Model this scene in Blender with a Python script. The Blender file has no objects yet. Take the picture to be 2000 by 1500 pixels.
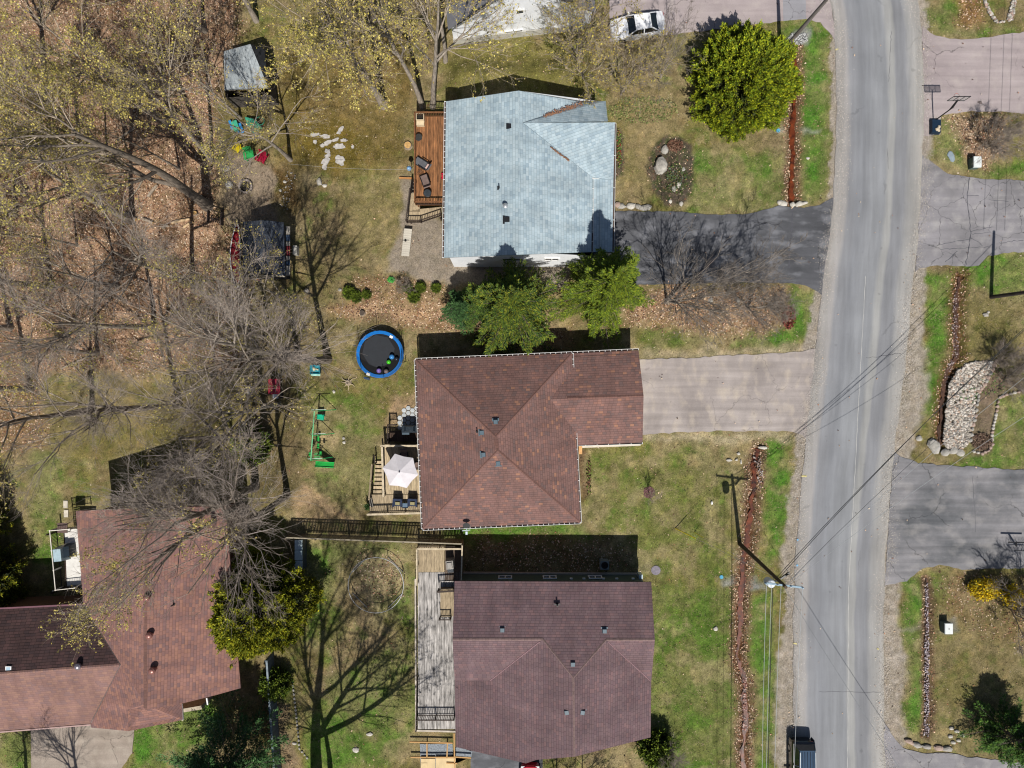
import bpy, math, random
import numpy as np
from mathutils import Vector, Matrix, Euler
rng = np.random.default_rng(7)
random.seed(7)
SC = bpy.context.scene
COL = SC.collection

# ------------------------------------------------------------------ camera
H = 60.0                      # flying height of the camera
S = 0.0435                    # metres of ground per photo pixel
def P(px, py, h=0.0):
    k = S * (1 - h / H)
    return Vector(((px - 1000) * k, (750 - py) * k, h))
cam = bpy.data.cameras.new('camera')
cam.sensor_width = 36.0
cam.lens = 36.0 * H / (2000 * S)
cam.clip_end = 2000
cam_o = bpy.data.objects.new('camera', cam)
cam_o.location = (0, 0, H)
COL.objects.link(cam_o)
SC.camera = cam_o

# ------------------------------------------------------------------ light
SX, SY = -0.07, 0.665         # ground shadow offset per metre of height
elev = math.atan(1 / math.hypot(SX, SY))
sun_dir = Vector((-SX, -SY, 1)).normalized()     # towards the sun
W = bpy.data.worlds.new('World'); SC.world = W; W.use_nodes = True
nt = W.node_tree
sky = nt.nodes.new('ShaderNodeTexSky'); sky.sky_type = 'NISHITA'; sky.sun_disc = False
sky.sun_elevation = elev
sky.sun_rotation = math.atan2(sun_dir.x, sun_dir.y)
nt.links.new(sky.outputs[0], nt.nodes['Background'].inputs[0])
nt.nodes['Background'].inputs[1].default_value = 0.062
sun = bpy.data.lights.new('sun', 'SUN'); sun.energy = 5.0; sun.angle = math.radians(0.5)
sun.color = (1.0, 0.955, 0.89)
sun_o = bpy.data.objects.new('sun', sun); COL.objects.link(sun_o)
sun_o.rotation_euler = sun_dir.to_track_quat('Z', 'Y').to_euler()
sun_o.location = (0, 0, 80)
SC.view_settings.view_transform = 'Standard'
SC.view_settings.look = 'None'
SC.view_settings.exposure = 0.15
SC.view_settings.gamma = 1.0
SC.view_settings.use_curve_mapping = False
SC.cycles.pixel_filter_type = 'BLACKMAN_HARRIS'; SC.cycles.filter_width = 1.15
SC.cycles.max_bounces = 5
SC.cycles.transparent_max_bounces = 12

# ------------------------------------------------------------------ helpers
def C(hx, k=1.0):
    v = [int(hx[i:i+2], 16) / 255 for i in (0, 2, 4)]
    return tuple((c / 12.92 if c <= 0.04045 else ((c + 0.055) / 1.055) ** 2.4) * k for c in v)

MATS = {}
def M(name, col, rough=0.85, var=0.18, ns=3.0, bump=0.0, metal=0.0, rnd=0.0, tint=False, alpha=1.0, spec=0.3, trans=0.0, stretch=None, coat=0.0):
    if name in MATS: return MATS[name]
    m = bpy.data.materials.new(name); m.use_nodes = True
    t = m.node_tree; n = t.nodes; L = t.links; b = n['Principled BSDF']
    b.inputs['Roughness'].default_value = rough
    b.inputs['Metallic'].default_value = metal
    b.inputs['Specular IOR Level'].default_value = spec
    if coat: b.inputs['Coat Weight'].default_value = coat; b.inputs['Coat Roughness'].default_value = 0.05
    tc = n.new('ShaderNodeTexCoord'); mp = n.new('ShaderNodeMapping')
    if stretch and rnd: L.new(n.new('ShaderNodeNewGeometry').outputs['Position'], mp.inputs[0])
    else: L.new(tc.outputs['Object'], mp.inputs[0])
    if stretch: mp.inputs['Scale'].default_value = stretch
    nz = n.new('ShaderNodeTexNoise'); nz.inputs['Scale'].default_value = ns; nz.inputs['Detail'].default_value = 6
    nz.inputs['Roughness'].default_value = 0.65
    L.new(mp.outputs[0], nz.inputs['Vector'])
    mr = n.new('ShaderNodeMapRange'); mr.inputs['From Min'].default_value = 0.3; mr.inputs['From Max'].default_value = 0.7
    mr.inputs['To Min'].default_value = 1 - var * 1.6; mr.inputs['To Max'].default_value = 1 + var * 1.4
    L.new(nz.outputs[0], mr.inputs[0])
    fac = mr.outputs[0]
    if rnd:
        oi = n.new('ShaderNodeObjectInfo'); m2 = n.new('ShaderNodeMapRange')
        m2.inputs['To Min'].default_value = 1 - rnd; m2.inputs['To Max'].default_value = 1 + rnd
        L.new(oi.outputs['Random'], m2.inputs[0])
        mu = n.new('ShaderNodeMath'); mu.operation = 'MULTIPLY'
        L.new(fac, mu.inputs[0]); L.new(m2.outputs[0], mu.inputs[1]); fac = mu.outputs[0]
    vm = n.new('ShaderNodeVectorMath'); vm.operation = 'SCALE'
    if tint:
        at = n.new('ShaderNodeAttribute'); at.attribute_name = 'tint'
        L.new(at.outputs['Color'], vm.inputs[0])
    else:
        vm.inputs[0].default_value = col
    L.new(fac, vm.inputs['Scale'])
    L.new(vm.outputs[0], b.inputs['Base Color'])
    if bump:
        bp = n.new('ShaderNodeBump'); bp.inputs['Strength'].default_value = bump; bp.inputs['Distance'].default_value = 0.03
        n2 = n.new('ShaderNodeTexNoise'); n2.inputs['Scale'].default_value = ns * 4; n2.inputs['Detail'].default_value = 4
        L.new(mp.outputs[0], n2.inputs['Vector']); L.new(n2.outputs[0], bp.inputs['Height'])
        L.new(bp.outputs[0], b.inputs['Normal'])
    if trans: b.inputs['Transmission Weight'].default_value = trans
    if alpha < 1: b.inputs['Alpha'].default_value = alpha
    MATS[name] = m
    return m

ORG = {}
def tag(o, label=None, cat=None, group=None, kind=None):
    if label: o['label'] = label
    if cat: o['category'] = cat
    if group: o['group'] = group
    if kind: o['kind'] = kind
    return o
def thing(name, label, cat, loc=(0, 0, 0), group=None):
    o = bpy.data.objects.new(name, None); COL.objects.link(o)
    o.location = loc; o.empty_display_size = 0.3
    ORG[o.name] = Vector(loc)
    return tag(o, label, cat, group)
def link(name, me, parent=None):
    o = bpy.data.objects.new(name, me); COL.objects.link(o)
    if parent is not None:
        o.parent = parent; ORG[o.name] = ORG[parent.name].copy()
    return o
class MB:
    def __init__(s): s.v = []; s.f = []; s.uv = []
    def face(s, pts, uv=None):
        i = len(s.v); s.v += [tuple(p) for p in pts]; s.f.append(tuple(range(i, i + len(pts))))
        s.uv.append(uv if uv else [(p[0], p[1]) for p in pts]); return s
    def mesh(s, v, f):
        i = len(s.v); s.v += [tuple(p) for p in v]
        for q in f:
            s.f.append(tuple(i + k for k in q)); s.uv.append([(v[k][0], v[k][1]) for k in q])
        return s
    def box(s, c, size, rz=0.0, taper=1.0):
        hx, hy, hz = size[0] / 2, size[1] / 2, size[2] / 2
        co, si = math.cos(rz), math.sin(rz); v = []
        for z in (-1, 1):
            k = taper if z > 0 else 1
            for x, y in ((-1, -1), (1, -1), (1, 1), (-1, 1)):
                X, Y = x * hx * k, y * hy * k
                v.append((c[0] + X * co - Y * si, c[1] + X * si + Y * co, c[2] + z * hz))
        return s.mesh(v, [(3, 2, 1, 0), (4, 5, 6, 7), (0, 1, 5, 4), (1, 2, 6, 5), (2, 3, 7, 6), (3, 0, 4, 7)])
    def beam(s, p0, p1, w, h):
        p0 = Vector(p0); p1 = Vector(p1); d = (p1 - p0).normalized()
        up = Vector((0, 0, 1)) if abs(d.z) < 0.95 else Vector((1, 0, 0))
        x = d.cross(up).normalized() * w / 2; y = x.cross(d).normalized() * h / 2
        v = [p + a * x + b * y for p in (p0, p1) for a, b in ((-1, -1), (1, -1), (1, 1), (-1, 1))]
        return s.mesh(v, [(3, 2, 1, 0), (4, 5, 6, 7), (0, 1, 5, 4), (1, 2, 6, 5), (2, 3, 7, 6), (3, 0, 4, 7)])
    def tube(s, pts, r, n=6, r1=None, caps=True):
        pts = [Vector(p) for p in pts]; v = []; K = len(pts)
        for i, p in enumerate(pts):
            d = (pts[min(i + 1, K - 1)] - pts[max(i - 1, 0)]).normalized()
            a = Vector((0, 0, 1)) if abs(d.z) < 0.9 else Vector((1, 0, 0))
            x = d.cross(a).normalized(); y = d.cross(x)
            rr = r if r1 is None else r + (r1 - r) * i / (K - 1)
            for j in range(n):
                t = 2 * math.pi * j / n
                v.append(p + x * math.cos(t) * rr + y * math.sin(t) * rr)
        f = [(i * n + j, i * n + (j + 1) % n, (i + 1) * n + (j + 1) % n, (i + 1) * n + j) for i in range(K - 1) for j in range(n)]
        if caps: f += [tuple(range(n))[::-1], tuple((K - 1) * n + j for j in range(n))]
        return s.mesh(v, f)
    def lathe(s, c, prof, n=16, sx=1.0, sy=1.0):
        v = []
        for r, z in prof:
            for j in range(n):
                t = 2 * math.pi * j / n
                v.append((c[0] + math.cos(t) * r * sx, c[1] + math.sin(t) * r * sy, c[2] + z))
        K = len(prof)
        f = [(i * n + j, i * n + (j + 1) % n, (i + 1) * n + (j + 1) % n, (i + 1) * n + j) for i in range(K - 1) for j in range(n)]
        f += [tuple(range(n))[::-1], tuple((K - 1) * n + j for j in range(n))]
        return s.mesh(v, f)
    def prism(s, poly, z0, z1):
        n = len(poly); v = [(p[0], p[1], z0) for p in poly] + [(p[0], p[1], z1) for p in poly]
        f = [tuple(range(n))[::-1], tuple(range(n, 2 * n))] + [(i, (i + 1) % n, n + (i + 1) % n, n + i) for i in range(n)]
        return s.mesh(v, f)
    def build(s, name, mat, parent=None, smooth=False, world=True):
        off = ORG[parent.name] if (parent is not None and world) else Vector((0, 0, 0))
        me = bpy.data.meshes.new(name)
        me.from_pydata([(p[0] - off[0], p[1] - off[1], p[2] - off[2]) for p in s.v], [], s.f)
        uvl = me.uv_layers.new(name='UVMap')
        flat = [c for u in s.uv for q in u for c in q]
        uvl.data.foreach_set('uv', flat)
        if smooth: me.polygons.foreach_set('use_smooth', [True] * len(me.polygons))
        me.materials.append(mat); me.update()
        return link(name, me, parent)
UNIT = {}
def unit(kind, mat):
    k = (kind, mat.name)
    if k not in UNIT:
        mb = MB()
        if kind == 'box': mb.box((0, 0, 0), (1, 1, 1))
        else: mb.tube([(0, 0, -0.5), (0, 0, 0.5)], 1.0, 8)
        me = bpy.data.meshes.new(kind); me.from_pydata(mb.v, [], mb.f); me.materials.append(mat); me.update()
        UNIT[k] = me
    return UNIT[k]
def box(name, mat, parent, c, size, rz=0.0):
    o = link(name, unit('box', mat), parent)
    o.location = Vector(c) - (ORG[parent.name] if parent is not None else Vector((0, 0, 0)))
    o.rotation_euler = (0, 0, rz); o.scale = size
    return o
def beam(name, mat, parent, p0, p1, w, h):
    p0 = Vector(p0); p1 = Vector(p1); d = p1 - p0
    o = link(name, unit('box', mat), parent)
    z = d.normalized(); up = Vector((0, 0, 1)) if abs(z.z) < 0.97 else Vector((0, 1, 0))
    x = up.cross(z).normalized(); y = z.cross(x)
    R = Matrix((x, y, z)).transposed()
    o.location = (p0 + p1) / 2 - (ORG[parent.name] if parent is not None else Vector((0, 0, 0)))
    o.rotation_euler = R.to_euler(); o.scale = (w, h, d.length)
    return o
def rod(name, mat, parent, p0, p1, r):
    o = beam(name, mat, parent, p0, p1, r, r)
    o.data = unit('rod', mat)
    return o
def npmesh(name, V, F, mat, parent=None, tint=None, smooth=False):
    me = bpy.data.meshes.new(name)
    V = np.asarray(V, dtype=np.float32); F = np.asarray(F, dtype=np.int32)
    k = F.shape[1]
    me.vertices.add(len(V)); me.vertices.foreach_set('co', V.ravel())
    me.loops.add(F.size); me.loops.foreach_set('vertex_index', F.ravel())
    me.polygons.add(len(F)); me.polygons.foreach_set('loop_start', np.arange(0, F.size, k, dtype=np.int32))
    try: me.polygons.foreach_set('loop_total', np.full(len(F), k, dtype=np.int32))
    except Exception: pass
    if tint is not None:
        a = me.attributes.new('tint', 'FLOAT_COLOR', 'POINT')
        c = np.ones((len(V), 4), dtype=np.float32); c[:, :3] = tint
        a.data.foreach_set('color', c.ravel())
    if smooth: me.polygons.foreach_set('use_smooth', np.ones(len(F), dtype=bool))
    me.materials.append(mat); me.update(calc_edges=True)
    if parent == 'mesh': return me
    return link(name, me, parent)
def copy_tree(o, parent=None):
    c = o.copy(); COL.objects.link(c)
    if parent is not None: c.parent = parent
    for ch in list(o.children): copy_tree(ch, c)
    return c

def weather(t, ge, col, cs=0.3, crack=.5, streak=(0.12, 2.2, 1), amt=.10, thr=.5):
    """cracks, tyre streaks and repair patches over a paving colour socket"""
    n = t.nodes; L = t.links
    def mth(op, a, b=None):
        q = n.new('ShaderNodeMath'); q.operation = op
        for i, v in enumerate((a, b)):
            if v is None: continue
            if isinstance(v, (int, float)): q.inputs[i].default_value = v
            else: L.new(v, q.inputs[i])
        return q.outputs[0]
    wz = n.new('ShaderNodeTexNoise'); wz.inputs['Scale'].default_value = 1.7; wz.inputs['Detail'].default_value = 5; L.new(ge.outputs['Position'], wz.inputs['Vector'])
    ad = n.new('ShaderNodeVectorMath'); ad.operation = 'MULTIPLY_ADD'; ad.inputs[1].default_value = (.9, .9, 0)
    L.new(wz.outputs['Color'], ad.inputs[0]); L.new(ge.outputs['Position'], ad.inputs[2])
    vo = n.new('ShaderNodeTexVoronoi'); vo.feature = 'DISTANCE_TO_EDGE'; vo.voronoi_dimensions = '2D'; vo.inputs['Scale'].default_value = cs; L.new(ad.outputs[0], vo.inputs['Vector'])
    mk = n.new('ShaderNodeTexNoise'); mk.inputs['Scale'].default_value = .16; mk.inputs['Detail'].default_value = 3; L.new(ge.outputs['Position'], mk.inputs['Vector'])
    line = n.new('ShaderNodeMapRange'); line.inputs['From Min'].default_value = .004; line.inputs['From Max'].default_value = .013; line.inputs['To Min'].default_value = 1; line.inputs['To Max'].default_value = 0; L.new(vo.outputs['Distance'], line.inputs[0])
    ms = n.new('ShaderNodeMapRange'); ms.inputs['From Min'].default_value = thr; ms.inputs['From Max'].default_value = thr + .06; L.new(mk.outputs[0], ms.inputs[0])
    dk = mth('SUBTRACT', 1.0, mth('MULTIPLY', mth('MULTIPLY', line.outputs[0], ms.outputs[0]), crack))
    mp = n.new('ShaderNodeMapping'); mp.inputs['Scale'].default_value = streak; L.new(ge.outputs['Position'], mp.inputs[0])
    st = n.new('ShaderNodeTexNoise'); st.inputs['Scale'].default_value = 1.0; st.inputs['Detail'].default_value = 5; L.new(mp.outputs[0], st.inputs['Vector'])
    sr = n.new('ShaderNodeMapRange'); sr.inputs['From Min'].default_value = .35; sr.inputs['From Max'].default_value = .65; sr.inputs['To Min'].default_value = 1 - amt; sr.inputs['To Max'].default_value = 1 + amt; L.new(st.outputs[0], sr.inputs[0])
    sp = n.new('ShaderNodeTexNoise'); sp.inputs['Scale'].default_value = 1.1; sp.inputs['Detail'].default_value = 2; L.new(ge.outputs['Position'], sp.inputs['Vector'])
    so = n.new('ShaderNodeMapRange'); so.inputs['From Min'].default_value = .70; so.inputs['From Max'].default_value = .76; so.inputs['To Min'].default_value = 1; so.inputs['To Max'].default_value = .8; L.new(sp.outputs[0], so.inputs[0])
    k = mth('MULTIPLY', mth('MULTIPLY', dk, sr.outputs[0]), so.outputs[0])
    vm = n.new('ShaderNodeVectorMath'); vm.operation = 'SCALE'; L.new(col, vm.inputs[0]); L.new(k, vm.inputs['Scale'])
    return vm.outputs[0]
# ------------------------------------------------------------------ value noise
LAT = rng.random((256, 256))
def vn(x, y, sc, seed=0):
    u = x / sc + seed * 17.3 + 1000; v = y / sc + seed * 9.1 + 1000
    i = np.floor(u).astype(int); j = np.floor(v).astype(int); fu = u - i; fv = v - j
    fu = fu * fu * (3 - 2 * fu); fv = fv * fv * (3 - 2 * fv)
    a = LAT[i % 256, j % 256]; b = LAT[(i + 1) % 256, j % 256]; c = LAT[i % 256, (j + 1) % 256]; d = LAT[(i + 1) % 256, (j + 1) % 256]
    return (a * (1 - fu) + b * fu) * (1 - fv) + (c * (1 - fu) + d * fu) * fv
def fb(x, y, sc, seed=0, o=4):
    t = 0; a = 0.5; w = 0
    for k in range(o):
        t = t + a * vn(x, y, sc / 2 ** k, seed + k); w += a; a *= 0.55
    return t / w
def sdpoly(X, Y, poly):
    d = np.full(X.shape, 1e9); ins = np.zeros(X.shape, bool); n = len(poly)
    for i in range(n):
        x0, y0 = poly[i]; x1, y1 = poly[(i + 1) % n]
        ex, ey = x1 - x0, y1 - y0; wx, wy = X - x0, Y - y0
        t = np.clip((wx * ex + wy * ey) / (ex * ex + ey * ey + 1e-9), 0, 1)
        d = np.minimum(d, np.hypot(wx - ex * t, wy - ey * t))
        c = ((y0 > Y) != (y1 > Y))
        xi = x0 + (Y - y0) * ex / (ey if ey != 0 else 1e-9)
        ins ^= c & (X < xi)
    return np.where(ins, -d, d)
def sdline(X, Y, pl):
    d = np.full(X.shape, 1e9)
    for i in range(len(pl) - 1):
        x0, y0 = pl[i]; x1, y1 = pl[i + 1]
        ex, ey = x1 - x0, y1 - y0; wx, wy = X - x0, Y - y0
        t = np.clip((wx * ex + wy * ey) / (ex * ex + ey * ey + 1e-9), 0, 1)
        d = np.minimum(d, np.hypot(wx - ex * t, wy - ey * t))
    return d
def sm(a, b, x):
    t = np.clip((x - a) / (b - a), 0, 1); return t * t * (3 - 2 * t)
# ------------------------------------------------------------------ ground
ROAD_L = [(1600,-700),(1610,-300),(1622,0),(1630,60),(1633,100),(1634,200),(1632,300),(1628,380),(1622,440),(1612,520),(1605,580),(1592,690),(1577,830),(1570,900),(1560,1000),(1553,1100),(1549,1200),(1549,1300),(1550,1500),(1556,1800),(1570,2300)]
ROAD_R = [(1765,-700),(1778,-300),(1792,0),(1800,60),(1804,150),(1804,250),(1800,340),(1796,420),(1789,500),(1781,580),(1772,680),(1758,800),(1746,880),(1739,950),(1732,1050),(1727,1150),(1725,1250),(1726,1350),(1727,1430),(1729,1500),(1735,1800),(1750,2300)]
DITCH = {
 'a': [(1552,92),(1555,150),(1551,200),(1549,250),(1551,300),(1547,350),(1548,392)],
 'b': [(1483,878),(1472,910),(1476,935),(1468,980),(1466,1020),(1462,1060),(1452,1120),(1447,1180),(1446,1240),(1443,1290),(1455,1340),(1457,1400),(1452,1450),(1456,1520),(1455,1700)],
 'c': [(1878,540),(1871,580),(1870,640),(1873,690),(1856,725),(1845,770),(1838,850),(1837,868)],
 'd': [(1811,1132),(1815,1180),(1812,1250),(1813,1330),(1815,1390),(1811,1432)],
}
BASE_DRY = np.array(C('9a8c62')); 
def axis(a, b, st, far):
    core = np.arange(a, b + st / 2, st)
    out = np.array([1, 3, 7, 15, 35, 80, 180, 400]) * 1.0
    return np.concatenate([(a - out)[::-1], core, b + out]) if far else core
gx = axis(-46, 46, 0.14, True); gy = axis(-35, 35, 0.14, True)
GX, GY = np.meshgrid(gx, gy)
def ground_cols(X, Y):
    """colour of the soil and turf at world x,y, with the leaf and grass weights"""
    px = X / S + 1000 + (fb(X, Y, 1.6, 3) - 0.5) * 34; py = 750 - Y / S + (fb(X, Y, 1.6, 8) - 0.5) * 34
    qx = X / S + 1000 + (vn(X, Y, 0.35, 2) - 0.5) * 7; qy = 750 - Y / S + (vn(X, Y, 0.35, 6) - 0.5) * 7
    n1 = fb(X, Y, 5.0, 21); n2 = fb(X, Y, 1.3, 31); n3 = fb(X, Y, 0.45, 41, 3)
    dry = np.array(C('9a8a62')); olive = np.array(C('72702f')); green = np.array(C('5c7a2a')); lush = np.array(C('4a7d1e'))
    col = np.zeros(X.shape + (3,)) + dry
    def mix(c, w):
        nonlocal col
        w = np.clip(w, 0, 1)[..., None]; col = col * (1 - w) + np.array(c) * w
    mix(C('8d7b5a'), sm(0.45, 0.7, fb(X, Y, 3.1, 77)))
    mix(olive, sm(0.42, 0.62, n1 * 0.55 + n2 * 0.45) * 0.75)
    mix(green, sm(0.56, 0.70, n2 * 0.45 + n3 * 0.55) * 0.5)
    mix(C('7d6848'), sm(.56, .68, fb(X, Y, .9, 13, 3)) * .5)
    g = np.zeros(X.shape); leaf = np.zeros(X.shape)
    def area(poly, soft, c=None, w=1.0, fine=False):
        d = sdpoly(qx if fine else px, qy if fine else py, poly)
        m = sm(soft, -soft, d) * w
        if c is not None: mix(c, m)
        return m
    # green turf
    for poly, w in (
      ([(1560,60),(1600,50),(1620,100),(1622,380),(1600,400),(1558,398),(1565,250)],1.0),
      ([(1350,310),(1400,290),(1530,300),(1538,400),(1350,415)],0.6), ([(1355,300),(1390,300),(1385,350),(1355,350)],.9),
      ([(1545,560),(1598,565),(1590,650),(1550,680),(1430,668),(1440,650),(1530,640)],0.9),
      ([(1495,865),(1535,865),(1540,960),(1520,1090),(1498,1090),(1500,980)],0.95),
      ([(1810,530),(1865,530),(1860,600),(1850,700),(1830,830),(1808,800),(1815,640)],0.85),
      ([(1885,505),(2100,480),(2100,580),(1950,570),(1880,560)],0.8),
      ([(1880,900),(1905,800),(1940,770),(2100,740),(2100,930),(1860,915)],0.6),
      ([(1270,1150),(1430,1140),(1430,1600),(1275,1600)],0.7), ([(1470,1180),(1505,1160),(1515,1300),(1500,1600),(1465,1600)],0.8),
      ([(590,1062),(800,1065),(810,1230),(740,1200),(690,1080),(660,1110),(600,1250)],0.65),
      ([(640,1330),(800,1250),(812,1420),(760,1500),(640,1500)],0.6), ([(600,1400),(680,1400),(680,1600),(600,1600)],.6),
      ([(262,1425),(370,1370),(450,1340),(440,1420),(330,1500),(250,1500)],1.0), ([(0,1430),(65,1430),(65,1550),(0,1550)],.9),
      ([(55,860),(115,900),(120,1100),(60,1120)],0.6), ([(860,1022),(1140,1022),(1150,1050),(860,1050)],0.85),
      ([(620,760),(720,800),(760,900),(700,1000),(620,980),(600,850)],0.35),([(640,1330),(700,1060),(640,1060)],.2),
      ([(1770,1125),(1812,1130),(1808,1440),(1778,1430),(1768,1200)],0.85), ([(1820,1130),(1850,1120),(1860,1160),(1815,1180)],.6),
      ([(1800,10),(1870,0),(1870,60),(1980,55),(1990,70),(1830,68)],0.75), ([(1825,225),(1870,225),(1885,330),(2100,300),(2100,350),(1900,345),(1835,320)],0.8),
      ([(1520,40),(1600,40),(1605,90),(1540,90)],.5), ([(1250,630),(1420,640),(1400,670),(1255,690)],.35), ([(1150,880),(1420,870),(1430,1130),(1250,1120),(1140,1000)],.22)):
        m = area(poly, 16, None, w) * (0.72 + 0.55 * (n2 - 0.35)); m = np.clip(m, 0, 1)
        mix(green, m * 0.95); mix(lush, m * sm(0.44, 0.62, n1 * 0.5 + n2 * 0.5) * 0.9); g = np.maximum(g, m)
    mix(C('5c6a26'), area([(1250,1050),(1300,1130),(1440,1130),(1440,1600),(1270,1600)], 20, None, .35))
    # dry patches that stay thin inside the lawns
    mix(C('a3936b'), sm(0.60, 0.72, fb(X, Y, 2.2, 91)) * 0.55)
    for poly, c, w in (
      ([(540,90),(800,60),(810,200),(780,320),(640,340),(540,320)], C('77632f'), .75),
      ([(590,235),(690,235),(705,300),(690,330),(590,310)], C('6f5f1c'), .8),
      ([(440,120),(560,100),(560,300),(440,300)], C('6d5e33'), .6),
      ([(530,330),(570,330),(600,400),(570,420),(535,390)], C('5b3c1a'), .8),
      ([(575,700),(600,480),(700,400),(760,560),(650,700)], C('7f6f50'), .45),
      ([(460,700),(570,600),(600,1000),(500,1000)], C('6a5a40'), .7),
      ([(740,330),(790,330),(770,480),(700,500),(650,380)], C('96875c'), .6),
      ([(1210,150),(1340,170),(1330,260),(1260,400),(1205,400)], C('94835a'), .6),
      ([(1320,60),(1500,50),(1500,90),(1320,110)], C('8d8748'), .6),
      ([(870,90),(1150,80),(1150,190),(870,190)], C('87803f'), .75),
      ([(90,760),(420,720),(520,860),(200,900),(90,860)], C('7d7040'), .6),
      ([(1875,580),(1990,580),(2000,760),(1950,740),(1890,690)], C('6d6834'), .6),
      ([(1820,1200),(2100,1160),(2100,1500),(1830,1480)], C('7a7246'), .5)):
        area(poly, 25, c, w)
    # woodland litter and leafy beds
    for poly, w, c in (
      ([(-900,-600),(480,-600),(470,60),(425,200),(420,300),(430,420),(450,560),(470,650),(480,700),(440,725),(200,725),(-900,770)],1.0,C('a5846a')),
      ([(640,600),(700,582),(880,590),(900,650),(800,640),(700,625)],.9,C('b08d6c')),
      ([(700,545),(760,540),(880,545),(890,600),(690,590)],.6,C('8d7152')),
      ([(1215,575),(1300,556),(1545,565),(1535,640),(1400,655),(1280,640),(1225,625)],.95,C('a6876a')),
      ([(1840,225),(1970,225),(1960,290),(1930,330),(1890,320),(1870,270)],.9,C('9b8068')),
      ([(1870,-20),(1900,-20),(1915,40),(1870,45)],.9,C('8f6a3c')),
      ([(700,1085),(780,1090),(790,1160),(740,1185),(695,1150)],.5,C('a08c72')),
      ([(900,610),(1120,640),(1110,680),(900,650)],.7,C('9a7b5c')),
      ([(930,1048),(1240,1060),(1240,1118),(915,1118)],.55,C('6f5f43')),
      ([(-900,700),(80,700),(90,880),(-900,900)],.8,C('8d6d4c')),
      ([(1840,1120),(2050,1110),(2050,1260),(1900,1240),(1830,1180)],.35,C('7a6046')),
      ([(440,400),(500,560),(480,650),(430,560)],.8,C('6f5f4a'))):
        m = area(poly, 18, None, w); mix(c, m * 0.9); mix(C('7d5b3e'), m * sm(0.45, 0.65, n2) * 0.55); leaf = np.maximum(leaf, m); g = g * (1 - m)
    # bare soil
    for poly, w, c in (
      ([(572,960),(600,940),(650,985),(690,1010),(640,1020),(575,1020)],.9,C('b09470')),
      ([(628,848),(665,850),(660,885),(635,882)],.85,C('b09a72')),
      ([(815,755),(770,780),(750,820),(755,850),(790,840),(818,830)],.95,C('a88d6c')),
      ([(750,835),(790,835),(760,880),(740,870)],.6,C('a39070')),
      ([(1385,265),(1430,280),(1425,310),(1385,305)],.8,C('a3906a')), ([(1255,700),(1255,685),(1580,672),(1585,690)],.7,C('b0a184')),
      ([(1250,845),(1545,838),(1560,862),(1255,856)],.8,C('b5a786')), ([(1365,340),(1400,340),(1395,370),(1365,370)],.5,C('a3906a')),
      ([(812,1400),(880,1440),(880,1500),(780,1490)],.6,C('a08d68')), ([(1128,868),(1145,870),(1150,960),(1135,980)],.8,C('6b4f3c')),
      ([(1938,706),(1950,712),(1990,742),(1960,768),(1948,780),(1940,830),(1934,872),(1915,884),(1898,880),(1897,838),(1908,780),(1930,735)],.9,C('7d6a5c')),
      ([(532,1370),(560,1370),(585,1500),(545,1500)],.8,C('8c7660')),([(520,1300),(530,1400),(545,1540),(520,1540)],.6,C('5a4030'))):
        m = area(poly, 9, c, w); leaf *= (1 - m); g *= (1 - m)
    # gravel yard, fire pit yard, mulch
    gr = np.zeros(X.shape)
    for poly, w, c in (
      ([(780,345),(812,348),(812,400),(880,440),(880,500),(1150,510),(1100,560),(900,560),(880,565),(820,545),(760,525),(765,480),(782,440)],1.0,C('938778')),
      ([(440,310),(480,300),(530,322),(540,420),(545,440),(450,440),(435,380)],1.0,C('93826e')),
      ([(1543,62),(1578,62),(1580,80),(1560,92),(1540,92),(1532,80)],1.0,C('90908c')),
      ([(1405,1125),(1440,1120),(1470,1130),(1500,1150),(1470,1150),(1440,1140),(1408,1138)],.8,C('8c8f90')),
      ([(1510,250),(1600,262),(1595,270),(1510,260)],.7,C('8a8d88')), ([(1440,1080),(1460,1078),(1470,1095),(1435,1095)],.7,C('84857e')),
      ([(1835,1210),(1870,1210),(1870,1240),(1835,1240)],.9,C('77756a')),([(1755,1222),(1815,1222),(1815,1230),(1755,1232)],.6,C('90857a')),
      ([(1225,1105),(1275,1105),(1290,1125),(1268,1125)],.3,C('6f6c5a'))):
        m = area(poly, 7, c, w); leaf *= (1 - m); g *= (1 - m); gr = np.maximum(gr, m)
    for poly in ([(1275,285),(1300,265),(1325,268),(1350,280),(1356,320),(1352,370),(1335,400),(1300,400),(1275,370),(1262,330)],
                 [(1200,245),(1212,255),(1220,290),(1216,340),(1200,348)]):
        m = area(poly, 5, C('544a42'), .95, True); mix(C('3f5420'), m * sm(0.55, 0.68, n3) * .7); leaf = np.maximum(leaf * (1 - m), m * .25); g *= (1 - m)
    # ditches: rusty banks with litter
    for k, pl in DITCH.items():
        d = sdline(qx, qy, pl) ; w = {'a': 1.0, 'b': 1.15, 'c': 1.2, 'd': .8}[k]
        m = sm(24 * w, 9 * w, d); mix(C('6f5942' if k != 'c' else '5f5428'), m * .9); leaf = np.maximum(leaf, m * (.9 if k in 'ab' else .6))
        mix(C('6a4028') if k != 'd' else C('5c463c'), sm(8 * w, 4 * w, d) * .8); g *= (1 - m)
    # sandy shoulders
    L = sdline(qx, qy, ROAD_L); R = sdline(qx, qy, ROAD_R)
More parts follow.
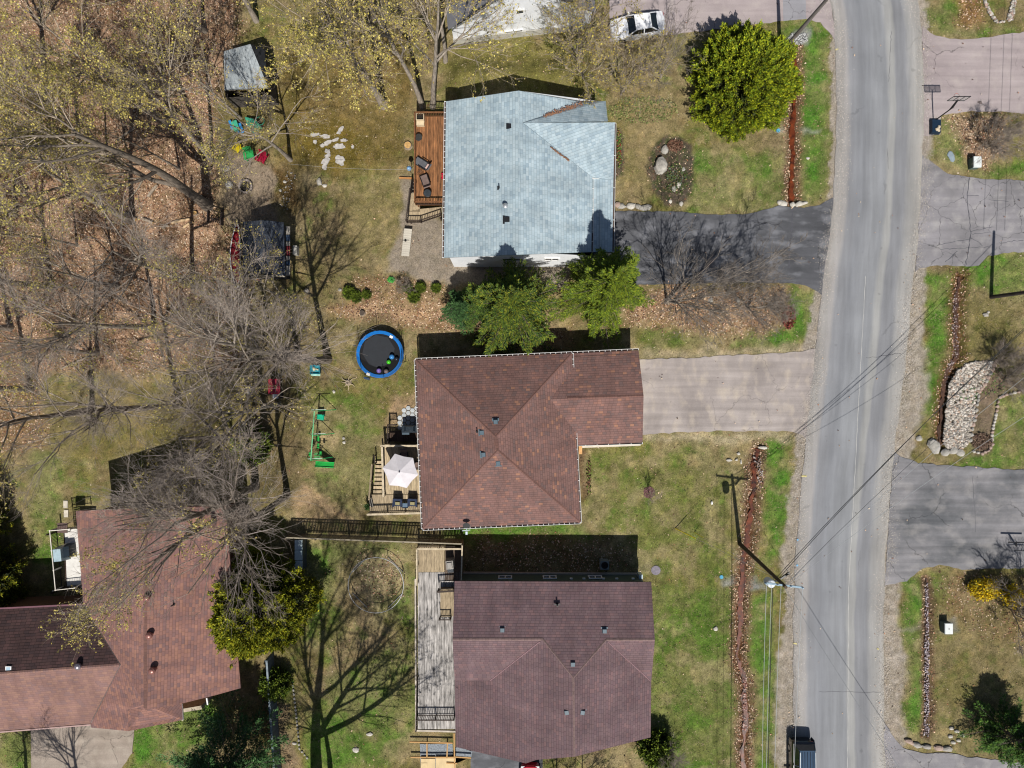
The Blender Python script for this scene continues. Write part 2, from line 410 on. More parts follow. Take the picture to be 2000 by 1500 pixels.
    for d, yw in ((L, lambda y: np.interp(y, [0, 50, 420, 560, 680, 860, 1100, 1190, 1300, 1500], [18, 9, 9, 12, 22, 18, 28, 16, 36, 40])),
                  (R, lambda y: np.interp(y, [0, 60, 300, 500, 640, 760, 880, 1100, 1200, 1300, 1430, 1500], [14, 14, 18, 22, 28, 56, 36, 40, 34, 44, 42, 28]))):
        w = yw(py); m = sm(w * 1.15, w * 0.72, d + (n2 - .5) * 26)
        mix(C('9c9184'), m * .9); mix(C('aea498'), m * sm(.45, .6, n3) * .6); g *= (1 - m); leaf *= (1 - m); gr = np.maximum(gr, m)
    n4 = fb(X, Y, 0.7, 61, 3); n5 = fb(X, Y, 0.32, 71, 2)
    mix(col * np.array([.66, .70, .60]), sm(.46, .60, fb(X, Y, .38, 65, 2)) * .5 * (1 - gr * .7))
    mix(col * np.array([.66, .70, .60]), sm(.50, .66, n4) * .7 * (1 - gr * .7))
    mix(col * np.array([1.35, 1.27, 1.2]), sm(.55, .72, fb(X, Y, .6, 83, 3)) * .7 * (1 - gr * .6))
    lum = col.mean(-1, keepdims=True); col = lum + (col - lum) * .92
    col *= (0.70 * (0.78 + 0.44 * n5))[..., None]
    col *= (1 + .04 * gr + .10 * g + .16 * np.clip(leaf, 0, 1))[..., None]
    return np.clip(col, 0, 1), leaf, g, gr
gc, gl, gg, ggr = ground_cols(GX, GY)
PXg, PYg = GX / S + 1000, 750 - GY / S
GZ = -0.05 * fb(GX, GY, 1.1, 55) - 0.02
for k, pl in DITCH.items():
    d = sdline(PXg, PYg, pl) * S
    GZ -= 0.34 * np.exp(-(d / 0.42) ** 2)
far = (np.abs(GX) > 60) | (np.abs(GY) > 60)
GZ += 1.6 * sm(98, 168, PYg) * sm(262, 215, PYg) * sm(862, 905, PXg) * sm(1196, 1130, PXg)
GZ = np.where(far, -0.3, GZ)
ny, nx = GX.shape
idx = np.arange(nx * ny).reshape(ny, nx)
F = np.stack([idx[:-1, :-1], idx[:-1, 1:], idx[1:, 1:], idx[1:, :-1]], -1).reshape(-1, 4)
def ground_mat():
    m = bpy.data.materials.new('turf_and_soil'); m.use_nodes = True
    t = m.node_tree; n = t.nodes; L = t.links; b = n['Principled BSDF']
    b.inputs['Roughness'].default_value = 0.95; b.inputs['Specular IOR Level'].default_value = 0.1
    at = n.new('ShaderNodeAttribute'); at.attribute_name = 'tint'
    ge = n.new('ShaderNodeNewGeometry')
    nz = n.new('ShaderNodeTexNoise'); nz.inputs['Scale'].default_value = 9; nz.inputs['Detail'].default_value = 8; nz.inputs['Roughness'].default_value = 0.9
    L.new(ge.outputs['Position'], nz.inputs['Vector'])
    mr = n.new('ShaderNodeMapRange'); mr.inputs['From Min'].default_value = 0.34; mr.inputs['From Max'].default_value = 0.66
    mr.inputs['To Min'].default_value = 0.25; mr.inputs['To Max'].default_value = 1.85
    L.new(nz.outputs[0], mr.inputs[0])
    vm = n.new('ShaderNodeVectorMath'); vm.operation = 'SCALE'
    L.new(at.outputs['Color'], vm.inputs[0]); L.new(mr.outputs[0], vm.inputs['Scale'])
    n2 = n.new('ShaderNodeTexNoise'); n2.inputs['Scale'].default_value = 4.1; n2.inputs['Detail'].default_value = 9; n2.inputs['Roughness'].default_value = 0.85
    L.new(ge.outputs['Position'], n2.inputs['Vector'])
    m2 = n.new('ShaderNodeMapRange'); m2.inputs['From Min'].default_value = 0.52; m2.inputs['From Max'].default_value = 0.66
    m2.inputs['To Max'].default_value = 0.35
    L.new(n2.outputs[0], m2.inputs[0])
    mx = n.new('ShaderNodeMix'); mx.data_type = 'RGBA'; mx.inputs['B'].default_value = (*C('a08e6c'), 1)
    L.new(m2.outputs[0], mx.inputs['Factor']); L.new(vm.outputs[0], mx.inputs['A'])
    L.new(mx.outputs['Result'], b.inputs['Base Color'])
    bp = n.new('ShaderNodeBump'); bp.inputs['Strength'].default_value = 0.9; bp.inputs['Distance'].default_value = 0.06
    L.new(nz.outputs[0], bp.inputs['Height']); L.new(bp.outputs[0], b.inputs['Normal'])
    return m
GMAT = ground_mat()
g_o = npmesh('ground', np.stack([GX, GY, GZ], -1).reshape(-1, 3), F, GMAT, None, gc.reshape(-1, 3), True)
tag(g_o, kind='structure')

def gz_at(x, y):
    z = -0.05 * fb(x, y, 1.1, 55) - 0.02
    for k, pl in DITCH.items():
        z = z - 0.34 * np.exp(-((sdline(x / S + 1000, 750 - y / S, pl) * S) / 0.42) ** 2)
    return z

# paved areas, in photo pixels on the ground
PAVED = []
def asphalt(name, c1, c2, dust, sc=1.0, dustw=0.5, stretch=(1, 1, 1), grain=0.12, cs=.3, crack=.5, thr=.5, amt=.09):
    m = bpy.data.materials.new(name); m.use_nodes = True
    t = m.node_tree; n = t.nodes; L = t.links; b = n['Principled BSDF']
    b.inputs['Roughness'].default_value = 0.9; b.inputs['Specular IOR Level'].default_value = 0.2
    ge = n.new('ShaderNodeNewGeometry'); mp = n.new('ShaderNodeMapping'); mp.inputs['Scale'].default_value = stretch
    L.new(ge.outputs['Position'], mp.inputs[0])
    a = n.new('ShaderNodeTexNoise'); a.inputs['Scale'].default_value = 0.35 * sc; a.inputs['Detail'].default_value = 7; a.inputs['Roughness'].default_value = 0.6
    L.new(mp.outputs[0], a.inputs['Vector'])
    r = n.new('ShaderNodeValToRGB'); r.color_ramp.elements[0].position = 0.36; r.color_ramp.elements[1].position = 0.66
    r.color_ramp.elements[0].color = (*c1, 1); r.color_ramp.elements[1].color = (*c2, 1); L.new(a.outputs[0], r.inputs[0])
    d = n.new('ShaderNodeTexNoise'); d.inputs['Scale'].default_value = 1.3 * sc; d.inputs['Detail'].default_value = 8
    L.new(mp.outputs[0], d.inputs['Vector'])
    mr = n.new('ShaderNodeMapRange'); mr.inputs['From Min'].default_value = 0.5; mr.inputs['From Max'].default_value = 0.72; mr.inputs['To Max'].default_value = dustw
    L.new(d.outputs[0], mr.inputs[0])
    mx = n.new('ShaderNodeMix'); mx.data_type = 'RGBA'; mx.inputs['B'].default_value = (*dust, 1)
    L.new(mr.outputs[0], mx.inputs['Factor']); L.new(r.outputs[0], mx.inputs['A'])
    g = n.new('ShaderNodeTexNoise'); g.inputs['Scale'].default_value = 22; g.inputs['Detail'].default_value = 5; g.inputs['Roughness'].default_value = 0.8
    L.new(ge.outputs['Position'], g.inputs['Vector'])
    m2 = n.new('ShaderNodeMapRange'); m2.inputs['From Min'].default_value = 0.3; m2.inputs['From Max'].default_value = 0.7
    m2.inputs['To Min'].default_value = 1 - grain; m2.inputs['To Max'].default_value = 1 + grain; L.new(g.outputs[0], m2.inputs[0])
    vm = n.new('ShaderNodeVectorMath'); vm.operation = 'SCALE'; L.new(mx.outputs['Result'], vm.inputs[0]); L.new(m2.outputs[0], vm.inputs['Scale'])
    L.new(weather(t, ge, vm.outputs[0], cs, crack, amt=amt, thr=thr), b.inputs['Base Color'])
    bp = n.new('ShaderNodeBump'); bp.inputs['Strength'].default_value = 0.25; bp.inputs['Distance'].default_value = 0.01
    L.new(g.outputs[0], bp.inputs['Height']); L.new(bp.outputs[0], b.inputs['Normal'])
    MATS[name] = m
    return m
def dens(poly, step=9, jit=1.6, closed=True):
    out = []; n = len(poly)
    for i in range(n if closed else n - 1):
        a = Vector(poly[i]); b = Vector(poly[(i + 1) % n]); k = max(1, int((b - a).length / step))
        for j in range(k):
            p = a + (b - a) * j / k
            out.append((p.x + random.uniform(-jit, jit), p.y + random.uniform(-jit, jit)))
    if not closed: out.append(tuple(poly[-1]))
    return out
def sheet(name, poly, mat, z, jit=1.6, thick=0.06, step=9, paved=True):
    if paved: PAVED.append(poly)
    pts = [P(x, y) for x, y in dens(poly, step, jit)]
    mb = MB(); mb.face([(p.x, p.y, z) for p in pts][::-1])
    n = len(pts)
    for i in range(n):
        a, b = pts[i], pts[(i + 1) % n]
        mb.face([(a.x, a.y, z), (b.x, b.y, z), (b.x, b.y, z - thick), (a.x, a.y, z - thick)])
    o = mb.build(name, mat); tag(o, kind='structure'); return o

def road_mat():
    m = bpy.data.materials.new('road_asphalt'); m.use_nodes = True
    t = m.node_tree; n = t.nodes; L = t.links; b = n['Principled BSDF']
    b.inputs['Roughness'].default_value = 0.85; b.inputs['Specular IOR Level'].default_value = 0.25
    uv = n.new('ShaderNodeUVMap'); sp = n.new('ShaderNodeSeparateXYZ'); L.new(uv.outputs[0], sp.inputs[0])
    mp = n.new('ShaderNodeMapping'); mp.inputs['Scale'].default_value = (8, 0.09, 1); L.new(uv.outputs[0], mp.inputs[0])
    nz = n.new('ShaderNodeTexNoise'); nz.inputs['Scale'].default_value = 1.0; nz.inputs['Detail'].default_value = 6; nz.inputs['Roughness'].default_value = 0.6
    L.new(mp.outputs[0], nz.inputs['Vector'])
    w = n.new('ShaderNodeMath'); w.operation = 'MULTIPLY_ADD'; w.inputs[1].default_value = 0.09
    L.new(nz.outputs[0], w.inputs[0]); L.new(sp.outputs[0], w.inputs[2])
    sb = n.new('ShaderNodeMath'); sb.operation = 'SUBTRACT'; sb.inputs[1].default_value = 0.045; L.new(w.outputs[0], sb.inputs[0])
    r = n.new('ShaderNodeValToRGB'); cr = r.color_ramp
    stops = [(0.0, '8e8a86'), (0.05, '9a9793'), (0.13, '989593'), (0.17, '838487'), (0.3, '7e8084'), (0.45, '85878a'), (0.565, '86888b'), (0.615, '949492'), (0.665, '939391'), (0.69, '7f8083'), (0.80, '808184'), (0.86, '92918f'), (0.97, 'a09d98'), (1.0, '9b978f')]
    while len(cr.elements) > 1: cr.elements.remove(cr.elements[-1])
    for i, (p, c) in enumerate(stops):
        e = cr.elements[0] if i == 0 else cr.elements.new(p)
        e.position = p; e.color = (*C(c, 0.84), 1)
    L.new(sb.outputs[0], r.inputs[0])
    g = n.new('ShaderNodeTexNoise'); g.inputs['Scale'].default_value = 18; g.inputs['Detail'].default_value = 6; g.inputs['Roughness'].default_value = 0.8
    ge = n.new('ShaderNodeNewGeometry'); L.new(ge.outputs['Position'], g.inputs['Vector'])
    m1 = n.new('ShaderNodeMapRange'); m1.inputs['From Min'].default_value = .3; m1.inputs['From Max'].default_value = .7; m1.inputs['To Min'].default_value = 0.9; m1.inputs['To Max'].default_value = 1.1; L.new(g.outputs[0], m1.inputs[0])
    m2 = n.new('ShaderNodeMapRange'); m2.inputs['From Min'].default_value = .3; m2.inputs['From Max'].default_value = .7; m2.inputs['To Min'].default_value = 0.84; m2.inputs['To Max'].default_value = 1.14; L.new(nz.outputs[0], m2.inputs[0])
    mu = n.new('ShaderNodeMath'); mu.operation = 'MULTIPLY'; L.new(m1.outputs[0], mu.inputs[0]); L.new(m2.outputs[0], mu.inputs[1])
    big = n.new('ShaderNodeTexNoise'); big.inputs['Scale'].default_value = 0.3; big.inputs['Detail'].default_value = 5; L.new(ge.outputs['Position'], big.inputs['Vector'])
    m3 = n.new('ShaderNodeMapRange'); m3.inputs['From Min'].default_value = .3; m3.inputs['From Max'].default_value = .7; m3.inputs['To Min'].default_value = 0.9; m3.inputs['To Max'].default_value = 1.1; L.new(big.outputs[0], m3.inputs[0])
    m4 = n.new('ShaderNodeMath'); m4.operation = 'MULTIPLY'; L.new(mu.outputs[0], m4.inputs[0]); L.new(m3.outputs[0], m4.inputs[1])
    vm = n.new('ShaderNodeVectorMath'); vm.operation = 'SCALE'; L.new(r.outputs[0], vm.inputs[0]); L.new(m4.outputs[0], vm.inputs['Scale'])
    L.new(weather(t, ge, vm.outputs[0], .13, .22, (2.6, .10, 1), .06, .55), b.inputs['Base Color'])
    bp = n.new('ShaderNodeBump'); bp.inputs['Strength'].default_value = 0.2; bp.inputs['Distance'].default_value = 0.01
    L.new(g.outputs[0], bp.inputs['Height']); L.new(bp.outputs[0], b.inputs['Normal'])
    return m
def interp(pl, y):
    return float(np.interp(y, [p[1] for p in pl], [p[0] for p in pl]))
RM = road_mat(); mb = MB()
ys = [y for y in range(-700, 2301, 20)]
prev = None
for y in ys:
    l = interp(ROAD_L, y) + random.uniform(-1.6, 1.6); r = interp(ROAD_R, y) + random.uniform(-1.6, 1.6)
    row = []
    for k in range(9):
        u = k / 8; p = P(l + (r - l) * u, y); cz = 0.012 + 0.05 * (1 - (2 * u - 1) ** 2)
        row.append(((p.x, p.y, cz), (u, (750 - y) * S)))
    if prev:
        for k in range(8):
            q = [prev[k + 1], prev[k], row[k], row[k + 1]][::-1]
            mb.face([a[0] for a in q], [a[1] for a in q])
        for k, s in ((0, 1), (8, -1)):
            a, b = prev[k][0], row[k][0]
            mb.face([a, b, (b[0], b[1], -0.12), (a[0], a[1], -0.12)][::s])
    prev = row
ro = mb.build('road', RM, None, True); tag(ro, kind='structure')
PAVED.append(ROAD_L + ROAD_R[::-1])

pink = asphalt('pink_chip_paving', C('958a8a', .86), C('a59a99', .86), C('b2a8a2', .86), .7, .5, grain=.16)
dark = asphalt('dark_sealed_asphalt', C('3e3f42'), C('5a5b5f'), C('7c7d82'), 0.5, .7, (1, 2.0, 1), grain=.16)
grey = asphalt('worn_grey_asphalt', C('767476', .84), C('908d90', .84), C('a6a3a0', .84), 0.7, .6, grain=.18, cs=.45, crack=.6, thr=.44)
mott = asphalt('mottled_asphalt', C('585a5d', .85), C('8a888a', .84), C('a09c99', .84), 0.5, .5, (1, 1.3, 1), grain=.18, amt=.16)
beigep = asphalt('beige_pink_paving', C('8c8480', .86), C('a89f9a', .86), C('b7ab9c', .86), .55, .7, (1.6, 1, 1), grain=.18, crack=.25, amt=.12)
conc = asphalt('beige_concrete', C('94887c', .8), C('a89c90', .8), C('b4aa9c', .8), 1.0, .5, grain=.3)
slate = asphalt('grey_patch_asphalt', C('88878b', .85), C('939296', .85), C('9d9ca0', .85), 1.0, .3)
sheet('driveway', [(1190,-300),(1618,-300),(1624,0),(1632,80),(1618,62),(1602,44),(1575,36),(1540,40),(1440,52),(1340,64),(1250,74),(1190,80)], pink, 0.006)
sheet('driveway_patch', [(1527,-60),(1573,-60),(1574,37),(1530,41)], slate, 0.011, .4, .004, paved=False)
sheet('driveway', [(1190,412),(1220,412),(1330,414),(1400,420),(1460,418),(1500,408),(1520,402),(1545,404),(1570,406),(1600,400),(1632,384),(1624,440),(1608,580),(1592,566),(1575,558),(1545,553),(1400,552),(1250,556),(1170,556),(1170,412)], dark, 0.006, 1.0)
sheet('driveway', [(1230,704),(1320,700),(1450,693),(1560,687),(1600,680),(1590,740),(1580,865),(1566,850),(1548,842),(1400,842),(1250,848),(1225,849)], beigep, 0.007)
sheet('driveway', [(1802,52),(1826,70),(1855,76),(1890,77),(1950,70),(2000,62),(2200,40),(2200,225),(2000,222),(1960,217),(1900,217),(1860,222),(1838,224),(1836,262),(1802,265)], pink, 0.008)
sheet('driveway', [(1800,302),(1815,312),(1850,338),(1890,347),(1940,350),(2000,352),(2200,356),(2200,488),(2000,491),(1960,495),(1930,500),(1912,518),(1890,520),(1830,517),(1795,524),(1788,530)], grey, 0.009)
sheet('driveway', [(1744,878),(1760,892),(1795,905),(1850,909),(1920,913),(2000,918),(2200,925),(2200,1110),(2000,1111),(1930,1110),(1880,1112),(1835,1104),(1800,1112),(1770,1135),(1728,1145)], mott, 0.010)
sheet('driveway', [(1722,1400),(1745,1440),(1765,1462),(1810,1472),(1850,1470),(1890,1478),(2000,1490),(2200,1500),(2200,1650),(1726,1650)], grey, 0.011)
sheet('driveway', [(60,1405),(178,1405),(262,1425),(258,1470),(235,1505),(225,1650),(62,1650)], conc, 0.012, .6)
sheet('driveway', [(920,1460),(1060,1460),(1060,1650),(915,1650)], dark, 0.012, .6)

# ditch water
water = M('rusty_ditch_water', C('5f2c12', .85), 0.35, .6, 2.0, .15, spec=0.4)
wetmud = M('wet_brown_mud', C('4a3428'), 0.5, .4, 2.5, .3)
def strip(name, pl, w, mat, z, seed):
    pl = [Vector(p) for p in pl]; pts = []
    for i in range(len(pl) - 1):
        k = max(1, int((pl[i + 1] - pl[i]).length / 7))
        pts += [pl[i].lerp(pl[i + 1], j / k) for j in range(k)]
    pts.append(pl[-1]); mb = MB(); prev = None; r_ = random.Random(seed); ww = w; off = 0
    for i, p in enumerate(pts):
        d = (pts[min(i + 1, len(pts) - 1)] - pts[max(i - 1, 0)]).normalized(); nrm = Vector((-d.y, d.x))
        ww += (w * r_.uniform(.15, 1.9) - ww) * .55; off += (r_.uniform(-6.5, 6.5) - off) * .4
        a = P(*(p + nrm * (off + ww))); b = P(*(p + nrm * (off - ww)))
        cur = ((a.x, a.y, z), (b.x, b.y, z))
        if prev: mb.face([prev[0], cur[0], cur[1], prev[1]])
        prev = cur
    o = mb.build(name, mat); tag(o, kind='structure'); return o
strip('ditch_water', DITCH['a'], 4.0, water, -0.20, 1)
strip('ditch_water', DITCH['b'], 3.9, water, -0.20, 2)
strip('ditch_water', DITCH['c'], 3.0, wetmud, -0.24, 3)
strip('ditch_water', DITCH['d'], 2.5, wetmud, -0.27, 4)

# ------------------------------------------------------------------ ground scatter
def paved_mask(x, y):
    X = x / S + 1000; Y = 750 - y / S; m = np.zeros(x.shape, bool)
    for p in PAVED: m |= sdpoly(X, Y, p) < 2
    return m
FOOT = []     # house footprints, filled in before scattering
# ------------------------------------------------------------------ houses
def shingle(name, base, cols, row=0.19, wid=0.32, edge=0.55, spread=1.0, k=.8, sat=.68):
    rgb = [np.array(C(x, base)) for _, x in cols]; mean = sum(rgb) / len(rgb); g_ = mean.mean(); mean2 = g_ + (mean - g_) * sat
    cols = [(p_, tuple((mean2 + (c_ - mean) * spread) * k)) for (p_, _), c_ in zip(cols, rgb)]
    m = bpy.data.materials.new(name); m.use_nodes = True
    t = m.node_tree; n = t.nodes; L = t.links; b = n['Principled BSDF']
    b.inputs['Roughness'].default_value = 0.9; b.inputs['Specular IOR Level'].default_value = 0.2
    uv = n.new('ShaderNodeUVMap'); sp = n.new('ShaderNodeSeparateXYZ'); L.new(uv.outputs[0], sp.inputs[0])
    def ma(op, a, b_=None, c=None):
        q = n.new('ShaderNodeMath'); q.operation = op
        for i, v in enumerate((a, b_, c)):
            if v is None: continue
            if isinstance(v, (int, float)): q.inputs[i].default_value = v
            else: L.new(v, q.inputs[i])
        return q.outputs[0]
    v = ma('DIVIDE', sp.outputs[1], row); rw = ma('FLOOR', v); fv = ma('FRACT', v)
    wn0 = n.new('ShaderNodeTexWhiteNoise'); wn0.noise_dimensions = '1D'; L.new(rw, wn0.inputs['W'])
    u = ma('ADD', ma('DIVIDE', sp.outputs[0], wid), wn0.outputs['Value'])
    cu = ma('FLOOR', u); fu = ma('FRACT', u)
    cb = n.new('ShaderNodeCombineXYZ'); L.new(cu, cb.inputs[0]); L.new(rw, cb.inputs[1])
    wn = n.new('ShaderNodeTexWhiteNoise'); wn.noise_dimensions = '2D'; L.new(cb.outputs[0], wn.inputs['Vector'])
    r = n.new('ShaderNodeValToRGB'); cr = r.color_ramp; cr.interpolation = 'CONSTANT'
    while len(cr.elements) > 1: cr.elements.remove(cr.elements[-1])
    for i, (p, c) in enumerate(cols):
        e = cr.elements[0] if i == 0 else cr.elements.new(p)
        e.position = p; e.color = (*c, 1)
    L.new(wn.outputs['Value'], r.inputs[0])
    gap = ma('MINIMUM', ma('GREATER_THAN', fv, 0.16), ma('GREATER_THAN', fu, 0.06))  # tab joints, plus a painted shadow line under each course lip
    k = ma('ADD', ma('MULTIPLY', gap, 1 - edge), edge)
    nz = n.new('ShaderNodeTexNoise'); nz.inputs['Scale'].default_value = 0.5; nz.inputs['Detail'].default_value = 6; L.new(uv.outputs[0], nz.inputs['Vector'])
    mr = n.new('ShaderNodeMapRange'); mr.inputs['From Min'].default_value = .3; mr.inputs['From Max'].default_value = .7; mr.inputs['To Min'].default_value = .84; mr.inputs['To Max'].default_value = 1.14; L.new(nz.outputs[0], mr.inputs[0])
    mp = n.new('ShaderNodeMapping'); mp.inputs['Scale'].default_value = (1.6, .18, 1); L.new(uv.outputs[0], mp.inputs[0])
    ns = n.new('ShaderNodeTexNoise'); ns.inputs['Scale'].default_value = 1.0; ns.inputs['Detail'].default_value = 5; L.new(mp.outputs[0], ns.inputs['Vector'])
    m3 = n.new('ShaderNodeMapRange'); m3.inputs['From Min'].default_value = .35; m3.inputs['From Max'].default_value = .65; m3.inputs['To Min'].default_value = .91; m3.inputs['To Max'].default_value = 1.08; L.new(ns.outputs[0], m3.inputs[0])
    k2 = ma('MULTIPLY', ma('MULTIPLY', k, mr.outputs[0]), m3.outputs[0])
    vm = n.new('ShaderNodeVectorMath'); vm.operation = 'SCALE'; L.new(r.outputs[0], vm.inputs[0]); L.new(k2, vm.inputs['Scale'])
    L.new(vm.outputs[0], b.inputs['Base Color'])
    hgt = ma('ADD', ma('MULTIPLY', fv, -0.6), gap)
    bp = n.new('ShaderNodeBump'); bp.inputs['Strength'].default_value = 0.5; bp.inputs['Distance'].default_value = 0.012
    L.new(hgt, bp.inputs['Height']); L.new(bp.outputs[0], b.inputs['Normal'])
    return m
def plane_part(name, pts, mat, parent, thick=0.16, eave=None):
    """a roof slope from pixel+height corners, with thickness and uv in metres (v up the slope)"""
    Q = [P(*p) if len(p) == 3 and not isinstance(p, Vector) else p for p in pts]
    N = Vector((0, 0, 0))
    for i in range(len(Q)):
        a, b = Q[i], Q[(i + 1) % len(Q)]; N += a.cross(b)
    N.normalize()
    if N.z < 0: Q = Q[::-1]; N = -N
    e = Vector((0, 0, 1)).cross(N).normalized() if eave is None else Vector(eave).normalized()
    s = N.cross(e)
    mb = MB(); mb.face(Q, [(q.dot(e), q.dot(s)) for q in Q])
    dn = Vector((0, 0, -thick)); n = len(Q)
    mb.face([q + dn for q in Q][::-1])
    for i in range(n):
        a, b = Q[i], Q[(i + 1) % n]; mb.face([a, a + dn, b + dn, b], [(0, 0)] * 4)
    return mb.build(name, mat, parent)
def cap_strip(name, pts, mat, parent, w=0.26, z=0.02):
    Q = [P(*p) for p in pts]; mb = MB()
    for a, b in zip(Q[:-1], Q[1:]):
        d = (b - a).normalized(); sd = d.cross(Vector((0, 0, 1))).normalized() * w / 2; up = Vector((0, 0, z)); lo = Vector((0, 0, -0.05))
        k = max(1, int((b - a).length / .3)); 
        L_ = (b - a).length
        uvf = lambda q, s_: ((q - a).length, s_)
        mb.face([a + up, b + up, b + sd + lo, a + sd + lo], [(0, 0), (0, L_), (.1, L_), (.1, 0)])
        mb.face([b + up, a + up, a - sd + lo, b - sd + lo], [(0, L_), (0, 0), (.1, 0), (.1, L_)])
    return mb.build(name, mat, parent)
def walls(name, fp, h, mat, parent, z0=-0.1, gables=()):
    """wall shell over a footprint in ground pixels; gables: (i, [(t, z)...]) raises the top edge of side i"""
    Q = [P(x, y) for x, y in fp]; FOOT.append(fp); mb = MB(); n = len(Q); gd = dict(gables)
    area = sum(Q[i].x * Q[(i + 1) % n].y - Q[(i + 1) % n].x * Q[i].y for i in range(n))
    for i in range(n):
        a, b = Q[i], Q[(i + 1) % n]
        top = [(a.lerp(b, t).x, a.lerp(b, t).y, z) for t, z in gd.get(i, [])]
        pts = [(a.x, a.y, z0), (b.x, b.y, z0), (b.x, b.y, h)] + top[::-1] + [(a.x, a.y, h)]
        mb.face(pts if area > 0 else pts[::-1], [(Vector((p[0] - a.x, p[1] - a.y, 0)).length, p[2]) for p in pts][::1 if area > 0 else -1])
    return mb.build(name, mat, parent)
def siding(name, c, pitch=0.12):
    m = M(name, C(c), .55, .06, 1.0, 0); t = m.node_tree; n = t.nodes; L = t.links
    ge = n.new('ShaderNodeNewGeometry'); sp = n.new('ShaderNodeSeparateXYZ'); L.new(ge.outputs['Position'], sp.inputs[0])
    q = n.new('ShaderNodeMath'); q.operation = 'DIVIDE'; q.inputs[1].default_value = pitch; L.new(sp.outputs[2], q.inputs[0])
    f = n.new('ShaderNodeMath'); f.operation = 'FRACT'; L.new(q.outputs[0], f.inputs[0])
    bp = n.new('ShaderNodeBump'); bp.inputs['Strength'].default_value = .8; bp.inputs['Distance'].default_value = .015
    L.new(f.outputs[0], bp.inputs['Height']); L.new(bp.outputs[0], n['Principled BSDF'].inputs['Normal'])
    return m
white_metal = M('white_painted_metal', C('dcdcda'), .4, .05)
black_metal = M('black_metal', C('1b1c1f'), .45, .1)
glass = M('window_glass', C('2a3238'), .08, .1, spec=.7)
def window(parent, a, b, z0, z1, out, frame=white_metal, panes=2):
    """a window standing proud of a wall: a, b world xy of the jambs, out = outward unit"""
    a = Vector((a[0], a[1], 0)); b = Vector((b[0], b[1], 0)); o = Vector((out[0], out[1], 0)) * 0.05
    zm = (z0 + z1) / 2; d = (b - a).normalized(); mid = (a + b) / 2; w = (b - a).length; ang = math.atan2(d.y, d.x)
    mb = MB()
    for z in (z0, z1): mb.box((mid.x + o.x, mid.y + o.y, z), (w + .12, .08, .09), ang)
    for k in range(panes + 1):
        q = a.lerp(b, k / panes); mb.box((q.x + o.x, q.y + o.y, zm), (.08, .075, z1 - z0 - .09), ang)
    f = mb.build('window', frame, parent)
    for k in range(panes):
        q = a.lerp(b, (k + .5) / panes); box('pane', glass, f, (q.x + o.x * .6, q.y + o.y * .6, zm), (w / panes - .08, .03, z1 - z0 - .09), ang)
    return f
def gutter(parent, pts, side, every=0.42, white=True, mat=None):
    """eavestrough along roof edge; side = outward unit xy"""
    Q = [P(*p) for p in pts]; mb = MB(); br = MB(); s = Vector((side[0], side[1], 0))
    for a, b in zip(Q[:-1], Q[1:]):
        a2 = a + s * .02 - Vector((0, 0, .06)); b2 = b + s * .02 - Vector((0, 0, .06))
        mb.face([a2, b2, b2 - Vector((0, 0, .08)), a2 - Vector((0, 0, .08))])
        mb.face([a2 - Vector((0, 0, .08)), b2 - Vector((0, 0, .08)), b2 + s * .11 - Vector((0, 0, .08)), a2 + s * .11 - Vector((0, 0, .08))])
        d = (b - a); n = max(2, int(d.length / every)); ang = math.atan2(d.y, d.x)
        for k in range(n + 1):
            q = a.lerp(b, k / n) + s * .07 - Vector((0, 0, .035)); br.box(q, (.035, .14, .02), ang)
        br.beam(a + s * .135 - Vector((0, 0, .08)), b + s * .135 - Vector((0, 0, .08)), .022, .10)
    g = mb.build('gutter', mat or M('gutter_inside', C('4b3d38'), .5, .1), parent)
    br.build('gutter_brackets', white_metal, g)
    return g
def roof_vent(parent, px, py, h, mat, sz=.36, rz=0.06, slope=0):
    c = P(px, py, h + .12); mb = MB()
    mb.box((c.x, c.y, c.z), (sz, sz, .10), rz, .82); mb.box((c.x, c.y, c.z - .10), (sz * .7, sz * .7, .12), rz)
    mb.box((c.x, c.y, c.z - .17), (sz * 1.5, sz * 1.5, .02), rz)
    return mb.build('roof_vent', mat, parent)
def pipe(parent, px, py, h, ln, r=.05, mat=black_metal, name='vent_pipe'):
    c = P(px, py, h); mb = MB(); mb.tube([(c.x, c.y, h - .2), (c.x, c.y, h + ln)], r, 8)
    mb.tube([(c.x, c.y, h), (c.x, c.y, h + .05)], r * 2.2, 10)
    return mb.build(name, mat, parent)

blue_vent = M('blue_grey_vent_metal', C('4a5c66'), .5, .1)
# --- centre house, brown hip roof
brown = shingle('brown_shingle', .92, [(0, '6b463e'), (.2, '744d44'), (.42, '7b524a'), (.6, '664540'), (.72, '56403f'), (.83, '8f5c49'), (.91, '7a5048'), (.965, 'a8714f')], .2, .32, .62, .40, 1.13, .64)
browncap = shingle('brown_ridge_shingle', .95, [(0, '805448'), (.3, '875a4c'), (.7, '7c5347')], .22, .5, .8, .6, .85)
h2 = thing('house', 'two winged house with brown hip roof and long eavestroughs in the centre of the photo', 'house', P(970, 860))
Wb = M('brick_wall', C('8c6a58'), .9, .2, 6); 
walls('wall', [(832, 722), (1098, 709), (1110, 1000), (846, 1010)], 3.3, Wb, h2)
cream = siding('cream_siding', 'c9bda6')
walls('wall', [(1098, 700), (1222, 695), (1232, 853), (1112, 857)], 3.0, cream, h2, gables=[(1, [(.5, 4.1)])])
A, B_, C_, D_ = (812, 703, 3.3), (1117, 690, 3.3), (1133, 1020, 3.3), (826, 1033, 3.3)
R1, R2 = (968, 853, 6.1), (972, 880, 6.1)
ro_ = plane_part('roof', [A, B_, R1], brown, h2); 
for q in ([B_, C_, R2, R1], [C_, D_, R2], [D_, A, R1, R2]):
    o = plane_part('roof', q, brown, h2)
